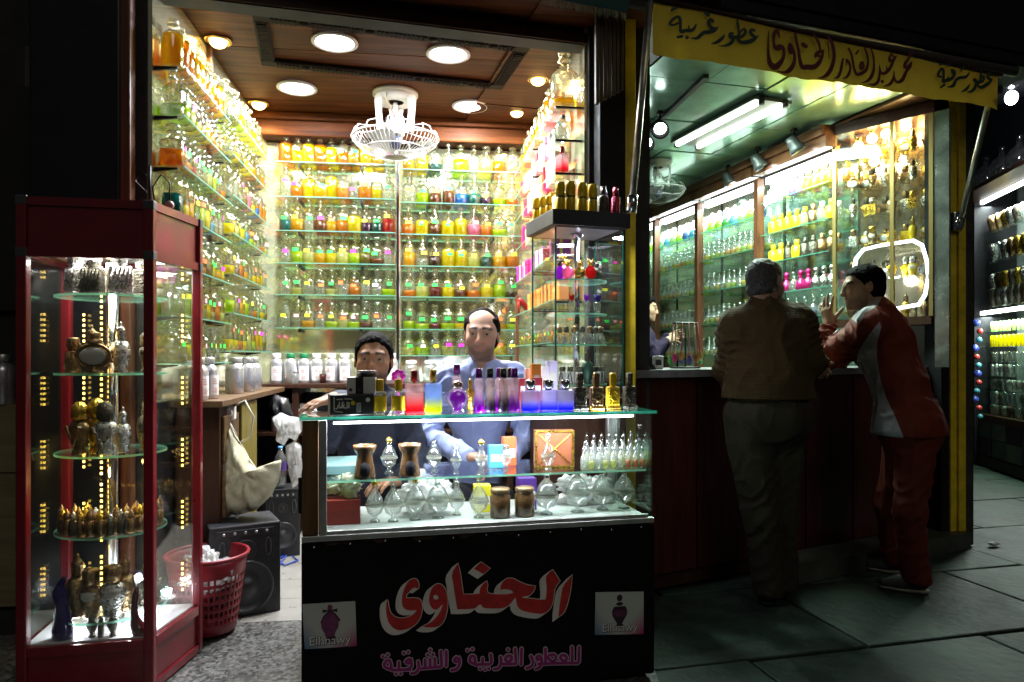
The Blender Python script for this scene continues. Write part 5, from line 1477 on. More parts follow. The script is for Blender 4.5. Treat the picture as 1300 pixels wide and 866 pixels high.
# ------------------------------------------------------------------ right side wall of the left shop: shelves with gift boxes
unitE = thing('shelving_unit', 'glass shelving on the right side wall with gift boxes', 'shelving')
b = MB(); b.box((XR - .004, 3.42, .95), (XR + .014, YB - .022, ZC - .01)); b.ob('mirror_panel', M_MIRROR, unitE)
ZE = [2.45, 2.285, 2.12, 1.92, 1.70, 1.48, 1.27]
for z in ZE: shelf(unitE, XR - .16, 3.42, XR - .005, YB - .19, z, '-x')
for z in ZE:
 for y in (3.47, 4.2):
  b = MB(); b.box((XR - .14, y - .006, z - .017), (XR - .005, y + .006, z - .0075)); b.ob('bracket', M_IRON, unitE)
def erow(i): return XR - .085
M_GIFT = {}
def gift(loc, sx, sy, sz, col, label, ribbon=None, rz=0., name='gift_box'):
 t = thing(name, label, 'box', 'boxes on the right wall shelves', loc, rz)
 nm = 'card_%d_%d_%d' % tuple(int(c * 99) for c in col)
 m = MB(); m.box((-sx / 2, -sy / 2, 0), (sx / 2, sy / 2, sz * .72), bev=.002); m.ob('box_base', principled(nm, col, .4), t)
 m = MB(); m.box((-sx / 2 - .002, -sy / 2 - .002, sz * .72 + .0005), (sx / 2 + .002, sy / 2 + .002, sz), bev=.002); m.ob('box_lid', principled(nm, col, .4), t)
 if ribbon:
  rm = principled('ribbon_%d%d%d' % tuple(int(c * 9) for c in ribbon), ribbon, .35)
  m = MB(); m.box((-.007, -sy / 2 - .0035, 0), (.007, sy / 2 + .0035, sz + .0015)); m.ob('ribbon', rm, t)
  m = MB(); m.box((-sx / 2 - .0035, -.007, .0005), (sx / 2 + .0035, .007, sz + .0025)); m.ob('ribbon', rm, t)
  m = MB(); m.tube([(0, 0, sz), (.02, .01, sz + .015), (.03, 0, sz + .02), (.015, -.008, sz + .008), (0, 0, sz), (-.02, .01, sz + .015), (-.03, 0, sz + .02), (-.015, -.008, sz + .008), (0, 0, sz)], .004, 6); m.ob('bow', rm, t)
 return t
def ys(n, y0=3.5, y1=4.82): return [y0 + (y1 - y0) * (i + .5) / n for i in range(n)]
# first shelf: big clear flask in front, then amber cylinders
bottle('big', (XR - .082, 3.53, ZE[0] + .0005), R(-90), 'gold', 0, None, 'large clear flask with a little gold oil, front of top right shelf', 'tall jars on the right wall', 1.0)
for i, y in enumerate(ys(8, 3.66, 4.85)):
 c = random.choice(('gold', 'amber', 'orange', 'gold'))
 bottle('jar', (XR - .08, y, ZE[0] + .0005), R(-90), c, random.choice((1, 2)), random.choice(('green', None, None)), f'{c} oil jar, {ordinal(i)} behind the large clear flask, top right shelf', 'tall jars on the right wall', random.uniform(.82, .95))
# second shelf: crystal bottles and pink/red perfume
for i, y in enumerate((3.52, 3.62)):
 t = thing('crystal_bottle', ('faceted teardrop crystal bottle on the second right shelf, nearer', 'faceted teardrop crystal bottle on the second right shelf, farther')[i], 'bottle', 'teardrop bottles', (XR - .09, y, ZE[1] + .0005), R(-80))
 m = wavy_lathe([(.018, 0), (.022, .004), (.03, .03), (.04, .06), (.034, .09), (.015, .108), (.01, .113)], 7, .05, .6, 28); m.ob('glass_body', M_DEC, t)
 m = MB(); m.ball((0, 0, .122), .013, 10, 6); m.ob('stopper', M_PEWTER, t)
for i, y in enumerate(ys(8, 3.72, 4.85)):
 c = ((.8, .7, .65), (.85, .25, .35), (.8, .75, .6), (.5, .02, .04))[i % 4]
 gift((XR - .085, y, ZE[1] + .0005), .06, .1, random.uniform(.1, .14), c, f'{("cream", "pink", "ivory", "red")[i % 4]} perfume carton, {ordinal(i)} on second right shelf', None, random.uniform(-.2, .2), 'perfume_carton')
# third shelf: red capped pink bottle and cartons
t = thing('perfume_bottle', 'pink faded bottle with red cap, front of third right shelf', 'perfume bottle', None, (XR - .1, 3.5, ZE[2] + .0005), R(-70))
m = MB(); m.box((-.036, -.02, 0), (.036, .02, .09), bev=.006); m.ob('bottle_body', G_RED, t)
m = MB(); m.lathe([(.012, .091), (.013, .094), (.013, .13), (.0005, .131)], seg=14); m.ob('cap', M_REDCAP, t)
for i, y in enumerate(ys(9, 3.6, 4.85)):
 c = ((.8, .72, .5), (.75, .7, .62), (.5, .02, .04), (.7, .5, .1), (.85, .3, .45))[i % 5]
 gift((XR - .085, y, ZE[2] + .0005), .065, .09, random.uniform(.1, .15), c, f'{("tan", "white", "crimson", "gold", "pink")[i % 5]} perfume carton, {ordinal(i)} on third right shelf', None, random.uniform(-.2, .2), 'perfume_carton')
for i, y in enumerate(ys(8, 3.5, 4.85)):
 c = ((.72, .6, .35), (.7, .45, .08), (.75, .7, .6), (.65, .01, .12))[i % 4]
 gift((XR - .085, y, ZE[3] + .0005), .07, .1, random.uniform(.1, .15), c, f'{("beige", "gold", "cream", "magenta")[i % 4]} gift box, {ordinal(i)} on fourth right shelf', (.7, .01, .15) if i % 4 == 3 else ((.75, .6, .1) if i % 3 == 0 else None), random.uniform(-.2, .2))
for i, y in enumerate(ys(7, 3.5, 4.85)):
 c = ((.3, .02, .25), (.7, .01, .12), (.6, .55, .6))[i % 3]
 gift((XR - .09, y, ZE[4] + .0005), .1, .13, random.uniform(.07, .11), c, f'{("plum", "hot pink", "lilac")[i % 3]} ribboned gift box, {ordinal(i)} on fifth right shelf', ((.7, .6, .1), (.4, .0, .08), (.3, .02, .3))[i % 3], random.uniform(-.3, .3))
for i, y in enumerate(ys(9, 3.5, 4.6)):
 gift((XR - .085, y, ZE[5] + .0005), .05, .07, .12, (.85, .3, .06), f'orange perfume carton, {ordinal(i)} on sixth right shelf', None, random.uniform(-.15, .15), 'perfume_carton')
t = thing('shoe_bottle', 'red high heeled shoe bottle at the rear of sixth right shelf', 'bottle', None, (XR - .1, 4.72, ZE[5] + .0005), R(200))
m = MB(); m.tube([(-.08, 0, .012), (-.04, 0, .016), (0, 0, .045), (.04, 0, .085), (.06, 0, .1)], [.014, .024, .022, .02, .016], 10); m.ob('shoe_body', M_REDCAP, t)
m = MB(); m.cone((.055, 0, 0), (.058, 0, .09), .005, .011, 10); m.ob('heel', M_REDCAP, t)
for i, y in enumerate(ys(12, 3.5, 4.85)):
 bottle('squat', (XR - .08, y, ZE[6] + .0005), R(-90), random.choice(('pale yellow', 'clear', 'gold')), random.choice((0, 1)), random.choice(('green', 'yellow', 'orange', None)), f'squat clear bottle, {ordinal(i)} from the front on lowest right shelf', 'squat bottles on lowest right shelf', .85)
# ------------------------------------------------------------------ low rear bench with aluminium canisters
M_CAN = principled('canister_alu', (.6, .6, .62), .3, .75, var=.12, vscale=20)
M_LABEL = principled('label_paper', (.78, .78, .76), .6)
cb_ = MB(); cb_.lathe([(.042, 0), (.0445, .004), (.0445, .135), (.04, .152), (.028, .165), (.024, .17)], seg=22); canm = cb_.mesh('canister_body', M_CAN)
cp_ = MB(); cp_.lathe([(.028, .17), (.029, .173), (.029, .2), (.027, .203), (.0005, .204)], seg=18); capm_ = cp_.mesh('cap', M_WHITEP)
lb_ = MB(); vs = []; fs = []
for k in range(7):
 a = -math.pi / 2 + (k - 3) * .27
 for zz in (.02, .115): vs.append((.0452 * math.cos(a), .0452 * math.sin(a), zz))
for k in range(6): fs.append((2 * k, 2 * k + 2, 2 * k + 3, 2 * k + 1))
lb_.add(vs, fs); lblm = lb_.mesh('paper_label', M_LABEL)
dm_ = MB()
for dx in (-.008, .008):
 for dz in (0, .016):
  dm_.tube([(dx + .008 * math.cos(q * math.pi / 2), -.0465, .036 + dz + .008 * math.sin(q * math.pi / 2)) for q in range(4)], .0008, 4, 0, True)
for k in range(3): dm_.box((-.018, -.0466, .075 + k * .011), (.012 - k * .004, -.0463, .078 + k * .011))
dmm = dm_.mesh('label_marks', principled('label_ink', (.5, .12, .1), .6))
def canister(loc, rz, label, cap=None, lab=True, sc=1.):
 t = thing('canister', label, 'canister', 'aluminium canisters', loc, rz); t.scale = (sc,) * 3
 link('canister_body', canm, t); link('cap', capm_, t, mat=cap or M_WHITEP)
 if lab:
  link('paper_label', lblm, t); link('label_marks', dmm, t)
 return t
ben = thing('rear_bench', 'low dark wooden bench shelf along the back wall', 'bench')
ZB_ = pxY(410, 487, YB - .28).z
b = MB(); b.box((XL + .01, YB - .3, ZB_ - .03), (XR - .01, YB - .023, ZB_), bev=.004); b.ob('bench_top', M_WOODD, ben)
b = MB(); b.box((XL + .01, YB - .28, .42), (XR - .01, YB - .025, .45), bev=.004); b.ob('bench_shelf', M_WOODD, ben)
for x in (XL + .3, XM, XR - .2):
 b = MB(); b.box((x - .02, YB - .28, .02), (x + .02, YB - .03, ZB_ - .031)); b.ob('bench_side', M_WOODD, ben)
b = MB(); b.box((XL + .02, YB - .29, .68), (XR - .02, YB - .025, .7)); b.ob('bench_shelf', M_WOODD, ben)
M_GRNCAP = principled('green_cap', (.01, .15, .05), .4)
for i, (x, cap) in enumerate(((351, None), (369, M_GRNCAP), (386, M_GRNCAP), (402, None), (421, None), (438, None), (497, None))):
 p = pxY(x, 487, YB - .2); p.z = ZB_ + .0005
 canister(p, random.uniform(-.3, .3), f"aluminium canister with {'green' if cap else 'white'} cap, {ordl(i, 7)} on the rear bench", cap, i not in (1,), .98)
for i, x in enumerate((352, 367, 383, 400, 418)):
 p = pxY(x, 545, YB - .2); p.z = .7005
 canister(p, random.uniform(-.3, .3), f'shadowed canister under the rear bench, {ordl(i, 5)}', None, False, .9)
for i in range(6):                                       # white capped jars at the foot of the right bay
 x = XM + .09 + i * .13
 t = thing('storage_jar', f'large clear jar with white lid, {ordl(i, 6)} on the bench below right back bay', 'jar', 'white lidded jars', (x, YB - .17, ZB_ + .0005))
 m = MB(); m.lathe([(.05, 0), (.054, .005), (.054, .1), (.04, .12), (.03, .124)], seg=18); m.ob('glass_body', M_BG2, t)
 m = MB(); m.lathe([(.034, .124), (.036, .127), (.036, .148), (.0005, .151)], seg=16); m.ob('lid', M_WHITEP, t)
t = thing('tea_glass', 'small glass of red tea in front of the canisters', 'glass', None, (lambda p: (p.x, p.y, ZB_ + .0005))(pxY(410, 487, YB - .27)))
m = MB(); m.lathe([(.02, 0), (.024, .06), (.0255, .085)], seg=18, close=False); m.ob('tumbler', M_BG, t)
m = MB(); m.lathe([(.0185, .003), (.0235, .062), (.0005, .0625)], seg=16); m.ob('tea', OIL['dark red'], t)
t = thing('spray_bottle', 'small clear spray bottle with white cap before the canisters', 'bottle', None, (lambda p: (p.x, p.y, ZB_ + .0005))(pxY(375, 487, YB - .27)))
m = MB(); m.lathe([(.022, 0), (.024, .004), (.024, .055), (.01, .07)], seg=16); m.ob('bottle_body', M_BG2, t)
m = MB(); m.lathe([(.011, .07), (.011, .09), (.005, .095), (.004, .12)], seg=12); m.ob('cap', M_WHITEP, t)
# ledge below the left wall shelves
led = thing('wall_cupboard', 'worn wooden cupboard with ledge below the left wall shelves', 'cupboard')
ZL_ = 1.0
b = MB(); b.box((XL + .006, 3.3, ZL_ - .03), (XL + .24, YB - .32, ZL_), bev=.004); b.ob('ledge_board', M_WOODL, led)
b = MB(); b.box((XL + .006, 3.4, .05), (XL + .2, 4.1, ZL_ - .031), bev=.004); b.ob('cupboard_body', M_WOODD, led)
for k in range(3):
 b = MB(); b.box((XL + .201, 3.43, .2 + k * .25), (XL + .215, 3.69, .42 + k * .25), bev=.004); dr = b.ob('drawer', wood('drawer_wood', (.16, .09, .035), .4, 3, .5, 1, 0), led)
 b = MB(); b.cone((XL + .2155, 3.56, .31 + k * .25), (XL + .235, 3.56, .31 + k * .25), .012, .015, 10); b.ob('knob', M_ALU, dr)
b = MB(); b.box((XL + .201, 3.72, .1), (XL + .222, 4.05, .96), bev=.004); b.ob('door', wood('olive_wood', (.22, .17, .03), .5, 3, .5, 2, 0), led)
for i, (x, y, lab) in enumerate(((XL + .12, 3.36, True), (XL + .13, 3.48, True), (XL + .14, 3.92, False), (XL + .1, 4.04, False), (XL + .16, 4.1, False), (XL + .1, 4.18, False), (XL + .15, 4.3, False))):
 canister((x, y, ZL_ + .0005), R(60), f"plain aluminium canister, {ordl(i, 7, 'near', 'far').replace('nearmost', 'nearest').replace('farmost', 'farthest')} on the left wall ledge", M_ALU, lab, .95)
# socket, bags, speakers, basket, cable on the left floor
t = thing('power_socket', 'white power socket box on the cupboard with looping cable', 'socket', None, px(291, 524, 3.42))
m = MB(); m.box((-.03, -.02, -.035), (.03, .02, .035), bev=.008); m.cone((.0, -.04, 0), (.0, -.02, 0), .022, .022, 14); m.ob('socket_box', M_WHITEP, t)
m = MB(); m.tube([(.02, -.01, .03), (.08, -.03, .06), (.12, -.03, -.02), (.1, -.02, -.12), (.06, -.02, -.14)], .005, 6); m.ob('cable', principled('cable_beige', (.5, .47, .38), .5), t)
m = MB(); m.tube([(0, -.03, -.03), (.04, -.04, -.1), (.06, -.05, -.25), (.055, -.07, -.5), (.05, -.08, -.6)], .006, 6); m.ob('cable', principled('cable_grey', (.35, .36, .34), .5), t)
M_SACK = principled('sack_cloth', (.42, .4, .27), .75, var=.15, vscale=15, bump=.4, bscale=20)
def sack(name, pts_px, D, mat, label, cat, th=.06, seed=0):
 """hanging limp bag: outline from the photo given real thickness and folds"""
 n = len(pts_px); W = [px(x, y, D) for x, y in pts_px]
 c = sum(W, Vector()) / n
 vs, fs = [], []
 rings = 12
 for side in (-1, 1):
  for k in range(rings):
   f = 1 - k / rings
   for i, wv in enumerate(W):
    p = c + (wv - c) * f
    bul = math.sqrt(max(0, 1 - f * f)) * th * side
    pf = Vector((p.x * 26, p.y * 26, p.z * 9)); bul += -.05 * abs(mnoise.noise(pf + Vector((seed, side, 0)))) * (1 - f * .4) - .022 * abs(mnoise.noise(pf * 2.3)) + .02
    vs.append(p + Vector((ST, CT, 0)) * bul)
  vs.append(c + Vector((ST, CT, 0)) * th * side)
 blk = rings * n + 1
 for s_ in range(2):
  o = s_ * blk
  for k in range(rings - 1):
   for i in range(n):
    j = (i + 1) % n; q = (o + k * n + i, o + k * n + j, o + (k + 1) * n + j, o + (k + 1) * n + i)
    fs.append(q if s_ else q[::-1])
  for i in range(n):
   j = (i + 1) % n; q = (o + (rings - 1) * n + i, o + (rings - 1) * n + j, o + blk - 1); fs.append(q if s_ else q[::-1])
 for i in range(n):
  j = (i + 1) % n; fs.append((i, j, blk + j, blk + i))
 m = MB(); m.add([tuple(v - c) for v in vs], fs, 0, True)
 return tag(m.ob(name, mat, None, c), label, cat)
def dens(pts, k=3):
 out = []
 for i in range(len(pts)):
  a, b_ = Vector(pts[i]), Vector(pts[(i + 1) % len(pts)])
  out += [tuple(a + (b_ - a) * q / k) for q in range(k)]
 return out
sack('cloth_bag', dens([(292, 540), (300, 556), (312, 580), (326, 598), (345, 588), (356, 584), (356, 605), (345, 628), (325, 648), (300, 655), (276, 652), (264, 638), (266, 605), (276, 575), (286, 552)], 5), 3.36, M_SACK, 'cream cloth bag hanging from the wall above the speaker', 'bag', .07, 2)
sack('plastic_bag', dens([(346, 530), (356, 524), (366, 528), (380, 530), (382, 548), (376, 560), (366, 556), (360, 566), (350, 560), (352, 545)], 5), 4.1, M_BAGW, 'white crumpled plastic bag beside the left end of the counter', 'bag', .06, 8)
sack('plastic_bag', dens([(362, 566), (374, 560), (382, 566), (383, 590), (381, 612), (372, 620), (366, 600)], 5), 4.15, M_BAGW, 'second white plastic bag below the crumpled white one', 'bag', .05, 9)
sack('dark_bag', dens([(345, 500), (365, 505), (372, 530), (360, 540), (346, 532), (340, 515)]), 4.3, principled('black_bag', (.015, .015, .017), .3), 'black plastic bag hanging under the rear bench', 'bag', .05, 3)
t = thing('water_bottle', 'clear plastic water bottle with purple label on the rear speaker', 'bottle', None, px(356, 616, 4.22))
m = MB(); m.lathe([(.03, 0), (.034, .01), (.034, .15), (.03, .17), (.014, .2), (.012, .215)], seg=18); m.ob('bottle_body', M_BG2, t)
m = MB(); m.lathe([(.0345, .09), (.0345, .14)], seg=18, close=False); m.ob('label', principled('purple_label', (.15, .08, .4), .5), t)
m = MB(); m.lathe([(.014, .214), (.014, .232), (.0005, .233)], seg=14); m.ob('cap', principled('blue_cap', (.1, .3, .6), .4), t)
M_SPK = principled('speaker_black', (.014, .014, .016), .5, bump=.15, bscale=150)
M_CONE = principled('speaker_cone', (.03, .03, .033), .35)
def loudspeaker(loc, w_, d_, h_, rz, label):
 t = thing('loudspeaker', label, 'loudspeaker', 'loudspeakers on the floor', loc, rz)
 m = MB(); m.box((-w_ / 2, -d_ / 2, 0), (w_ / 2, d_ / 2, h_), bev=.006); m.ob('speaker_case', M_SPK, t)
 R90 = Matrix.Translation((0, -d_ / 2, 0)) @ Matrix.Rotation(R(90), 4, 'X')
 m = MB(); m.lathe([(w_ * .4, 0), (w_ * .4, .008), (w_ * .36, .012), (w_ * .34, .004), (w_ * .14, .002), (w_ * .12, .008), (.0005, .012)], seg=28, M=R90 @ Matrix.Translation((0, h_ * .32, 0)), close=False); m.ob('woofer', M_CONE, t)
 m = MB(); m.lathe([(w_ * .16, 0), (w_ * .16, .006), (w_ * .13, .004), (w_ * .05, .002), (.0005, .008)], seg=22, M=R90 @ Matrix.Translation((0, h_ * .72, 0)), close=False); m.ob('tweeter', M_CONE, t)
 for s_ in (-1, 1):
  m = MB(); m.tube([(s_ * w_ * .32 + .012 * math.cos(q * .524), -d_ / 2 - .002, h_ * .74 + .04 * math.sin(q * .524)) for q in range(12)], .004, 6, 0, True); m.ob('port_ring', M_GREYP, t)
 m = MB(); m.box((-w_ * .4, -d_ / 2 - .004, h_ * .88), (w_ * .4, -d_ / 2 - .0005, h_ * .95), bev=.002); m.ob('control_strip', M_CONE, t)
 m = MB()
 for k in range(5): m.cone((-w_ * .3 + k * w_ * .15, -d_ / 2 - .012, h_ * .915), (-w_ * .3 + k * w_ * .15, -d_ / 2 - .0045, h_ * .915), .006, .007, 10)
 m.ob('control_knobs', M_ALU, t)
 return t
p = pxz(306, 772, .012); loudspeaker(p, .31, .26, .42, R(22), 'large black loudspeaker on the terrazzo under the hanging bag')
p = pxz(357, 702, .014); p.z = .0145; loudspeaker(p, .2, .2, .40, R(15), 'smaller black loudspeaker standing behind the large one')
t = thing('laundry_basket', 'dark red perforated plastic basket beside the cabinet', 'basket', None, (-.912, 3.185, .0125))
M_BASK = principled('basket_red', (.22, .012, .02), .4)
rows, seg, hb = 9, 40, .34
def brad(z): return .115 + .05 * z / hb
wall = MB(); vs, fs = [], []
for k in range(rows + 1):
 z = .02 + (hb - .02) * k / rows
 for i in range(seg):
  a = 2 * math.pi * i / seg; vs.append((brad(z) * math.cos(a), brad(z) * math.sin(a), z))
for k in range(rows):
 for i in range(seg):
  j = (i + 1) % seg
  if 1 <= k <= 6:                                  # an oval hole in each cell: keep a lattice rim round it
   q = [Vector(vs[x]) for x in (k * seg + i, k * seg + j, (k + 1) * seg + j, (k + 1) * seg + i)]; c = sum(q, Vector()) / 4
   o = len(vs)
   for x in q: vs.append(tuple(c + (x - c) * .62))
   ids = (k * seg + i, k * seg + j, (k + 1) * seg + j, (k + 1) * seg + i)
   for e in range(4): fs.append((ids[e], ids[(e + 1) % 4], o + (e + 1) % 4, o + e))
  else:
   fs.append((k * seg + i, k * seg + j, (k + 1) * seg + j, (k + 1) * seg + i))
wall.add(vs, fs, 0, True)
bo = wall.ob('basket_wall', M_BASK, t); sm = bo.modifiers.new('thick', 'SOLIDIFY'); sm.thickness = .004
m = MB(); m.tube([(.167 * math.cos(q * .2618), .167 * math.sin(q * .2618), hb) for q in range(24)], .008, 8, 0, True); m.ob('basket_rim', M_BASK, t)
m = MB(); m.lathe([(.0005, .02), (.115, .021)], seg=24, close=False); m.ob('basket_base', M_BASK, t)
crumple('plastic_bag', (t.location.x, t.location.y, .19), (.15, .15, .11), M_BAGW, 'white plastic liner bag inside the red basket', 'bag', 12)
t = MB(); rr_ = [pxz(x, y, .02) for x, y in ((375, 690), (362, 705), (350, 712), (362, 718), (378, 712), (366, 702), (352, 722), (340, 728))]
for q in rr_: q.z = .022
tag(t.tube(rr_, .005, 6).ob('cable', principled('cable_blue', (.02, .06, .35), .4)), 'blue cable tangled on the floor by the loudspeakers', 'cable')
# ------------------------------------------------------------------ orbit fan
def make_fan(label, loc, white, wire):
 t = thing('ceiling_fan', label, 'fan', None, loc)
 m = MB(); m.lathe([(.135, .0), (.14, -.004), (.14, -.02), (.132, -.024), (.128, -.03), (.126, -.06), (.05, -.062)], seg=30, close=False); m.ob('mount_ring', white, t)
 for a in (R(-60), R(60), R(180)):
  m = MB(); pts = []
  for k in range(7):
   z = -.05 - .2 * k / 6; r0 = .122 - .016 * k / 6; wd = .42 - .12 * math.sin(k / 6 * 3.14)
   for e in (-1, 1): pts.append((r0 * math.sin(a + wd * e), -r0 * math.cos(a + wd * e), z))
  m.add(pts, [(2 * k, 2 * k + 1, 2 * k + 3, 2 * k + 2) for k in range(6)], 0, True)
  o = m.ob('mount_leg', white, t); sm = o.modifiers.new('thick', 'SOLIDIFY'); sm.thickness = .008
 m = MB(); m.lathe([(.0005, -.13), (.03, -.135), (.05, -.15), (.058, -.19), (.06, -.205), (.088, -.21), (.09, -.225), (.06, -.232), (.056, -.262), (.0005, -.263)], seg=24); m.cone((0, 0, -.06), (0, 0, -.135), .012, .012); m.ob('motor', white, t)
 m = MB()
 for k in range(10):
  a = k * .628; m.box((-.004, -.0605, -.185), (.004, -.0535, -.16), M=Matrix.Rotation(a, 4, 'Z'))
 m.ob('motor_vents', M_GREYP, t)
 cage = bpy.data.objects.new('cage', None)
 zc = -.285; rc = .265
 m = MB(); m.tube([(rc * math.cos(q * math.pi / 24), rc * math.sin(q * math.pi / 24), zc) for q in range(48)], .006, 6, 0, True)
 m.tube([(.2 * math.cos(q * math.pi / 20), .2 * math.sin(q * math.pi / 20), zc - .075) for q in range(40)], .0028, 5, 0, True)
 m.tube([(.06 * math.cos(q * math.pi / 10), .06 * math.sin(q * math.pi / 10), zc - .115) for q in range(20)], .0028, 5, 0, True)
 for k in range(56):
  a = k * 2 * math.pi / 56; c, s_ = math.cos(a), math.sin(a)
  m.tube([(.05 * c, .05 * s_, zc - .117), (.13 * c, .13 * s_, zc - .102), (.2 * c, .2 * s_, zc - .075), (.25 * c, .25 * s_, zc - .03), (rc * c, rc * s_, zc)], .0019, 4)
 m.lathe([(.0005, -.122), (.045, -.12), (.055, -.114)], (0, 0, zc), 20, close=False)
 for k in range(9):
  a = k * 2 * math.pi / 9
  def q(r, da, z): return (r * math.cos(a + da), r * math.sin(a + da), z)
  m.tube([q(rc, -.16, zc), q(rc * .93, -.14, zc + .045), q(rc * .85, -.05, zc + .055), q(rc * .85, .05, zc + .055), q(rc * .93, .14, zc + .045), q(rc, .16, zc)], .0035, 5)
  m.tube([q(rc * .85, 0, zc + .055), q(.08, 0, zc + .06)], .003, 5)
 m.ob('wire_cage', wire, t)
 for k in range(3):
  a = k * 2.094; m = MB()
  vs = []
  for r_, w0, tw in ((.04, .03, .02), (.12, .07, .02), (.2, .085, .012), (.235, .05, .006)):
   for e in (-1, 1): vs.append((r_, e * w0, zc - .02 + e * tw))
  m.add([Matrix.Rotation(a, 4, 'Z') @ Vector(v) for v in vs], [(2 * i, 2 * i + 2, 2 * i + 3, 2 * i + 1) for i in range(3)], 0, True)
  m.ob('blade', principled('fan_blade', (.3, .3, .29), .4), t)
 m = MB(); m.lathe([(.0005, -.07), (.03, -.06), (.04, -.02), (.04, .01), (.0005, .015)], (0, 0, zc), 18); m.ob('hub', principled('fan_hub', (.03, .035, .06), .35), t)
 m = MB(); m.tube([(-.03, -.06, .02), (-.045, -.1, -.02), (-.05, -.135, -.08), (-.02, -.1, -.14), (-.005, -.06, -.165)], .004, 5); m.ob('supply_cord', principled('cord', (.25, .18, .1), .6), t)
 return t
p = pxz(502, 116, ZC); p.z = ZC - .008
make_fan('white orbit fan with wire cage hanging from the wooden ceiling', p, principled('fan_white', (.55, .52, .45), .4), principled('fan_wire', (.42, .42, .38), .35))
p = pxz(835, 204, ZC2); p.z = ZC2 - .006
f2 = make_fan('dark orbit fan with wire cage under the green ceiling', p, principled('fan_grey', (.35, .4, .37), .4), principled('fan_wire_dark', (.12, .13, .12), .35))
f2.scale = (.85, .85, .85)
# ------------------------------------------------------------------ far left corner: cupboard with canisters, notice, folded shutter slats
t = thing('side_cupboard', 'pale wooden cupboard at the far left behind the cabinet', 'cupboard')
p0 = px(-30, 515, 3.35); p1 = px(100, 515, 3.35)
m = MB(); m.box((p0.x, p0.y + .02, 0), (p1.x, p0.y + .25, p0.z), bev=.006); m.ob('cupboard_body', wood('pale_wood', (.3, .24, .13), .6, 2, .5, 0, 0), t)
m = MB(); m.box((p0.x + .03, p0.y + .008, p0.z - .32), (p1.x - .03, p0.y + .019, p0.z - .02), bev=.003); dr = m.ob('drawer', wood('pale_wood', (.3, .24, .13), .6, 2, .5, 0, 0), t)
m = MB(); m.ball(((p0.x + p1.x) / 2, p0.y - .004, p0.z - .17), .014, 10, 6); m.ob('knob', M_IRON, dr)
for i, x in enumerate((4, 52, 72, 88)):
 p = px(x, 515, 3.42); p.z = p0.z + .0005
 canister(p, 0, f'dull aluminium canister on the pale cupboard, {ordl(i, 4)}', M_ALU, False, 1.2)
t = thing('paper_notice', 'faded handwritten paper notice hanging on the dark wall', 'notice', None, px(57, 84, 3.5), R(-8))
m = MB(); m.box((-.1, -.002, -.1), (.1, .002, .1), bev=.001); m.ob('paper', principled('notice_paper', (.09, .085, .07), .8, var=.3), t)
m = MB()
def mpn(x, y): return x, y
for q in ([(-.06, .07, .01), (-.05, .05, .01), (-.065, .045, .01)], [(-.04, .045, .01), (-.035, .07, .01), (-.025, .06, .01)], [(-.01, .04, .008), (.0, .075, .008)], [(.01, .045, .01), (.03, .065, .01)], [(-.07, -.05, .01), (-.05, -.05, .01), (-.06, -.08, .01)], [(-.035, -.05, .01), (-.04, -.08, .01)], [(-.02, -.05, .01), (-.015, -.08, .01)], [(.0, -.08, .008), (.012, -.045, .008)], [(.025, -.06, .01), (.045, -.075, .01)], [(.06, -.05, .01), (.06, -.08, .01)]):
 P = [(a * 1000, b_ * 1000, c * 1000) for a, b_, c in q]
 stroke(m, P, lambda x, y: (x / 1000, y / 1000), -.0025)
m.ob('handwriting', M_BLACK, t)
t = thing('folded_shutter', 'folded wooden slat shutter hanging at the top left', 'shutter', None, px(95, 30, 3.0), R(-10))
for k in range(7):
 m = MB(); m.box((-.085 + k * .026, -.012 + .004 * (k % 2), -.12 - .008 * k), (-.063 + k * .026, .012, .5), bev=.003); m.ob('slat', wood('slat_wood', (.1, .06, .03), .5, 3, .6, 2, 0), t)
sack('cloth_drape', dens([(62, 135), (100, 140), (104, 245), (72, 250)], 5), 3.3, principled('drape_cloth', (.1, .085, .05), .9, var=.3), 'dusty beige cloth draped beside the black pier', 'cloth', .03, 4)
t = thing('folded_shutter', 'folded wooden slat shutter hanging on the pier between shops', 'shutter', None, px(772, 30, 3.26), R(4))
for k in range(7):
 m = MB(); m.box((-.062 + k * .02, -.012 + .004 * (k % 2), -.375 + .012 * k), (-.045 + k * .02, .012, .5), bev=.003); m.ob('slat', wood('slat_wood', (.1, .06, .03), .5, 3, .6, 2, 0), t)
# wires and trinket on the cabinet's top
t = thing('wire_stand', 'bent wire hook stand with painted ball on the cabinet top', 'ornament', None, (-.96, 2.78, 1.746))
m = MB(); m.tube([(-.04, 0, 0), (-.04, 0, .16)], .005, 6); m.tube([(-.02, .0, 0), (-.03, 0, .08), (0, 0, .13), (.03, 0, .1), (.03, 0, .03)], .003, 6); m.tube([(-.05, .02, .12), (-.08, .02, .15), (-.09, .0, .1), (-.05, 0, .06)], .002, 5); m.ob('wires', M_IRON, t)
m = MB(); m.ball((.03, 0, .016), .016, 12, 8); m.ob('painted_ball', principled('painted_ball', (.5, .3, .28), .4, var=.6, vscale=90), t)
random.seed(31)
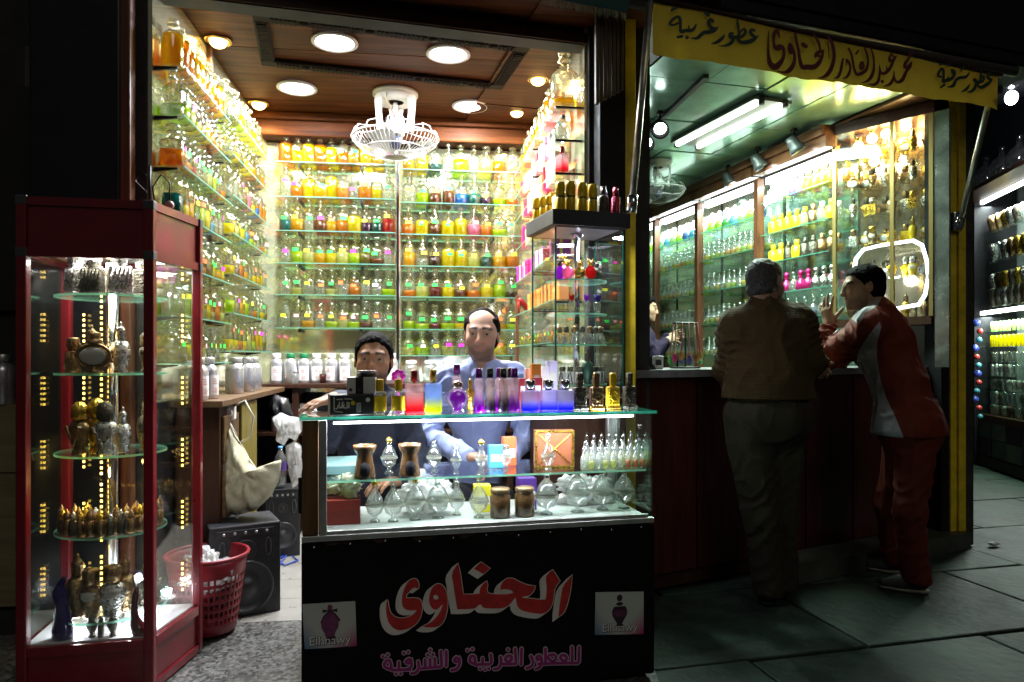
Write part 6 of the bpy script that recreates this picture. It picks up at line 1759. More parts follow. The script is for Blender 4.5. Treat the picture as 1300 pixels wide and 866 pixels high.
# ------------------------------------------------------------------ right shop: wall bays
S1, S2, S3, S4 = s_at(1055), s_at(963), s_at(887), s_at(833)
SE = SB - .02
def orient(name, mb, mats, parent): return mb.ob(name, mats, parent)
bays = [(S1, S2, [pxl(1011, y, W0, DW).z for y in (243, 287, 326, 368, 402)], 'nearest bay'),
  (S2, S3, [pxl(922, y, W0, DW).z for y in (286, 324, 366, 409, 452)], 'second bay'),
  (S3, S4, [pxl(862, y, W0, DW).z for y in (306, 340, 378, 416, 452)], 'third bay'),
  (S4, SE, [pxl(816, y, W0, DW).z for y in (322, 352, 386, 420, 452)], 'farthest bay')]
M_EDGE2 = liquid('glass_edge_green', (.15, .55, .4), .3)
for bi, (sa, sb, zs, nm) in enumerate(bays):
 u = thing('shelving_unit', f'glass shelved wall unit of the right shop, {nm}', 'shelving')
 m = MB(); obox(m, rs(sa + .03, -.25, 0), rs(sb - .01, -.25, 0), -.02, .9, 2.66); m.ob('mirror_panel', M_MIRROR2, u)
 for z in zs:
  m = MB(); obox(m, rs(sa + .025, 0, 0), rs(sb - .005, 0, 0), -.24, z - .008, z); m.m[2] = 1
  m.ob('glass_shelf', [M_SHELF, M_EDGE2], u)
 m = MB(); obox(m, rs(sb - .03, .03, 0), rs(sb + .024, .03, 0), -.06, .9, 2.62); m.ob('upright', M_WOODP, u)
 m = MB(); obox(m, rs(sa - .02, .06, 0), rs(sb + .02, .06, 0), -.08, 2.64, 2.79); obox(m, rs(sa - .02, .09, 0), rs(sb + .02, .09, 0), -.028, 2.72, 2.785); m.ob('cornice', wood('cornice_wood', (.2, .085, .04), .5, 2, .35, 1), u)
 m = MB(); obox(m, rs(sa + .05, -.03, 0), rs(sb - .05, -.03, 0), -.05, 2.57, 2.62); m.ob('light_strip', emitter('strip_white', (.92, 1.0, .96), 4), u)
 mid = rs((sa + sb) / 2, -.06, 2.56)
 l = lamp('strip_glow', 'AREA', u, mid, 6, (.74, 1.0, .86), sb - sa - .1, (0, R(-10), 0), None, .4, .05)
 l.rotation_euler = (0, 0, math.atan2(DW.y, DW.x))
 m = MB(); obox(m, rs(sa, .02, 0), rs(sb, .02, 0), -.27, .88, .92); m.ob('bench', M_WOODD, u)
# bottle kinds of the right shop
def small_kind(name, body, cap, fill):
 d = {}
 m = MB(); m.lathe(body, seg=12); d['b'] = m.mesh('glass_body', M_BG2)
 m = MB(); m.lathe(cap, seg=10); d['c'] = m.mesh('stopper', M_STOP)
 m = MB(); m.lathe(fill, seg=10); d['f'] = m.mesh('oil', OIL['yellow'])
 KIND['s_' + name] = d
small_kind('round', [(.024, 0), (.03, .004), (.033, .03), (.03, .055), (.014, .07), (.011, .085), (.016, .092)], [(.01, .09), (.016, .1), (.018, .115), (.01, .128), (.0005, .13)], [(.022, .004), (.029, .02), (.0295, .036), (.0005, .0365)])
small_kind('colour', [(.034, 0), (.04, .005), (.043, .04), (.038, .075), (.018, .09), (.014, .098)], [(.016, .098), (.017, .102), (.014, .14), (.009, .15), (.0005, .151)], [(.03, .004), (.039, .02), (.041, .05), (.035, .075), (.0005, .076)])
small_kind('block', [(.03, 0), (.032, .004), (.032, .07), (.024, .078), (.012, .084)], [(.014, .084), (.015, .088), (.015, .115), (.0005, .117)], [(.028, .004), (.03, .008), (.03, .05), (.0005, .0505)])
def sbottle(kind, loc, color, label, group, capmat=None, sc=1., bodymat=None, cat='bottle'):
 nm_ = {'round': 'stoppered_bottle', 'colour': 'coloured_bottle', 'block': 'ornate_bottle'}[kind]
 d = KIND['s_' + kind]
 t = thing(nm_, label, cat, group, loc, random.uniform(0, 6)); t.scale = (sc,) * 3
 link('glass_body', d['b'], t, mat=bodymat)
 if color: link('oil', d['f'], t, mat=OIL[color])
 link('stopper', d['c'], t, mat=capmat)
M_CAPW = principled('cap_white', (.78, .8, .78), .35)
for bi, (sa, sb, zs, nm) in enumerate(bays[1:], 1):
 ln = sb - sa - .08
 for ri, z in enumerate(zs):
  if ri == 0:
   n = max(4, int(ln / .115))
   for i in range(n):
    c = ('lime', 'lime', 'sky blue', 'blue', 'lime', 'pale green', 'sky blue', 'green')[(i * 3 + bi) % 8]
    sbottle('colour', rs(sb - .05 - ln * (i + .5) / n, -.08, z + .0005), c, f'{c} bottle with white cap, {ordl(i, n)}, top shelf, {nm} of right shop', 'coloured bottles of the right shop', M_CAPW, 1.15)
  else:
   for rk in range(2):
    n = max(5, int(ln / (.078 if bi < 3 else .1)))
    for i in range(n):
     c = random.choice(('pale yellow', 'yellow', 'clear', 'gold', 'pale yellow', 'lime'))
     sbottle('round', rs(sb - .05 - ln * (i + .5 + .3 * rk) / (n + .3), -.055 - .095 * rk, z + .0005), c, f'{c} crystal bottle, {ordl(i, n)}, {("front", "rear")[rk]} row, {ordinal(ri)} shelf, right shop {nm}', 'crystal bottles of the right shop', None, random.uniform(1.25, 1.45))
# nearest bay: gold, violet, black and pink bottles
sa, sb, zs, nm = bays[0]; ln = sb - sa - .08
M_PINKF = principled('pink_foil', (.65, .03, .2), .25, .6, bump=.5, bscale=60)
plan = [('block', [('clear', M_CAPW, None), ('clear', M_CAPW, None), ('pale yellow', M_CAPW, None), ('violet', M_CAPW, None), ('pink', M_CAPW, None), (None, M_GOLDF, M_GOLDF), (None, M_GOLDF, M_GOLDF), (None, M_GOLDF, M_GOLDF), (None, M_GOLDF, M_GOLDF)], 'white, violet or gold'),
  ('block', [(None, M_GOLDF, M_GOLDF), (None, M_GOLDF, M_GOLDF), (None, M_GOLDF, M_GOLDF), (None, M_GOLDF, M_GOLDF), ('pale yellow', M_GOLDF, None), (None, M_BRONZE, M_BRONZE), ('clear', M_CAPW, None), (None, M_GOLDF, M_GOLDF)], 'gold'),
  ('block', [(None, M_GOLDF, M_GOLDF), (None, M_GOLDF, M_GOLDF), (None, M_PEWTER, M_PEWTER), (None, M_GOLDF, M_GOLDF), (None, M_PEWTER, M_PEWTER), (None, M_PEWTER, M_PEWTER), (None, M_BRONZE, M_BRONZE), (None, M_BRONZE, M_BRONZE)], 'gold and black'),
  ('round', [('clear', None, None), ('clear', None, None), (None, M_PINKF, M_PINKF), ('clear', None, None), (None, M_PINKF, M_PINKF), (None, M_PINKF, M_PINKF), (None, M_SILVER, M_SILVER), (None, M_SILVER, M_SILVER), (None, M_SILVER, M_SILVER)], 'pink'),
  ('round', [('clear', None, None), ('blue', None, None), ('violet', None, None), ('clear', None, None), ('gold', None, None), ('blue', None, None), ('clear', None, None), ('gold', None, None)], 'mixed')]
cn_ = {M_GOLDF: 'gold', M_PEWTER: 'black', M_BRONZE: 'bronze', M_PINKF: 'pink', M_SILVER: 'silver'}
for ri, (kind, items, _) in enumerate(plan):
 n = len(items)
 for i, (c, cap, body) in enumerate(items):
  sbottle(kind, rs(sb - .05 - ln * (i + .5) / n, -.07, zs[ri] + .0005), c, f'{cn_.get(body, c)} ornate bottle, {ordl(i, n)}, {ordinal(ri)} shelf, nearest bay of right shop', 'ornate bottles of the right shop', cap, 1.25 if kind == 'block' else 1.2, body)
  if ri in (0, 1, 2) and i % 2 == 0:
   sbottle(kind, rs(sb - .05 - ln * (i + 1) / n, -.17, zs[ri] + .0005), c or 'gold', f'{cn_.get(body, c)} ornate bottle in rear row behind number place {ordinal(i)}, {ordinal(ri)} shelf, nearest bay', 'ornate bottles of the right shop', cap, 1.25, None)
# ------------------------------------------------------------------ warm glass cabinet with bulbs
KA, KB = cw(2.23, 4.9), cw(2.62, 4.43)                            # rear-left and near-right ends of its front
kd = (KB - KA).normalized(); kn = Vector((-kd.y, kd.x, 0))       # kn points away from the room (into the cabinet)
if kn.dot(Vector((1, 0, 0))) < 0: kn = -kn
wc = thing('wall_cabinet', 'warm lit glass wall cabinet above the counter end', 'cabinet')
KZ0, KZ1 = 1.45, 2.72
KL = (KB - KA).length
def kp(u, v, z):
 p = KA + kd * u + kn * v; p.z = z; return p
def kbox(mb, u0, u1, v0, v1, z0, z1, mi=0):
 P = [kp(u0, v0, 0), kp(u1, v0, 0), kp(u1, v1, 0), kp(u0, v1, 0)]
 ar = sum(P[i].x * P[(i + 1) % 4].y - P[(i + 1) % 4].x * P[i].y for i in range(4))
 return mb.prism(P if ar > 0 else P[::-1], z0, z1, mi)
m = MB(); kbox(m, 0, KL, .24, .26, KZ0, KZ1); m.ob('mirror_panel', principled('warm_mirror', (.62, .52, .36), .12, .75), wc)
m = MB(); kbox(m, -.02, KL + .02, -.01, .26, KZ1, KZ1 + .07); m.ob('top_rail', M_WOODR, wc)
m = MB(); kbox(m, 0, KL, 0, .239, KZ0 - .05, KZ0); m.ob('base_rail', M_WOODD, wc)
for u in (0, KL * .62, KL):
 m = MB(); kbox(m, u - .012, u + .012, -.008, .012, KZ0 + .001, KZ1 - .001); m.ob('stile', principled('brass_stile', (.35, .25, .09), .35, .7), wc)
m = MB(); kbox(m, .014, KL - .014, 0, .005, KZ0 + .001, KZ1 - .001); m.ob('glass_door', M_GLASS, wc)
KZS = [pxl(1120, y, KA, kd).z for y in (195, 232, 268, 307, 352)]
for z in KZS:
 m = MB(); kbox(m, .014, KL - .014, .02, .238, z - .006, z); m.ob('glass_shelf', [M_SHELF, M_EDGE], wc)
E_BULB = emitter('bulb_warm', (1.0, .68, .25), 9)
for i, (x, y) in enumerate(((1062, 197), (1090, 186), (1107, 176), (1125, 170), (1150, 160), (1110, 205))):
 p = pxl(x, y, KA + kn * .1, kd)
 t = thing('light_bulb', f'glowing warm bulb in the wall cabinet, {ordl(i, 6)}', 'bulb', 'bulbs in the wall cabinet', p)
 m = MB(); m.ball((0, 0, 0), .033, 14, 8); m.ob('bulb_glass', E_BULB, t)
 m = MB(); m.lathe([(.016, .028), (.022, .05), (.03, .075), (.012, .08)], seg=14); m.ob('holder', principled('brass', (.6, .38, .12), .25, 1.), t)
 if i < 5: lamp('bulb_glow', 'POINT', t, (0, 0, -.045), 1.7, (1.0, .72, .32), .03)
gk = [M_PEWTER, M_BRONZE, M_GOLDM, M_SILVER, M_BRONZE]
kinds = ['tall', 'heart', 'square', 'vase', 'oval']
for ri, z in enumerate(KZS):
 for i in range(8):
  u = .05 + (KL - .1) * (i + .5) / 8
  mt = random.choice(gk) if ri < 3 else (M_GOLDF if i in (5, 6) else random.choice(gk))
  ornate(random.choice(kinds), kp(u, .1 + .05 * (i % 2), z + .0005), RZ + R(-60), mt, random.choice(gk), f'ornate metal bottle, {ordl(i, 8)}, {ordinal(ri)} shelf of the warm wall cabinet', 'bottles in the wall cabinet', .75)
for i in range(9):
 u = .04 + (KL - .08) * (i + .5) / 9
 ornate(random.choice(('amphora', 'tall', 'vial')), kp(u, .1, KZ0 + .0005), 0, random.choice(gk), random.choice(gk), f'little metal bottle, {ordl(i, 9)}, floor of the warm wall cabinet', 'bottles in the wall cabinet', .8)
# oval light ring in the cabinet
t = thing('light_ring', 'white oval ring light glowing low in the wall cabinet', 'ring light', None, (0, 0, 0))
q = [pxl(x, y, KA + kn * .028, kd) for x, y in ((1082, 345), (1085, 328), (1095, 316), (1115, 311), (1140, 307), (1160, 304), (1172, 310), (1178, 330), (1180, 352), (1176, 375), (1168, 388), (1140, 393), (1110, 396), (1092, 388), (1084, 368))]
m = MB(); m.tube(q, .0036, 8, 0, True); m.ob('glow_tube', emitter('ring_white', (.9, .97, 1.0), 2.2), t)
qc = sum(q, Vector()) / len(q); m = MB(); m.tube([qc + (p - qc) * .93 for p in q], .0022, 8, 0, True); m.ob('inner_tube', emitter('ring_white', (.9, .97, 1.0), 2.2), t)
m = MB(); m.tube([qc + (p - qc) * .965 + kn * .014 for p in q], .01, 8, 0, True); m.ob('ring_backing', M_CHROME, t)
lamp('ring_glow', 'POINT', t, pxl(1135, 350, KA + kn * .1, kd), 1.5, (.9, .97, 1.0), .05)
# glass side panel between cabinet and post, with smaller shelves below
m = MB(); obox(m, KB + kd * .02, KB + kd * .1, .02, 1.13, 2.72); m.ob('side_panel', principled('tarnished_mirror', (.3, .33, .3), .25, .8, var=.5, vscale=7), wc)
# ------------------------------------------------------------------ ceiling fittings of the right shop
t = thing('fluorescent_fixture', 'twin tube fluorescent fixture on the green ceiling', 'lamp')
fa, fb = pxz(872, 186, ZC2 - .04), pxz(982, 131, ZC2 - .04)
fd = (fb - fa).normalized(); fn = Vector((-fd.y, fd.x, 0))
m = MB(); obox(m, fa - fn * .14, fb - fn * .14, .28, ZC2 - .03, ZC2 - .008); m.ob('backing_plate', principled('fixture_grey', (.3, .33, .3), .4), t)
for k, o in enumerate((-.09, .09)):
 m = MB(); m.cone(fa + fn * o, fb + fn * o, .014, .014, 10); m.ob('tube', emitter('tube_green', (.92, 1.0, .9), 6), t)
 for e in (fa, fb):
  m = MB(); m.cone(e + fn * o + Vector((0, 0, .03)), e + fn * o - Vector((0, 0, .018)), .02, .02, 8); m.ob('tube_socket', M_GREYP, t)
mid = (fa + fb) / 2
l = lamp('tube_glow', 'AREA', t, mid - Vector((0, 0, .02)), 44, (.74, 1.0, .84), (fb - fa).length, None, None, .4, .25)
l.rotation_euler = (0, 0, math.atan2(fd.y, fd.x))
def track_spot(p, aim, label, lit, head_mat):
 t = thing('track_spot', label, 'spotlight', 'track spots of the right shop', p)
 d = (aim - p).normalized()
 m = MB(); m.cone((0, 0, .0), (0, 0, .09), .008, .008, 8); m.box((-.018, -.018, .085), (.018, .018, .11), bev=.004); m.ob('stem', M_IRON, t)
 m = MB(); q = d.to_track_quat('Z', 'Y').to_matrix().to_4x4()
 m.lathe([(.02, -.06), (.035, -.055), (.042, -.02), (.042, .0), (.052, .03), (.058, .06), (.05, .058), (.036, .01), (.0005, .0)], seg=18, M=q); m.ob('spot_head', head_mat, t)
 m = MB(); m.lathe([(.0005, .03), (.036, .028), (.04, .018)], seg=16, M=q, close=False); m.ob('lens', emitter('spot_lens', (.95, 1.0, 1.0), 10) if lit else emitter('spot_lens_side', (.9, 1.0, .97), 12), t)
 if lit:
  l = lamp('spot_beam', 'SPOT', t, d * .07, 15, (.8, 1.0, .94), .03, None, 95, .6); l.rotation_mode = 'QUATERNION'; l.rotation_quaternion = (-d).to_track_quat('Z', 'Y')
M_SPOTH = principled('spot_grey', (.07, .08, .08), .4, .3)
for i, (x, y) in enumerate(((1008, 183), (962, 205), (924, 226), (893, 247))):
 p = pxz(x, y, ZC2 - .12); s_ = (p - W0).dot(DW)
 track_spot(p, rs(s_ - .1, -.1, 2.25), f'grey track spotlight aimed at the shelves, {ordl(i, 4, "near", "far").replace("nearmost", "nearest").replace("farmost", "farthest")}', True, M_SPOTH)
for i, (x, y) in enumerate(((838, 162), (820, 180))):
 p = pxz(x, y, ZC2 - .12)
 track_spot(p, Vector((.9, 2.2, 1.0)), ('track spotlight glaring towards the street, nearer one', 'track spotlight glaring towards the street, farther one')[i], True, M_BLACK)
t = thing('track_rail', 'black lighting track along the shelves of the right shop', 'rail')
m = MB(); ra, rb_ = pxz(1030, 168, ZC2 - .01), pxz(885, 245, ZC2 - .01); obox(m, ra, rb_, .03, ZC2 - .03, ZC2 - .006); m.ob('rail', M_IRON, t)
t = thing('track_rail', 'black lighting track on the left side of the green ceiling', 'rail')
m = MB(); ra, rb_ = pxz(900, 95, ZC2 - .01), pxz(812, 178, ZC2 - .01); obox(m, ra, rb_, .03, ZC2 - .03, ZC2 - .006); m.ob('rail', M_IRON, t)
# ------------------------------------------------------------------ things on the wooden counter
def cput(x, y, dep, z=1.1305):
 q = pxl(x, y, CA + cn * dep, cd); q.z = z; return q
t = thing('pendant_stand', 'wire stand hung with little coloured bottle pendants on the counter', 'stand', None, cput(870, 464, .2))
m = MB(); m.tube([(.085 * math.cos(k * .5236), .05 * math.sin(k * .5236), .006) for k in range(12)], .005, 6, 0, True); m.cone((0, 0, .005), (0, 0, .25), .005, .004); m.tube([(.07 * math.cos(k * .5236), .045 * math.sin(k * .5236), .25) for k in range(12)], .004, 6, 0, True); m.tube([(-.07, 0, .25), (.07, 0, .25)], .004); m.ob('wire_frame', M_IRON, t)
for k in range(12):
 a = k * .5236; c = ((.1, .5, .1), (.6, .05, .2), (.6, .25, .05), (.1, .1, .4), (.35, .12, .05), (.5, .4, .1))[k % 6]
 mt_ = principled('pendant_%d' % (k % 6), c, .35, var=.3, vscale=50)
 m = MB(); x, y = .085 * math.cos(a), .06 * math.sin(a)
 m.lathe([(.004, 0), (.014, .012), (.017, .026), (.009, .042), (.011, .048), (.0005, .055)], (x, y, .02 + .012 * (k % 3)), 10); pd = m.ob('pendant', mt_, t)
 m = MB(); m.tube([(x, y, .07), (x * .9, y * .9, .16), (x * .8, y * .8, .25)], .0045, 5); m.ob('cord', principled('cord_%d' % (k % 3), ((.5, .3, .3), (.5, .42, .28), (.45, .1, .15))[k % 3], .7), t)
t = thing('card_terminal', 'black tilted display board at the left end of counter', 'display', None, cput(818, 470, .1), RZ + R(-20))
m = MB(); m.add([(-.09, -.02, 0), (.06, -.02, 0), (-.03, -.02, .14), (-.09, -.02, .15), (-.09, .1, 0), (.06, .1, 0), (-.03, .1, .14), (-.09, .1, .15)], [(0, 1, 2, 3), (7, 6, 5, 4), (0, 4, 5, 1), (1, 5, 6, 2), (2, 6, 7, 3), (3, 7, 4, 0)]); m.ob('board', M_BLKCAP, t)
t = thing('spray_bottle', 'clear bottle with bright pink cap at left end of counter', 'bottle', None, cput(804, 470, .12), 0)
m = MB(); m.lathe([(.028, 0), (.03, .004), (.03, .1), (.012, .125)], seg=14); m.ob('bottle_body', M_BG2, t)
m = MB(); m.lathe([(.013, .125), (.012, .165), (.006, .17), (.0005, .171)], seg=12); m.ob('cap', principled('hot_pink', (.75, .02, .4), .4), t)
t = thing('white_dispenser', 'white card dispenser beside the black display board', 'box', None, cput(834, 466, .18), RZ + R(-20))
m = MB(); m.box((-.02, -.03, 0), (.03, .04, .07), bev=.004); m.ob('dispenser_body', M_WHITEP, t)
m = MB(); m.box((-.01, -.032, .02), (.02, -.0305, .05)); m.ob('slot', M_GREYP, t)
# ------------------------------------------------------------------ banner over the right shop
BL_, BR_ = px(829, 68, 3.117), px(1268, 138, 3.81)
bd = BR_ - BL_; bd.z = 0; BLEN = bd.length; bd.normalize(); BZ = math.atan2(bd.y, bd.x)
B0 = Vector((BL_.x, BL_.y, 0))
ban = thing('shop_banner', 'yellow cloth banner with hand painted Arabic lettering', 'banner', None, B0, BZ)
BMI = (Matrix.Translation(B0) @ Matrix.Rotation(BZ, 4, 'Z')).inverted()
def bl_(x, y): return BMI @ pxl(x, y, B0, bd)
n = 60; vs = []; fs = []; rows = 6
def edge(top, x):
 t = (x - 829) / (1268 - 829)
 return (-2 + 97 * t if top else 68 + 70 * t)
for i in range(n + 1):
 x = 829 + (1268 - 829) * i / n
 for k in range(rows + 1):
  f = k / rows
  y = edge(True, x) * (1 - f) + (edge(False, x) + (.5 * math.sin(i * 1.7) + .9 * math.sin(i * .31) + random.uniform(-.5, .5) if k == rows else 0)) * f
  l = bl_(x, y)
  vs.append((l.x, .006 * math.sin(i * .55) * f + .004 * math.sin(i * .21 + 2), l.z))
for i in range(n):
 for k in range(rows):
  a = i * (rows + 1) + k; fs.append((a, a + 1, a + rows + 2, a + rows + 1))
def banner_mat():
 m = principled('banner_cloth', (.36, .24, .015), .85, var=.18, vscale=6, bump=.35, bscale=14)
 n = m.node_tree; b_ = n.nodes['Principled BSDF']; out = n.nodes['Material Output']
 tl = n.nodes.new('ShaderNodeBsdfTranslucent'); tl.inputs[0].default_value = (.5, .32, .03, 1)
 mx = n.nodes.new('ShaderNodeMixShader'); mx.inputs[0].default_value = .12
 n.links.new(b_.outputs[0], mx.inputs[1]); n.links.new(tl.outputs[0], mx.inputs[2]); n.links.new(mx.outputs[0], out.inputs[0]); return m
m = MB(); m.add(vs, fs, 0, True); m.ob('cloth', banner_mat(), ban)
m = MB(); l0, l1 = bl_(829, edge(True, 829)), bl_(1268, edge(True, 1268)); m.tube([(l0.x - .02, 0, l0.z), (l1.x + .02, 0, l1.z)], .012, 8); m.ob('batten', M_WOODD, ban)
M_BG_ = principled('banner_green_ink', (.012, .035, .018), .6); M_BM = principled('banner_maroon_ink', (.12, .008, .01), .6)
W1 = [[(1155,405,30),(1120,395,40),(1102,425,40),(1130,465,40),(1165,485,35)],[(1205,470,12),(1150,515,45),(1080,545,55),(1000,555,45),(955,530,45),(940,480,40)],
[(945,470,30),(985,410,25),(1020,385,30),(1040,410,35),(1030,450,35),(980,485,40),(930,490,45),(880,485,40)],[(935,270,20),(945,340,35),(955,410,25),(960,470,25)],
[(890,490,45),(850,485,50),(850,450,45),(880,440,30)],[(890,490,45),(875,540,45),(830,580,40),(760,600,22),(705,597,10)],[(775,455,12),(755,490,35),(720,525,45),(670,555,35),(608,570,10)],
[(630,290,35),(605,265,40),(575,290,45),(580,335,40),(610,370,45),(650,385,45)],[(685,365,20),(650,400,45),(590,420,50),(520,430,40)],[(520,425,45),(475,460,45),(430,500,40),(345,503,10)],[(540,180,45),(570,210,45)],
[(415,330,20),(385,385,40),(340,405,45),(280,405,45),(225,420,45),(215,360,35),(215,290,40),(200,240,40),(170,235,35),(120,265,35),(85,310,35),(90,330,30),(140,335,25),(190,310,25)],[(325,340,15),(320,395,25)],
[(100,155,25),(130,130,40),(185,112,25)],[(180,490,30),(235,480,35)],[(300,495,45),(302,493,45)]]
W2 = [[(130,210,14),(125,330,22),(125,480,35),(145,590,60),(200,640,75),(260,600,60),(305,530,40),(315,450,35),(290,400,55),(240,405,75),(205,400,45),(190,330,30),(195,240,45),(225,200,50),(250,240,30),(258,285,12)],
[(385,360,35),(390,390,60),(400,425,75)],[(400,450,70),(430,450,45),(445,520,35),(430,610,45),(380,680,55),(320,705,30),(235,690,10)],
[(450,225,30),(465,320,35),(490,430,35),(510,560,40),(540,640,55),(600,640,60),(680,640,60),(740,590,50),(775,520,40),(795,440,20)],[(800,440,20),(740,460,45),(700,490,35),(695,530,15)],[(700,500,35),(760,510,25)],[(545,365,50),(580,390,50)],
[(675,240,20),(710,290,35),(745,370,30),(755,440,25)],[(845,270,20),(890,330,40),(920,420,40),(925,520,40),(905,620,45),(860,710,50),(790,765,30),(725,772,8)],[(850,330,14),(862,540,10)]]
W3 = [[(190,390,25),(175,470,35),(155,570,35),(120,640,35),(60,655,8)],[(240,410,40),(275,450,35),(290,520,30),(270,600,35),(230,645,30),(180,660,8)],[(240,420,30),(232,480,14)],
[(265,250,30),(300,320,30),(325,430,30),(345,540,35),(380,605,40),(440,590,45),(500,550,45),(530,470,35),(530,380,30),(500,280,30),(475,215,18)],[(445,440,35),(425,480,35),(440,530,40),(470,490,35),(455,440,35)],[(370,320,30),(400,280,25)],
[(565,240,20),(600,330,30),(615,450,30),(605,570,40),(560,660,45),(500,705,25),(440,720,8)],[(850,310,20),(825,380,35),(840,420,45),(890,400,35),(920,350,20)],[(850,320,25),(890,370,30)],[(880,410,35),(850,490,40),(800,560,45),(740,595,40),(700,560,30),(690,480,15)],[(785,490,12),(795,560,25)],[(725,700,45),(728,705,45)],
[(690,500,18),(690,600,30),(670,700,40),(610,745,40),(535,735,10)],[(1145,320,30),(1105,325,40),(1100,370,30),(1050,440,40),(1035,500,45),(1080,500,45),(1120,450,30)],[(1130,440,20),(1110,500,35),(1060,560,40),(1030,630,45),(990,690,50),(930,710,35),(890,650,30),(890,560,12)],[(890,600,20),(870,680,35),(830,740,40),(740,770,8)]]
W4 = [[(920,400,30),(895,375,35),(875,420,40),(905,455,40),(935,450,20)],[(935,465,20),(880,515,45),(800,560,50),(750,550,40),(740,500,30)],[(790,300,15),(780,400,30),(765,500,25)],[(765,470,25),(810,410,30),(825,440,30),(790,490,40),(720,490,40)],
[(695,465,55),(715,500,35),(700,570,40),(650,620,35),(585,628,10)],[(628,520,12),(600,570,35),(560,605,35),(512,622,10)],[(620,370,20),(580,420,35),(520,430,40),(470,440,40),(430,480,40),(400,545,45),(320,560,12)],[(505,350,12),(525,300,25),(545,290,35),(560,315,20)],
[(385,330,40),(420,350,35),(410,410,40),(360,455,45),(300,470,45),(260,490,40),(270,420,35),(265,330,40),(240,310,35),(205,360,35),(195,410,35),(240,420,30)],[(330,410,15),(330,460,25)],[(385,330,35),(395,380,30)],[(220,250,35),(250,240,30)],[(330,260,35),(360,245,30)],[(225,570,20),(280,530,35)]]
for ws, ox, oy, k, mt_, lab in ((W1, 840, 0, 10., M_BG_, 'dark green words at the left of banner'), (W2, 960, 20, 9.62, M_BM, 'large maroon word in the middle of banner'), (W3, 1050, 40, 10.825, M_BM, 'maroon words right of the large word'), (W4, 1170, 60, 10.827, M_BG_, 'dark green words at the right of banner')):
 m = MB()
 def mpx(x, y):
  l = bl_(ox + x / k, oy + y / k); return l.x, l.z
 for i, st in enumerate(ws): stroke(m, st, mpx, -.0135 - i * 2.5e-5, wk=1.08)
 m.ob('lettering', mt_, ban)['label'] = lab
# struts that hold the awning
for i, (a, c, lab) in enumerate(((px(826, -6, 3.12), px(802, 262, 3.24), 'steel awning strut beside the pier between the shops'), (px(1256, 128, 3.83), px(1219, 282, 4.42), 'steel awning strut reaching to the yellow post'))):
 t = thing('awning_strut', lab, 'strut', 'awning struts', c)
 d_ = a - c
 m = MB(); m.cone((0, 0, 0), d_, .016, .016, 12); m.ob('tube', principled('worn_steel', (.35, .33, .28), .35, .85, var=.4, vscale=12), t)
 m = MB(); m.cone(-d_.normalized() * .03, d_.normalized() * .05, .026, .024, 12); m.ob('end_fitting', M_CHROME, t)
# awning roll, fringe and dark jetty above
t = thing('awning', 'dark rolled awning along the top of the right shop', 'awning', None, B0, BZ)
m = MB(); m.box((-.2, .03, 2.80), (BLEN + .35, .1, 2.869), bev=.01); m.box((-.9, .02, 2.87), (BLEN + .6, .9, 3.4)); m.ob('awning_box', M_BLACK, t)
m = MB(); l0, l1 = bl_(829, -2), bl_(1268, 95)
m.tube([(-.1, .06, 2.775), (BLEN * .5, .06, 2.765), (BLEN + .2, .06, 2.775)], .028, 12); m.ob('roll', principled('awning_canvas', (.03, .028, .022), .7, bump=.5, bscale=20), t)
t = thing('fringed_cloth', 'dark teal fringed cloth edge hanging at the top centre', 'cloth', None, px(742, 6, 2.9), R(12))
m = MB(); m.box((-.2, -.006, .0), (.2, .006, .12), bev=.003); m.ob('cloth_edge', principled('teal_canvas', (.02, .07, .07), .8), t)
m = MB()
for k in range(90): x = -.198 + k * .0044; m.cone((x, 0, .002), (x + random.uniform(-.003, .003), random.uniform(-.004, .004), -.03 + random.uniform(-.008, .006)), .0014, .0008, 4)
fo = m.ob('fringe', principled('fringe_thread', (.1, .1, .04), .9), t); fo['kind'] = 'stuff'
# timber jetty with green panes at the upper right
t = thing('timber_jetty', 'dark timber jetty with green panes at the upper right corner', 'jetty', None, px(1200, 20, 4.6), R(9))
m = MB(); m.box((-1.2, .05, .12), (2.2, 1.4, 1.2)); m.ob('beam_body', M_BLACK, t)
m = MB(); m.box((-1.2, -.02, -.02), (2.2, .049, .14), bev=.01); m.ob('front_beam', M_WOODD, t)
for i, (x0, x1) in enumerate(((-.35, .0), (.05, .4), (.45, .8))):
 m = MB(); m.box((x0, -.03, .16), (x1, .045, .42)); m.ob('pane', thin_glass('jetty_pane', (.1, .25, .2), .25), t)
 m = MB(); m.box((x0 - .04, -.04, .141), (x0 - .005, .048, .45), bev=.006); m.ob('mullion', M_WOODD, t)
# ------------------------------------------------------------------ far shop window across the alley
FA, FB = cw(5.13, 7.83), cw(4.80, 6.35)
fdr = (FB - FA).normalized(); fnn = Vector((-fdr.y, fdr.x, 0))
if fnn.dot(Vector((1, 0, 0))) < 0: fnn = -fnn
FL = (FB - FA).length
fs_ = thing('far_shop', 'lit bottle shop across the alley at the right edge', 'shop')
def fp(u, v, z):
 p = FA + fdr * u + fnn * v; p.z = z; return p
def fbox(mb, u0, u1, v0, v1, z0, z1, mi=0):
 P = [fp(u0, v0, 0), fp(u1, v0, 0), fp(u1, v1, 0), fp(u0, v1, 0)]
 ar = sum(P[i].x * P[(i + 1) % 4].y - P[(i + 1) % 4].x * P[i].y for i in range(4))
 return mb.prism(P if ar > 0 else P[::-1], z0, z1, mi)
def fz(y): return pxl(1268, y, FA, fdr).z
m = MB(); fbox(m, -.8, FL + .3, .4, .5, 0, 4.2); m.ob('back_wall', principled('far_mirror', (.25, .3, .28), .2, .6, var=.3), fs_)
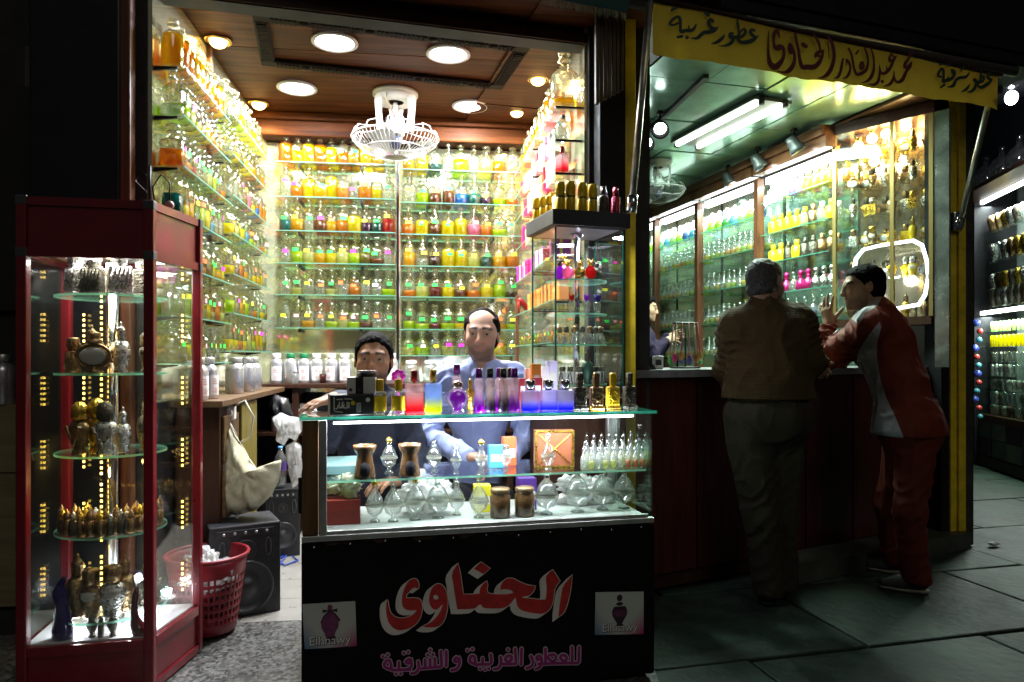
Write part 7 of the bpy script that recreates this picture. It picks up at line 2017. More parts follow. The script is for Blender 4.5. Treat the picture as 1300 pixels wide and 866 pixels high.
m = MB(); fbox(m, -.8, FL + .3, -.02, .399, fz(207), 4.2); m.ob('upper_wall', M_BLACK, fs_)
m = MB(); fbox(m, -.02, FL + .3, .0, .38, .02, .12); m.ob('plinth', M_WOODD, fs_)
m = MB(); fbox(m, -.02, FL + .3, .02, .38, fz(540), fz(530)); m.ob('drawer_top', M_WOODP, fs_)
for r_ in range(2):
 for i in range(5):
  m = MB(); fbox(m, .01 + i * .32, .31 + i * .32, .02 + .004 * i, .3, .13 + r_ * .19, .31 + r_ * .19)
  m.ob('drawer', principled('drawer_%d' % ((i + r_) % 3), ((.06, .02, .05), (.08, .1, .08), (.16, .17, .12))[(i + r_) % 3], .5, var=.4), fs_)
m = MB(); fbox(m, -.06, .0, -.02, .39, .0, 4.0); m.ob('jamb', M_BLACK, fs_)
rowy = [287, 328, 365, 388, 420, 440, 460, 478, 496, 514, 530]
for k, y in enumerate(rowy):
 m = MB(); fbox(m, 0, FL + .25, .03, .35, fz(y) - .008, fz(y)); m.ob('glass_shelf', [M_SHELF, M_EDGE2], fs_)
for y in (243, 393):
 m = MB(); fbox(m, .02, FL + .2, .03, .06, fz(y) - .03, fz(y) + .01); m.ob('light_strip', emitter('far_strip', (.92, 1, .96), 3.5), fs_)
 c_ = fp(FL / 2, .1, fz(y) - .05)
 l = lamp('strip_glow', 'AREA', fs_, c_, 22, (.88, 1.0, .93), FL, None, None, .4, .1); l.rotation_euler = (0, 0, math.atan2(fdr.y, fdr.x))
m = MB(); fbox(m, .1, FL + .2, .0, .02, fz(240), fz(212)); m.ob('sign_board', M_BLACK, fs_)
sp_ = fp(.18 + .45, -.006, fz(236)); tx_ = text_mesh('WAL', 'sign_letters', M_WL, .55, fs_, sp_, (R(90), 0, math.atan2(fdr.y, fdr.x)))
for k, y in enumerate(rowy):
 n = 11 if k < 4 else 16
 for i in range(n):
  u = .05 + (FL + .05) * (i + .5) / n
  big = k < 4
  kind = 'tall' if k % 2 else 'heart'
  mt_ = (M_SILVER, M_GOLDM, M_BRONZE, M_PEWTER, M_DEC)[random.randrange(5)] if big else (OIL['yellow'] if k == 5 else OIL['pale green'] if k == 4 else random.choice((M_PEWTER, M_SILVER, M_DEC)))
  me = ORN[kind]['body'] if True else None
  o = link('small_bottle', me, None, fp(u, .12, fz(y) + .0005), random.uniform(0, 6), mt_)
  o.scale = (1.45, 1.45, 1.6) if big else (.72, .72, .95)
  tag(o, f"{'large' if big else 'tiny'} bottle, {ordl(i, n)} on the {ordinal(k)} shelf of the far shop", 'bottle', 'bottles in the far shop')
for i in range(4):
 t = thing('bell_jar', f'round clear glass jar above the far shop sign, {ordl(i, 4)}', 'jar', 'jars above the far shop', fp(.15 + i * .36, -.1, fz(240) + .02))
 m = MB(); m.lathe([(.09, 0), (.11, .02), (.12, .1), (.09, .19), (.03, .24), (.028, .28)], seg=18); m.ob('glass_body', M_DEC, t)
 m = MB(); m.ball((0, 0, .31), .035, 12, 8); m.ob('stopper', M_STOP, t)
m = MB(); fbox(m, .0, FL + .3, -.25, -.001, fz(240) - .02, fz(240) + .019); m.ob('jar_ledge', M_WOODD, fs_)
t = thing('hanging_lamp', 'white hanging lamp with crystal shade at the right edge', 'lamp', None, px(1284, 118, 6.0))
m = MB(); m.ball((0, 0, -.04), .05, 14, 10, 0, (1, 1, 1.2)); m.ob('bulb', emitter('hang_bulb', (.9, .95, 1.0), 4), t)
m = wavy_lathe([(.03, .03), (.06, .05), (.12, .1), (.13, .15), (.05, .2), (.01, .22)], 10, .05); m.ob('crystal_shade', M_DEC, t)
m = MB(); m.cone((0, 0, .2), (0, 0, 1.2), .006, .006); m.ob('cable', M_IRON, t)
lamp('lamp_glow', 'POINT', t, (0, 0, -.12), 8, (.9, .95, 1.0), .05)
# beads hanging beside the far shop and litter on the alley
t = thing('bead_string', 'string of blue and red beads hanging by the far shop', 'beads', None, px(1241, 470, 7.5))
for k in range(12):
 m = MB(); m.ball((.02 * math.sin(k * 1.3), .02 * math.cos(k * 2.1), .5 - k * .09), .03 if k % 3 else .04, 10, 6); m.ob('bead', principled('bead_%d' % (k % 3), ((.03, .05, .3), (.35, .03, .03), (.05, .2, .25))[k % 3], .3), t)
q = pxz(1262, 693, .001)
crumple('paper_scrap', q, (.05, .03, .016), M_LABEL, 'crumpled scrap of white paper on the alley slabs', 'litter', 15)
# ------------------------------------------------------------------ people: signed-distance bodies turned into one smooth surface
rng = np.random.RandomState(5)
NT = rng.rand(32, 32, 32).astype(np.float32)
def vnoise(P, f, off=0.):
 q = P * f + off
 i = np.floor(q).astype(int); t = q - i; t = t * t * (3 - 2 * t)
 i &= 31; j = (i + 1) & 31
 X, Y, Z = t[..., 0], t[..., 1], t[..., 2]
 def g(a, b_, c): return NT[a[..., 0], b_[..., 1], c[..., 2]]
 def L(a, b_, k): return a + (b_ - a) * k
 return L(L(L(g(i, i, i), g(j, i, i), X), L(g(i, j, i), g(j, j, i), X), Y), L(L(g(i, i, j), g(j, i, j), X), L(g(i, j, j), g(j, j, j), X), Y), Z) - .5
class Sdf:
 def __init__(s, lo, hi, h):
  s.lo = np.array(lo, float); s.h = h
  s.n = np.ceil((np.array(hi) - s.lo) / h).astype(int) + 1
  s.F = np.full(s.n, .2, np.float32)
 def _sub(s, lo, hi, m):
  a = np.clip(np.floor((np.array(lo) - m - s.lo) / s.h).astype(int), 0, s.n); b_ = np.clip(np.ceil((np.array(hi) + m - s.lo) / s.h).astype(int) + 1, 0, s.n)
  if (b_ <= a).any(): return None, None
  sl = tuple(slice(a[k], b_[k]) for k in range(3))
  g = np.stack(np.meshgrid(*[s.lo[k] + s.h * np.arange(a[k], b_[k]) for k in range(3)], indexing='ij'), -1)
  return sl, g
 def _mix(s, sl, d, k, op):
  f = s.F[sl]
  if op == 'sub':
   d = -d; hh = np.clip(.5 - .5 * (d - f) / k, 0, 1) if k > 0 else None
   s.F[sl] = np.maximum(f, d) if k <= 0 else (d * (1 - hh) + f * hh + k * hh * (1 - hh))
  else:
   hh = np.clip(.5 + .5 * (f - d) / k, 0, 1)
   s.F[sl] = f * (1 - hh) + d * hh - k * hh * (1 - hh)
 def cone(s, a, b_, ra, rb, k=.02, op='add', flat=None):
  a, b_ = np.array(a, float), np.array(b_, float); r = max(ra, rb)
  sl, g = s._sub(np.minimum(a, b_) - r, np.maximum(a, b_) + r, k + 2 * s.h + .02)
  if sl is None: return s
  ba = b_ - a; t = np.clip(((g - a) @ ba) / max(1e-9, ba @ ba), 0, 1)
  s._mix(sl, np.linalg.norm(g - a - t[..., None] * ba, axis=-1) - (ra + (rb - ra) * t), k, op); return s
 def ell(s, c, r, k=.02, op='add', M=None):
  c, r = np.array(c, float), np.array(r, float); R_ = r.max()
  sl, g = s._sub(c - R_, c + R_, k + 2 * s.h + .02)
  if sl is None: return s
  p = g - c
  if M is not None: p = p @ np.array(M)            # columns of M are the ellipsoid's axes
  k0 = np.linalg.norm(p / r, axis=-1); k1 = np.linalg.norm(p / (r * r), axis=-1) + 1e-9
  s._mix(sl, k0 * (k0 - 1) / k1, k, op); return s
 def grid(s):
  return np.stack(np.meshgrid(*[s.lo[k] + s.h * np.arange(s.n[k]) for k in range(3)], indexing='ij'), -1)
 def mesh(s):
  F = s.F; F = F.copy(); F[0] = F[-1] = .1; F[:, 0] = F[:, -1] = .1; F[:, :, 0] = F[:, :, -1] = .1
  I = F < 0
  n = np.array(F.shape) - 1
  acc = np.zeros((*n, 3)); cnt = np.zeros(n)
  cor = [(a, b_, c) for a in (0, 1) for b_ in (0, 1) for c in (0, 1)]
  def V(A, o): return A[o[0]:o[0] + n[0], o[1]:o[1] + n[1], o[2]:o[2] + n[2]]
  for a in cor:
   for ax in range(3):
    if a[ax]: continue
    b_ = list(a); b_[ax] = 1
    fa, fb = V(F, a), V(F, b_)
    m = V(I, a) != V(I, b_)
    t = np.where(m, fa / np.where(m, fa - fb, 1), 0)
    for q in range(3):
     acc[..., q] += np.where(m, a[q] + (t if q == ax else 0), 0)
    cnt += m
  act = cnt > 0
  idx = -np.ones(n, int); idx[act] = np.arange(act.sum())
  base = np.stack(np.meshgrid(*[np.arange(k) for k in n], indexing='ij'), -1)[act]
  vs = s.lo + s.h * (base + acc[act] / cnt[act][:, None])
  fs = []
  for ax in range(3):
   u, v = (ax + 1) % 3, (ax + 2) % 3
   sl0 = [slice(1, -1)] * 3; sl0[ax] = slice(0, -1); sl1 = list(sl0); sl1[ax] = slice(1, None)
   A, B_ = I[tuple(sl0)], I[tuple(sl1)]
   loc = np.argwhere(A != B_)
   if not len(loc): continue
   inside = A[tuple(loc.T)]
   P = loc + np.array([0 if k == ax else 1 for k in range(3)])
   def c4(du, dv):
    q = P.copy(); q[:, u] += du; q[:, v] += dv; return idx[q[:, 0], q[:, 1], q[:, 2]]
   q = np.stack([c4(-1, -1), c4(0, -1), c4(0, 0), c4(-1, 0)], 1)
   q[~inside] = q[~inside][:, ::-1]
   fs.append(q)
  return vs, np.concatenate(fs)
def sdf_object(name, S_, mat, parent, origin, col=None, mask=None, smooth=1):
 vs, fs = S_.mesh()
 for _ in range(smooth):                               # one gentle relaxation
  nb = np.zeros_like(vs); c = np.zeros(len(vs))
  for a, b_ in ((0, 1), (1, 2), (2, 3), (3, 0)):
   np.add.at(nb, fs[:, a], vs[fs[:, b_]]); np.add.at(c, fs[:, a], 1)
   np.add.at(nb, fs[:, b_], vs[fs[:, a]]); np.add.at(c, fs[:, b_], 1)
  vs = vs * .5 + nb / c[:, None] * .5
 me = bpy.data.meshes.new(name)
 me.from_pydata((vs - np.array(origin)).tolist(), [], fs.tolist())
 me.polygons.foreach_set('use_smooth', [True] * len(fs))
 me.materials.append(mat)
 if col is not None:
  at = me.attributes.new('tone', 'FLOAT_COLOR', 'POINT')
  c = np.ones((len(vs), 4), np.float32); c[:, :3] = col(vs); at.data.foreach_set('color', c.ravel())
 if mask is not None:
  at = me.attributes.new('panel', 'FLOAT', 'POINT'); at.data.foreach_set('value', mask(vs).astype(np.float32))
 me.update()
 return link(name, me, parent)
def skin_mat():
 m = principled('skin', (.4, .24, .16), .55, spec=.3, bump=.16, bscale=190); n = m.node_tree; b_ = n.nodes['Principled BSDF']
 a = n.nodes.new('ShaderNodeAttribute'); a.attribute_name = 'tone'; n.links.new(a.outputs['Color'], b_.inputs['Base Color'])
 b_.inputs['Subsurface Weight'].default_value = .08; b_.inputs['Subsurface Radius'].default_value = (.012, .005, .003)
 return m
M_SKIN = skin_mat()
def cloth(name, col, rough=.85, sheen=.3, weave=.25, ws=160):
 m = principled(name, col, rough, spec=.25, bump=weave, bscale=ws, var=.16, vscale=9)
 if name == 'brown_fleece':                             # fine knitted rows
  n = m.node_tree; w_ = n.nodes.new('ShaderNodeTexWave'); w_.bands_direction = 'Z'; w_.inputs['Scale'].default_value = 26; w_.inputs['Distortion'].default_value = 1.5
  tc = n.nodes.new('ShaderNodeTexCoord'); n.links.new(tc.outputs['Object'], w_.inputs['Vector'])
  bp = n.nodes.new('ShaderNodeBump'); bp.inputs['Strength'].default_value = .22; bp.inputs['Distance'].default_value = .004
  b_ = n.nodes['Principled BSDF']; n.links.new(w_.outputs['Fac'], bp.inputs['Height']); n.links.new(b_.inputs['Normal'].links[0].from_socket, bp.inputs['Normal']); n.links.new(bp.outputs[0], b_.inputs['Normal'])
 return m
M_EYEW = principled('eye_white', (.36, .33, .3), .2); M_IRIS = principled('iris_dark', (.02, .012, .008), .1)
M_HAIRB = principled('hair_black', (.0035, .003, .003), .7, spec=.06, bump=.8, bscale=160)
M_HAIRG = principled('hair_grey', (.06, .055, .05), .6, bump=.8, bscale=160, var=.5, vscale=50)
def axes(face, up=(0, 0, 1)):
 """head frame: columns x (the person's left), y (back of head), z (up); face looks along -y"""
 y = -Vector(face).normalized(); z = Vector(up); x = y.cross(z).normalized(); z = x.cross(y).normalized()
 return np.array([[x.x, y.x, z.x], [x.y, y.y, z.y], [x.z, y.z, z.z]])
def head(S_, c, A, k=1., ear=True, nose=1.):
 c = np.array(c)
 def T(p): return c + A @ (np.array(p, float) * k)
 def E(p, r, kk=.02, op='add'): S_.ell(T(p), np.array(r) * k, kk * k, op, A)
 def C(p, q, ra, rb, kk=.012, op='add'): S_.cone(T(p), T(q), ra * k, rb * k, kk * k, op)
 E((0, .012, .032), (.074, .094, .08)); E((0, -.028, -.028), (.062, .066, .084), .03); E((0, -.04, -.075), (.053, .045, .038), .03)
 E((0, -.076, -.098), (.024, .018, .017), .02)
 for s_ in (-1, 1):
  E((s_ * .044, -.058, -.024), (.02, .022, .022), .025)
  E((s_ * .031, -.1, .004), (.02, .014, .013), .014, 'sub')
  E((s_ * .031, -.079, .004), (.0155, .0125, .0125), .004)
  E((s_ * .031, -.0845, .0135), (.0165, .0122, .0058), .004)
  C((s_ * .013, -.099, -.034), (s_ * .015, -.09, -.036), .0085, .008, .008)
  if ear:
   E((s_ * .078, .008, -.006), (.008, .021, .032), .008); E((s_ * .084, .004, -.002), (.006, .012, .02), .006, 'sub')
 C((-.04, -.08, .025), (.04, -.08, .025), .0095, .0095, .018)
 C((0, -.088, .018), (0, -.105, -.026), .0085, .0125, .014); E((0, -.102, -.033), (.0125, .012, .0095), .01)
 C((-.02, -.091, -.0595), (.02, -.091, -.0595), .0055, .0055, .007); C((-.018, -.09, -.069), (.018, -.09, -.069), .0065, .0065, .007)
 C((-.02, -.1, -.0642), (.02, -.1, -.0642), .0022, .0022, .004, 'sub')
 return T
def face_tone(c, A, k, base, stubble=.5, brows=True, lips=(.42, .19, .15)):
 c = np.array(c)
 def f(vs):
  p = ((vs - c) @ A) / k
  col = np.tile(np.array(base), (len(vs), 1))
  nz = vnoise(vs, 55.) * .16; col = col * (1 + nz[:, None])
  front = p[:, 1] < -.045
  def sm(d, w_): return np.clip(.5 - d / w_, 0, 1)
  inhead = (p[:, 2] > -.125) & (np.abs(p[:, 0]) < .1) & (np.abs(p[:, 1]) < .14)
  red = sm(np.linalg.norm((p - np.array([0, -.1, -.03])) / np.array([.03, .03, .018]), axis=1) - 1, .6) * .12
  ck = sm(np.linalg.norm((np.abs(p) * [1, 0, 0] + p * [0, 1, 1] - np.array([.045, -.07, -.03])) / np.array([.025, .04, .022]), axis=1) - 1, .8) * .1
  col[:, 0] *= 1 + red + ck
  st = sm(p[:, 2] + .05 + .25 * np.clip(np.abs(p[:, 0]) - .02, 0, 1) - .6 * np.clip(np.abs(p[:, 0]) - .045, 0, 1), .02) * (p[:, 2] > -.122) * (p[:, 1] < .0) * inhead
  col *= (1 - st * stubble)[:, None]
  lp = sm(np.sqrt((p[:, 0] / .026) ** 2 + ((p[:, 2] + .0645) / .0105) ** 2) - 1, .5) * front * inhead
  col = col * (1 - lp[:, None]) + np.array(lips) * lp[:, None]
  if brows:
   ax_ = np.abs(p[:, 0]); zb = .0285 - 9 * np.clip(ax_ - .03, 0, 1) ** 2
   br = sm(np.abs(p[:, 2] - zb) - .0062, .005) * (ax_ > .01) * (ax_ < .054) * front * inhead
   col = col * (1 - .88 * br[:, None]) + np.array([.01, .008, .007]) * .88 * br[:, None]
  return np.clip(col, 0, 1)
 return f
def eyes(parent, T, A, look=(0, 0)):
 m = MB()
 for s_ in (-1, 1):
  m.ball(tuple(T((s_ * .031, -.0815, .0035))), .0115, 12, 8, 0)
  e = T((s_ * .031 + look[0], -.0884, .0035 + look[1])); m.ball(tuple(e), .0064, 10, 6, 1)
 m.ob('eyes', [M_EYEW, M_IRIS], parent)
def hair(parent, c, A, k, mat, fn, grow=.007, h=.0045):
 c = np.array(c); S_ = Sdf(c - .16 * k, c + .16 * k, h)
 S_.ell(c + A @ (np.array([0, .012, .034]) * k), np.array([.074, .095, .08]) * k + grow, .01, 'add', A)
 S_.ell(c + A @ (np.array([0, .03, -.03]) * k), np.array([.066, .07, .07]) * k + grow * .7, .03, 'add', A)
 g = S_.grid(); p = ((g - c) @ A) / k
 d = fn(p) * k + vnoise(g, 75., 3.) * .014 + vnoise(g, 33., 5.) * .008
 S_.F += ((vnoise(g, 100.) * .008 + vnoise(g, 45.) * .006) * np.clip(-d / .02, 0, 1) + (grow + .004) * np.clip(1 + d / .03, 0, 1) ** 2).astype(np.float32)
 S_.F = np.maximum(S_.F, d.astype(np.float32))
 return sdf_object('hair', S_, mat, parent, (0, 0, 0), smooth=1)
def hand(S_, wrist, fwd, palm, side, curl=(.3, .3, .3, .3, .3), spread=.12, k=1., kk=.006):
 """palm + five fingers; fwd = direction of the fingers, palm = direction the palm faces, side = +1 when the thumb is at cross(fwd, palm)"""
 w_ = np.array(wrist, float); f = Vector(fwd).normalized(); p = (Vector(palm) - f * Vector(palm).dot(f)).normalized(); x = f.cross(p) * side
 f, p, x = np.array(f), np.array(p), np.array(x)
 def T(a, b_, c): return w_ + (x * a + f * b_ + p * c) * k
 S_.cone(T(.018, .02, 0), T(.024, .08, 0), .016 * k, .012 * k, .015); S_.cone(T(-.016, .02, 0), T(-.022, .076, 0), .015 * k, .011 * k, .015); S_.cone(T(0, .01, 0), T(0, .08, 0), .018 * k, .013 * k, .015)
 for i, (bx, by, ln) in enumerate(((.029, .084, .07), (.0095, .088, .079), (-.0105, .085, .073), (-.029, .077, .056))):
  ang = (1.5 - i) * spread; cr = curl[i + 1]; a = 0.
  q = np.array(T(bx, by - .012, 0)); pr = q
  for sgi, (fr_, rr) in enumerate(((.46, .0092), (.3, .0084), (.24, .0074))):
   a += cr * (.8, 1.0, .7)[sgi]
   d = (f * math.cos(a) + p * math.sin(a)) * math.cos(ang) + x * math.sin(ang)
   nx = pr + d * ln * fr_ * k * 1.12
   S_.cone(pr, nx, rr * k, rr * .9 * k, kk); pr = nx
 pr = np.array(T(.024, .018, .004)); a = curl[0]
 for ln, rr in ((.034, .0125), (.03, .0105), (.024, .009)):
  d = x * math.cos(a) * .72 + f * (.62 + .2 * math.sin(a)) + p * (.25 + .55 * math.sin(a)); d /= np.linalg.norm(d)
  nx = pr + d * ln * k; S_.cone(pr, nx, rr * k, rr * .9 * k, .008); pr = nx; a += .35
def N(v): return np.array(v, float)
def rows_of(chest_fwd, up=(0, 0, 1)): return axes(chest_fwd, up)
def torso(S_, pel, wai, che, shl, shr, A, kb=1., pad=0., belly=0.):
 """trunk from pelvis to shoulders, A = chest frame"""
 S_.ell(che, N((.165, .108, .17)) * kb + pad, .06, 'add', A); S_.ell(wai, N((.148, .1 + belly, .14)) * kb + pad, .08, 'add', A); S_.ell(pel, N((.165, .118, .13)) * kb + pad, .08, 'add', A)
 S_.cone(shl, shr, .055 * kb + pad, .055 * kb + pad, .06)
def wrinkle(S_, amp=.006, f=14., seed=0., stretch=(1, 1, .45)):
 ii = np.argwhere(np.abs(S_.F) < .05); g = (S_.lo + S_.h * ii) * N(stretch)
 n1 = vnoise(g, f, seed); n2 = vnoise(g, f * 2.1, seed + 7); n3 = vnoise(g, f * .5, seed + 3)
 r1 = (1 - np.abs(2 * n1)) ** 5; r2 = (1 - np.abs(2 * n2)) ** 4
 S_.F[tuple(ii.T)] += (-amp * (1.5 * r1 + .6 * r2 - .5 + 1.2 * n3)).astype(np.float32)
def limb_folds(S_, a, b_, r, n, amp, seed=0.):
 """creases running round a sleeve or trouser leg"""
 a, b_ = N(a), N(b_); ba = b_ - a; ii = np.argwhere(np.abs(S_.F) < .04); g = S_.lo + S_.h * ii
 t = ((g - a) @ ba) / (ba @ ba); q = g - a - np.clip(t, 0, 1)[:, None] * ba; d = np.linalg.norm(q, axis=1)
 ph = t * n + 1.6 * vnoise(g, 9., seed) + .9 * q[:, 0] / r
 w_ = np.clip((r + .05 - d) / .03, 0, 1) * np.clip((t + .1) / .15, 0, 1) * np.clip((1.1 - t) / .15, 0, 1)
 S_.F[tuple(ii.T)] += (-amp * w_ * ((1 - np.abs(np.sin(ph * math.pi))) ** 1.5 - .35) * (.5 + 1.4 * np.clip(vnoise(g, 13., seed + 4) + .4, 0, 1))).astype(np.float32)
def bounds(*pts, m=.2):
 P = N([list(p) for p in pts]); return P.min(0) - m, P.max(0) + m
def cut_plane(S_, pt, n):                                  # keep the side the normal points away from
 g = S_.grid(); n = N(n) / np.linalg.norm(n)
 S_.F = np.maximum(S_.F, ((g - N(pt)) @ n).astype(np.float32))
def shoe(parent, heel, toe, mat, sole_mat, up=.0):
 heel, toe = N(heel), N(toe); heel[2] = toe[2] = up; d = toe - heel; L_ = np.linalg.norm(d); d /= L_
 S_ = Sdf(np.minimum(heel, toe) - .09, np.maximum(heel, toe) + N((.09, .09, .16)), .006)
 S_.cone(heel + d * .04 + N((0, 0, .05)), heel + d * L_ * .55 + N((0, 0, .045)), .036, .036, .03); S_.cone(heel + d * L_ * .5 + N((0, 0, .036)), toe - d * .035 + N((0, 0, .03)), .038, .03, .03); S_.cone(heel + d * .05 + N((0, 0, .06)), heel + d * .06 + N((0, 0, .11)), .038, .04, .02)
 cut_plane(S_, N((0, 0, up + .016)), (0, 0, -1))
 o = sdf_object('shoe', S_, mat, parent, (0, 0, 0))
 S2 = Sdf(np.minimum(heel, toe) - .09, np.maximum(heel, toe) + N((.09, .09, .1)), .006)
 S2.cone(heel + d * .04 + N((0, 0, .03)), heel + d * L_ * .5 + N((0, 0, .03)), .042, .042, .02); S2.cone(heel + d * L_ * .5 + N((0, 0, .03)), toe - d * .035 + N((0, 0, .03)), .043, .034, .02)
 cut_plane(S2, N((0, 0, up + .002)), (0, 0, -1)); cut_plane(S2, N((0, 0, up + .02)), (0, 0, 1))
 sdf_object('sole', S2, sole_mat, o, (0, 0, 0))
CF = Vector((ST, CT, 0)); CR = Vector((CT, -ST, 0))       # camera's forward and right on the ground
def dirc(r, f, u=0.): return CR * r + CF * f + Vector((0, 0, u))
# ---- seller in the blue shirt, seated behind the counter -------------------------------------------------
def seller_blue():
 P = thing('person', 'seated seller in pale blue shirt looking at the camera', 'person')
 hc = px(611.5, 425, 3.45); A = axes(dirc(-.05, -1, -.03), (0.02, 0, 1)); k = 1.07
 nk = px(613, 462, 3.5); che = px(607, 520, 3.52); wai = px(607, 580, 3.55); pel = px(607, 640, 3.55)
 shl, shr = px(652, 478, 3.5), px(566, 480, 3.48); ell_, elr = px(668, 555, 3.42), px(545, 555, 3.36); wl, wr = px(640, 590, 3.16), px(598, 580, 3.1)
 lo, hi = bounds(hc, pel, shl, shr, ell_, elr, wl, wr, m=.17)
 S_ = Sdf(lo, hi, .0048)
 T = head(S_, hc, A, k)
 S_.cone(T((0, .02, -.05)), nk, .052, .056, .03); S_.cone(nk, che, .06, .08, .04)
 CA_ = axes(dirc(-.1, -1)); torso(S_, pel, wai, che, shl, shr, CA_, .9)
 for a, b_, c in ((shl, ell_, wl), (shr, elr, wr)): S_.cone(a, b_, .046, .038, .02); S_.cone(b_, c, .038, .026, .02)
 hand(S_, wl, dirc(-.6, -.5, .0), (0, 0, -1), -1, (.3, .5, .5, .5, .5)); hand(S_, wr, dirc(.6, -.5, 0), (0, 0, -1), 1, (.3, .5, .5, .5, .5))
 for hx in (-1, 1):
  hp = px(607 + hx * 22, 640, 3.55); kn_ = px(607 + hx * 26, 640, 3.14); S_.cone(hp, kn_, .075, .055, .03); S_.cone(kn_, N(kn_) - N((0, 0, .12)), .055, .05, .03)
 sdf_object('body', S_, M_SKIN, P, (0, 0, 0), face_tone(hc, A, k, (.47, .275, .185), .5))
 eyes(P, T, A, (.0005, 0))
 def reg(p):
  x, y, z = np.abs(p[..., 0]), p[..., 1], p[..., 2]
  th = .05 - 1.6 * np.clip(y + .045, 0, .08)
  d = th - z
  bald = np.minimum(z - .04, np.minimum(.05 - x + .3 * np.clip(z - .07, 0, 1), -.012 - y)) # bare crown and temples
  return np.maximum(d, bald)
 hair(P, hc, A, k, M_HAIRB, reg, .011)
 J = Sdf(lo, hi, .0065)
 torso(J, pel, wai, che, shl, shr, CA_, .92, .016)
 for a, b_, c in ((shl, ell_, wl), (shr, elr, wr)): J.cone(a, b_, .066, .056, .03); J.cone(b_, N(b_) + (N(c) - N(b_)) * .92, .055, .042, .03)
 J.cone(nk + Vector((0, 0, -.02)), che, .075, .1, .05)
 wrinkle(J, .008, 13, 3.); limb_folds(J, shl, ell_, .066, 5, .014, 4.); limb_folds(J, shr, elr, .066, 5, .014, 5.)
 J.cone(nk + Vector((0, 0, -.1)), nk + Vector((0, 0, .2)), .054, .07, .006, 'sub')
 v0 = N(che) + N(dirc(-.05, -1)) * .14
 J.cone(v0 + N((0, 0, .07)), N(nk) + N(dirc(-.02, -1)) * .09 + N((0, 0, .05)), .008, .042, .006, 'sub')
 sdf_object('shirt', J, cloth('blue_shirt', (.36, .43, .72), .8), P, (0, 0, 0))
 for s_ in (-1, 1):                                      # collar wings
  m = MB(); b0 = N(nk) + N(dirc(s_ * .03, -1)) * .0
  q = [N(nk) + N(CR) * s_ * .058 + N((0, 0, .025)) + N(CF) * .02, N(nk) + N(CR) * s_ * .066 + N((0, 0, -.02)) + N(CF) * -.03, N(nk) + N(CR) * s_ * .045 - N(CF) * .1 + N((0, 0, -.062)), N(nk) + N(CR) * s_ * .02 - N(CF) * .088 + N((0, 0, -.03)), N(nk) + N(CR) * s_ * .046 - N(CF) * .045 + N((0, 0, .01))]
  m.add([tuple(v) for v in q], [(0, 1, 4), (1, 2, 4), (2, 3, 4)] if s_ < 0 else [(4, 1, 0), (4, 2, 1), (4, 3, 2)]); o = m.ob('collar', cloth('blue_shirt', (.36, .43, .72), .8), P); sm = o.modifiers.new('t', 'SOLIDIFY'); sm.thickness = .004; sm.offset = 1
 U = Sdf(N(nk) - .12, N(nk) + .1, .006); U.cone(N(nk) + N((0, 0, -.09)) - N(CF) * .015, N(nk) + N((0, 0, -.012)) - N(CF) * .006, .072, .06, .01); cut_plane(U, N(nk) + N((0, 0, -.012)), (0, -.45, 1)); sdf_object('undershirt', U, cloth('dark_undershirt', (.03, .028, .026)), P, (0, 0, 0))
 Tq = Sdf(*bounds(pel, px(580, 640, 3.1), px(635, 690, 3.1), m=.2), .01)
 Tq.ell(pel, (.19, .15, .14), .05)
 for hx in (-1, 1):
  hp = px(607 + hx * 22, 640, 3.55); kn_ = px(607 + hx * 26, 640, 3.14); Tq.cone(hp, kn_, .092, .072, .04); Tq.cone(kn_, N(kn_) - N((0, 0, .3)), .072, .06, .03)
 sdf_object('trousers', Tq, cloth('dark_trousers', (.03, .03, .035)), P, (0, 0, 0))
 t = thing('stool', 'plain wooden stool under the seller in blue', 'stool', None, (pel.x, pel.y, .0145))
 m = MB(); m.lathe([(.17, pel.z - .19), (.18, pel.z - .18), (.18, pel.z - .155), (.0005, pel.z - .15)], seg=20); m.ob('seat', M_WOODP, t)
 for a in range(4):
  m = MB(); m.cone((.15 * math.cos(a * 1.571 + .8), .15 * math.sin(a * 1.571 + .8), 0), (.11 * math.cos(a * 1.571 + .8), .11 * math.sin(a * 1.571 + .8), pel.z - .191), .016, .018); m.ob('leg', M_WOODP, t)
seller_blue()
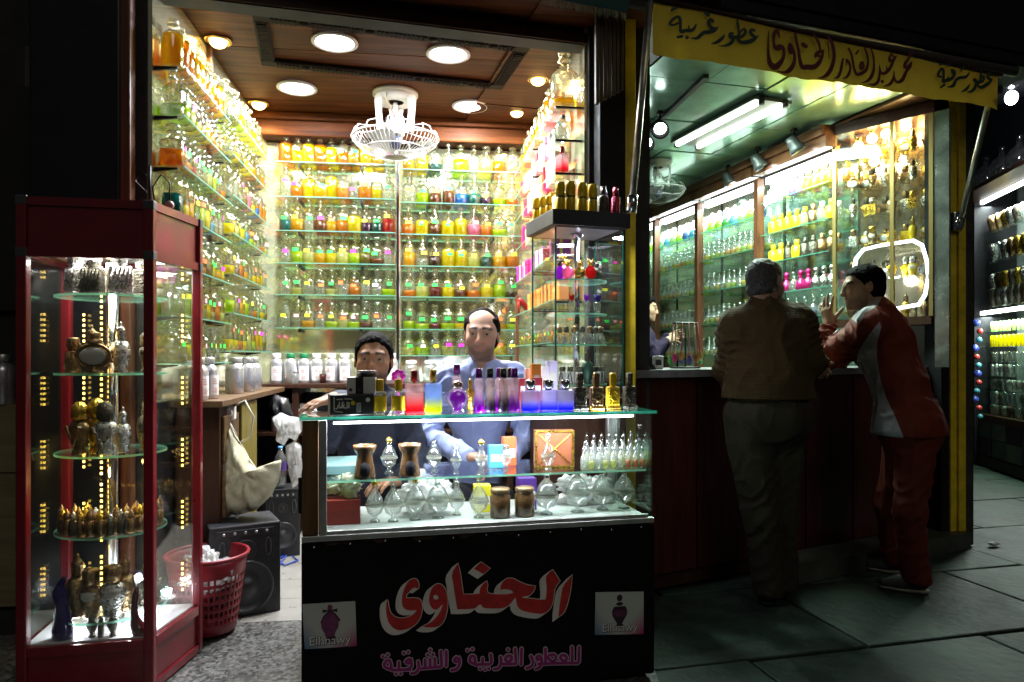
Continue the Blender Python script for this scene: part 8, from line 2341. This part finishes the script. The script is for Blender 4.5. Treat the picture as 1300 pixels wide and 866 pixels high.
# ---- seller in the dark jacket, low behind the counter's left end ------------------------------------------
def seller_dark():
 P = thing('person', 'dark haired seller in navy jacket crouching behind black soap box', 'person')
 hc = px(474.5, 457, 3.2); A = axes(dirc(.13, -1, .0), (.03, 0, 1)); k = 1.05
 nk = px(472, 497, 3.26); che = px(472, 556, 3.28); wai = px(474, 610, 3.32); pel = px(474, 668, 3.36)
 shl, shr = px(512, 517, 3.26), px(432, 515, 3.24); ell_, elr = px(528, 590, 3.2), px(412, 556, 3.02); wl, wr = px(505, 610, 3.0), px(424, 516, 2.74)
 wr.z = 1.035
 lo, hi = bounds(hc, pel, shl, shr, ell_, elr, wl, wr, m=.17)
 S_ = Sdf(lo, hi, .0048); T = head(S_, hc, A, k)
 S_.cone(T((0, .02, -.05)), nk, .05, .054, .03); S_.cone(nk, che, .058, .08, .04)
 CA_ = axes(dirc(.05, -1)); torso(S_, pel, wai, che, shl, shr, CA_, .88)
 for a, b_, c in ((shl, ell_, wl), (shr, elr, wr)): S_.cone(a, b_, .045, .037, .02); S_.cone(b_, c, .037, .026, .02)
 hand(S_, wl, dirc(-.5, -.5, 0), (0, 0, -1), -1, (.3, .4, .4, .4, .4))
 hand(S_, wr, dirc(-.62, -.72, -.14), (0, 0, -1), 1, (.25, .22, .2, .22, .26), .06)
 sdf_object('body', S_, M_SKIN, P, (0, 0, 0), face_tone(hc, A, k, (.38, .2, .11), .66, True, (.25, .09, .07)))
 eyes(P, T, A, (-.001, .0))
 def reg(p):
  x, y, z = np.abs(p[..., 0]), p[..., 1], p[..., 2]
  return (.07 - 7. * x * x - 1.5 * np.clip(y + .055, 0, .09)) - z
 hair(P, hc, A, k, M_HAIRB, reg, .009)
 J = Sdf(lo, hi, .0065); torso(J, pel, wai, che, shl, shr, CA_, .9, .022)
 for a, b_, c in ((shl, ell_, wl), (shr, elr, wr)): J.cone(a, b_, .068, .058, .03); J.cone(b_, N(b_) + (N(c) - N(b_)) * .86, .057, .043, .03)
 J.cone(nk + Vector((0, 0, -.03)), nk + Vector((0, 0, .01)), .08, .068, .04); wrinkle(J, .009, 12, 9.)
 J.cone(nk + Vector((0, 0, -.1)), nk + Vector((0, 0, .2)), .05, .066, .006, 'sub')
 sdf_object('jacket', J, cloth('navy_jacket', (.03, .035, .055), .7), P, (0, 0, 0))
seller_dark()
# ---- boy in the purple hooded top ------------------------------------------------------------------------
def boy():
 P = thing('person', 'boy in dark purple hooded top facing right behind the counter', 'person')
 D = 5.9; hc = px(819, 391, D); A = axes(dirc(.95, -.2, -.12)); k = .98
 nk = px(814, 412, D); che = px(815, 438, D); wai = px(815, 470, D); pel = px(815, 500, D)
 shl, shr = px(817, 425, D + .17), px(812, 426, D - .17); ell_, elr = px(834, 450, D + .15), px(828, 452, D - .15); wl, wr = px(849, 428, D + .06), px(846, 432, D - .07)
 feet = [px(812, 600, D), px(818, 600, D + .1)]
 lo, hi = bounds(hc, pel, shl, shr, ell_, elr, wl, wr, (pel.x, pel.y, .0), m=.18)
 S_ = Sdf(lo, hi, .008); T = head(S_, hc, A, k)
 S_.cone(T((0, .02, -.05)), nk, .046, .05, .03); CA_ = axes(dirc(.9, -.2)); torso(S_, pel, wai, che, shl, shr, CA_, .8)
 for a, b_, c in ((shl, ell_, wl), (shr, elr, wr)): S_.cone(a, b_, .04, .034, .02); S_.cone(b_, c, .034, .024, .02)
 hand(S_, wl, dirc(.9, -.1, .3), dirc(.2, -1, -.1), 1, (.3, .5, .5, .6, .6), .1, .95); hand(S_, wr, dirc(.9, .2, .25), dirc(.2, 1, -.1), -1, (.3, .5, .5, .6, .6), .1, .95)
 for s_ in (-1, 1): S_.cone(N(pel) + N(CF) * s_ * .08, N((pel.x, pel.y, .5)) + N(CF) * s_ * .09, .07, .05, .03); S_.cone(N((pel.x, pel.y, .5)) + N(CF) * s_ * .09, N((pel.x, pel.y, .06)) + N(CF) * s_ * .09, .05, .035, .03)
 sdf_object('body', S_, M_SKIN, P, (0, 0, 0), face_tone(hc, A, k, (.45, .28, .19), .0))
 eyes(P, T, A)
 hair(P, hc, A, k, M_HAIRB, lambda p: (.05 - 1.35 * np.clip(p[..., 1] + .06, 0, .09)) - p[..., 2], .012, .006)
 J = Sdf(lo, hi, .009); torso(J, pel, wai, che, shl, shr, CA_, .84, .025)
 for a, b_, c in ((shl, ell_, wl), (shr, elr, wr)): J.cone(a, b_, .066, .056, .03); J.cone(b_, N(b_) + (N(c) - N(b_)) * .9, .056, .042, .03)
 J.cone(N(nk) - N(CR) * .05, N(nk) - N(CR) * .1 + N((0, 0, -.07)), .075, .06, .05); wrinkle(J, .01, 11, 4.)
 J.cone(nk + Vector((0, 0, -.05)), nk + Vector((0, 0, .2)), .05, .06, .006, 'sub'); cut_plane(J, (0, 0, pel.z - .08), (0, 0, -1))
 sdf_object('hooded_top', J, cloth('purple_top', (.02, .011, .034), .8), P, (0, 0, 0))
 Q = Sdf(*bounds((pel.x, pel.y, pel.z), (pel.x, pel.y, 0), m=.24), .012)
 Q.ell(pel, (.17, .15, .14), .05)
 for s_ in (-1, 1): Q.cone(N(pel) + N(CF) * s_ * .08, N((pel.x, pel.y, .08)) + N(CF) * s_ * .09, .09, .06, .03)
 sdf_object('trousers', Q, cloth('dark_trousers', (.03, .03, .035)), P, (0, 0, 0))
 for s_ in (-1, 1): shoe(P, N((pel.x, pel.y, 0)) + N(CF) * s_ * .09 - N(CR) * .08, N((pel.x, pel.y, 0)) + N(CF) * s_ * .09 + N(CR) * .18, M_BLACK, M_GREYP)
boy()
# ---- customer in brown --------------------------------------------------------------------------------------
def brown():
 P = thing('person', 'stout grey haired customer in brown fleece leaning on the counter', 'person')
 hc = px(971, 360, 3.58); A = axes(dirc(.72, .66, -.08), (-.02, .04, 1)); k = 1.07
 nk = px(970, 397, 3.56); che = px(972, 440, 3.55); wai = px(972, 490, 3.52); pel = px(974, 535, 3.5)
 shl, shr = px(934, 420, 3.56), px(1008, 412, 3.58); ell_, elr = px(927, 470, 3.62), px(1024, 458, 3.5); wl, wr = px(940, 466, 3.86), px(1040, 462, 3.8)
 wl.z = wr.z = 1.165
 hl, hr = px(952, 560, 3.5), px(992, 560, 3.54); kl, kr = px(966, 655, 3.48), px(990, 655, 3.54); al, ar = px(975, 742, 3.45), px(992, 738, 3.55)
 al.z = ar.z = .09
 lo, hi = bounds(hc, shl, shr, ell_, elr, wl, wr, (al.x, al.y, 0), m=.19)
 S_ = Sdf(lo, hi, .0075); T = head(S_, hc, A, k)
 S_.cone(T((0, .03, -.05)), nk, .062, .066, .03); S_.cone(nk, che, .07, .09, .04)
 CA_ = axes(dirc(.3, 1)); torso(S_, pel, wai, che, shl, shr, CA_, 1.0)
 for a, b_, c in ((shl, ell_, wl), (shr, elr, wr)): S_.cone(a, b_, .05, .042, .02); S_.cone(b_, c, .042, .029, .02)
 hand(S_, wr, dirc(.35, .3, -.55), dirc(0, .6, .3), 1, (.3, .45, .45, .5, .55), .1, 1.02); hand(S_, wl, dirc(.5, .8, -.1), (0, 0, -1), -1, (.3, .4, .4, .4, .4))
 for a, b_, c in ((hl, kl, al), (hr, kr, ar)): S_.cone(a, b_, .08, .055, .03); S_.cone(b_, c, .055, .038, .03)
 sdf_object('body', S_, M_SKIN, P, (0, 0, 0), face_tone(hc, A, k, (.34, .2, .13), .3))
 hair(P, hc, A, k, M_HAIRG, lambda p: np.maximum((.055 - 1.5 * np.clip(p[..., 1] + .045, 0, .085)) - p[..., 2], -1 + p[..., 2] * 0), .004, .005)
 J = Sdf(lo, hi, .008); torso(J, N(pel) + N((0, 0, .07)), wai, che, shl, shr, CA_, 1.06, .04, .03)
 for a, b_, c in ((shl, ell_, wl), (shr, elr, wr)): J.cone(a, b_, .083, .074, .022); J.cone(b_, N(b_) + (N(c) - N(b_)) * .84, .074, .052, .025)
 J.cone(nk + Vector((0, 0, -.06)), nk + Vector((0, 0, .035)), .1, .075, .05)
 wrinkle(J, .011, 8.5, 2., (1, 1, .55))
 limb_folds(J, shr, elr, .083, 5, .02, 1.); limb_folds(J, elr, wr, .07, 5, .016, 2.); limb_folds(J, shl, ell_, .083, 5, .016, 3.)
 hz = px(970, 506, 3.5).z
 J.cone(nk + Vector((0, 0, .0)), nk + Vector((0, 0, .2)), .06, .075, .008, 'sub'); cut_plane(J, (0, 0, hz), (0, 0, -1))
 sdf_object('fleece', J, cloth('brown_fleece', (.06, .038, .012), .95, .6, .5, 130), P, (0, 0, 0), smooth=2)
 K = Sdf(N(nk) - .14, N(nk) + .14, .006); K.cone(N(nk) + N((0, 0, -.05)), N(nk) + N((0, 0, .03)), .088, .078, .01); cut_plane(K, N(nk) + N((0, 0, .03)), N((0, 0, 1)) + N(CF) * -.25); K.cone(N(nk) + N((0, 0, -.08)), N(nk) + N((0, 0, .12)), .069, .069, .004, 'sub'); sdf_object('collar', K, cloth('brown_knit', (.08, .05, .018), .95, .5, .6, 90), P, (0, 0, 0))
 Bd = Sdf(N((pel.x, pel.y, hz)) - .3, N((pel.x, pel.y, hz)) + .3, .009); Bd.ell(N((pel.x, pel.y, hz + .02)), N((.2, .165, .06)), .02, 'add', CA_); cut_plane(Bd, (0, 0, hz - .012), (0, 0, -1)); cut_plane(Bd, (0, 0, hz + .05), (0, 0, 1)); sdf_object('waistband', Bd, cloth('brown_knit', (.05, .035, .016), .95, .5, .6, 90), P, (0, 0, 0))
 Q = Sdf(*bounds(pel, (al.x, al.y, 0), hl, hr, m=.22), .008); Q.ell(N(pel) + N((0, 0, .05)), (.2, .165, .14), .05, 'add', CA_); Q.ell(pel, (.2, .16, .15), .05, 'add', CA_)
 for a, b_, c in ((hl, kl, al), (hr, kr, ar)): Q.cone(a, b_, .112, .083, .05); Q.cone(b_, N(c) + N((0, 0, -.04)), .083, .072, .04)
 wrinkle(Q, .009, 8., 6., (1, 1, .3))
 for a, b_ in ((kl, al), (kr, ar), (hl, kl), (hr, kr)): limb_folds(Q, a, b_, .085, 4, .006, 8.)
 cut_plane(Q, (0, 0, .035), (0, 0, -1))
 sdf_object('trousers', Q, cloth('olive_trousers', (.03, .025, .012), .85, .3, .3), P, (0, 0, 0))
 for c, dd in ((al, dirc(.35, 1)), (ar, dirc(.5, 1))): shoe(P, N((c.x, c.y, 0)) - N(dd) * .07, N((c.x, c.y, 0)) + N(dd) * .19, principled('dark_leather', (.02, .015, .012), .35), M_BLACK)
brown()
# ---- customer in the red and white tracksuit ---------------------------------------------------------------
def inpoly(vs, poly):
 """signed distance (pixels, inside positive) of the points, seen from the street, to an outline"""
 d = vs - N((0, 0, H)); f = d @ N(CF); x = CX + FPX * (d @ N(CR)) / f; y = HY - FPX * d[:, 2] / f
 p = np.stack([x, y], 1); best = np.full(len(p), 1e9); ins = np.zeros(len(p), bool); n = len(poly)
 for i in range(n):
  a, b_ = N(poly[i]), N(poly[(i + 1) % n]); ab = b_ - a
  t = np.clip(((p - a) @ ab) / (ab @ ab), 0, 1); best = np.minimum(best, np.linalg.norm(p - a - t[:, None] * ab, axis=1))
  c = ((a[1] > p[:, 1]) != (b_[1] > p[:, 1])); xi = a[0] + (p[:, 1] - a[1]) / (ab[1] if abs(ab[1]) > 1e-9 else 1e-9) * ab[0]
  ins ^= c & (p[:, 0] < xi)
 return np.where(ins, best, -best)
def redman():
 P = thing('person', 'dark haired customer in red and white tracksuit leaning over the counter', 'person')
 hc = px(1096, 364, 3.92); A = axes(dirc(-.97, .2, -.1), (-.03, 0, 1)); k = 1.05
 nk = px(1114, 396, 3.9); che = px(1122, 440, 3.88); wai = px(1142, 492, 3.82); pel = px(1155, 545, 3.76)
 shl, shr = px(1108, 414, 3.74), px(1108, 412, 4.04); ell_, elr = px(1048, 452, 4.0), px(1062, 455, 4.22); wl, wr = px(1052, 412, 4.02), px(1030, 458, 4.3)
 ell_.z = 1.195; elr.z = 1.185; wr.z = 1.165
 hl, hr = px(1162, 560, 3.7), px(1148, 560, 3.86); kl, kr = px(1155, 650, 3.62), px(1132, 645, 3.9); al, ar = px(1163, 732, 3.6), px(1140, 706, 3.92)
 al.z = ar.z = .09
 lo, hi = bounds(hc, shl, shr, ell_, elr, wl, wr, pel, (al.x, al.y, 0), (ar.x, ar.y, 0), px(1045, 368, 4.0), m=.2)
 S_ = Sdf(lo, hi, .0062); T = head(S_, hc, A, k)
 S_.cone(T((0, .02, -.05)), nk, .055, .06, .03); S_.cone(nk, che, .065, .085, .04)
 up_ = Vector(che) - Vector(pel); CA_ = axes(dirc(-.75, .65, -.1), up_.normalized()); torso(S_, pel, wai, che, shl, shr, CA_, .95)
 for a, b_, c in ((shl, ell_, wl), (shr, elr, wr)): S_.cone(a, b_, .046, .04, .02); S_.cone(b_, c, .04, .028, .02)
 hand(S_, wl, dirc(-.12, .1, 1), dirc(.9, .45, 0), -1, (.35, .12, .1, .14, .2), .16, 1.05); hand(S_, wr, dirc(-.8, .3, -.1), (0, 0, -1), -1, (.3, .3, .3, .3, .3))
 for a, b_, c in ((hl, kl, al), (hr, kr, ar)): S_.cone(a, b_, .078, .053, .03); S_.cone(b_, c, .053, .037, .03)
 sdf_object('body', S_, M_SKIN, P, (0, 0, 0), face_tone(hc, A, k, (.34, .2, .12), .4))
 eyes(P, T, A)
 hair(P, hc, A, k, M_HAIRB, lambda p: (.056 - 1.5 * np.clip(p[..., 1] + .055, 0, .085)) - p[..., 2], .007, .005)
 J = Sdf(lo, hi, .007); torso(J, pel, wai, che, shl, shr, CA_, 1.0, .034)
 J.ell(N(pel) + N((0, 0, .0)), N((.2, .165, .16)), .06, 'add', CA_)
 for a, b_, c in ((shl, ell_, wl), (shr, elr, wr)): J.cone(a, b_, .076, .068, .045); J.cone(b_, N(b_) + (N(c) - N(b_)) * .8, .066, .05, .03)
 J.cone(N(nk) + N((0, 0, -.05)), N(nk) + N((0, 0, .02)), .09, .07, .05); wrinkle(J, .011, 10., 11., (1, 1, .5)); limb_folds(J, shl, ell_, .076, 5, .018, 6.); limb_folds(J, ell_, wl, .066, 4, .014, 7.)
 J.cone(N(nk) + N((0, 0, .0)), N(hc), .055, .062, .008, 'sub'); hz = px(1150, 552, 3.76).z; cut_plane(J, (0, 0, hz), (0, 0, -1))
 side = [(1117, 408), (1119, 415), (1114, 432), (1113, 452), (1117, 478), (1125, 505), (1136, 528), (1149, 560), (1060, 575), (1085, 470), (1090, 445), (1104, 424)]
 shp = [(1119, 379), (1100, 385), (1076, 396), (1068, 402), (1080, 404), (1091, 412), (1098, 398), (1114, 388)]
 m = principled('tracksuit_red', (.15, .02, .007), .7, spec=.25, bump=.2, bscale=150, var=.1)
 n = m.node_tree; b_ = n.nodes['Principled BSDF']; src = b_.inputs['Base Color'].links[0].from_socket
 at = n.nodes.new('ShaderNodeAttribute'); at.attribute_name = 'panel'; mr = n.nodes.new('ShaderNodeMapRange'); mr.inputs['From Min'].default_value = -.4; mr.inputs['From Max'].default_value = .4
 n.links.new(at.outputs['Fac'], mr.inputs['Value']); mx = n.nodes.new('ShaderNodeMix'); mx.data_type = 'RGBA'; mx.inputs[7].default_value = (.36, .35, .36, 1)
 n.links.new(mr.outputs[0], mx.inputs['Factor']); n.links.new(src, mx.inputs[6]); n.links.new(mx.outputs[2], b_.inputs['Base Color'])
 def mask(vs):
  a = inpoly(vs, side); b2 = inpoly(vs, shp)
  dep = (vs - N((0, 0, H))) @ N(CF)
  return np.maximum(np.where(dep < 4.1, a, -5), np.where(dep < 4.0, b2, -5))
 jo = sdf_object('jacket', J, m, P, (0, 0, 0), None, mask, 3)
 Q = Sdf(*bounds(pel, (al.x, al.y, 0), (ar.x, ar.y, 0), hl, hr, m=.22), .008); Q.ell(pel, (.175, .15, .16), .05, 'add', CA_)
 for a, b_, c in ((hl, kl, al), (hr, kr, ar)): Q.cone(a, b_, .105, .076, .05); Q.cone(b_, N(c) + N((0, 0, -.03)), .076, .068, .04)
 wrinkle(Q, .009, 8., 16., (1, 1, .4))
 for a, b_ in ((kl, al), (kr, ar), (hl, kl)): limb_folds(Q, a, b_, .08, 4, .0075, 9.)
 cut_plane(Q, (0, 0, .05), (0, 0, -1))
 sdf_object('trousers', Q, cloth('tracksuit_trousers', (.1, .012, .005), .75, .2, .2), P, (0, 0, 0))
 for c, dd in ((al, dirc(-.8, .35)), (ar, dirc(-.8, .35))): shoe(P, N((c.x, c.y, 0)) - N(dd) * .07, N((c.x, c.y, 0)) + N(dd) * .2, principled('trainer_black', (.03, .028, .025), .5), principled('trainer_sole', (.3, .26, .2), .6))
 K = Sdf(N(nk) - .14, N(nk) + .14, .006); ax_ = N(hc) - N(nk); ax_ /= np.linalg.norm(ax_); K.cone(N(nk) - ax_ * .05, N(nk) + ax_ * .03, .082, .072, .01); cut_plane(K, N(nk) + ax_ * .032, ax_); K.cone(N(nk) - ax_ * .1, N(nk) + ax_ * .12, .063, .063, .004, 'sub'); sdf_object('collar', K, cloth('tracksuit_trousers', (.1, .012, .005), .75, .2, .2), P, (0, 0, 0))
 bvh = [jo.data.vertices[i].co for i in range(len(jo.data.vertices))]
 dd = N([list(v) for v in bvh]) - N((0, 0, H)); f_ = dd @ N(CF); xx = CX + FPX * (dd @ N(CR)) / f_; yy = HY - FPX * dd[:, 2] / f_
 sel = np.where((np.abs(xx - 1058) < 4) & (np.abs(yy - 420) < 4))[0]
 if len(sel):
  v = jo.data.vertices[int(sel[np.argmin(f_[sel])])]; n_ = v.normal.copy(); u_ = n_.cross(Vector((0, 0, 1))).normalized(); w_ = n_.cross(u_)
  m = MB(); m.tube([v.co + n_ * .004 + u_ * (.022 * math.cos(q * math.pi / 2)) + w_ * (.016 * math.sin(q * math.pi / 2)) for q in range(4)], .0025, 5, 0, True); m.ob('sleeve_badge', principled('badge_white', (.6, .58, .55), .6), P)
redman()
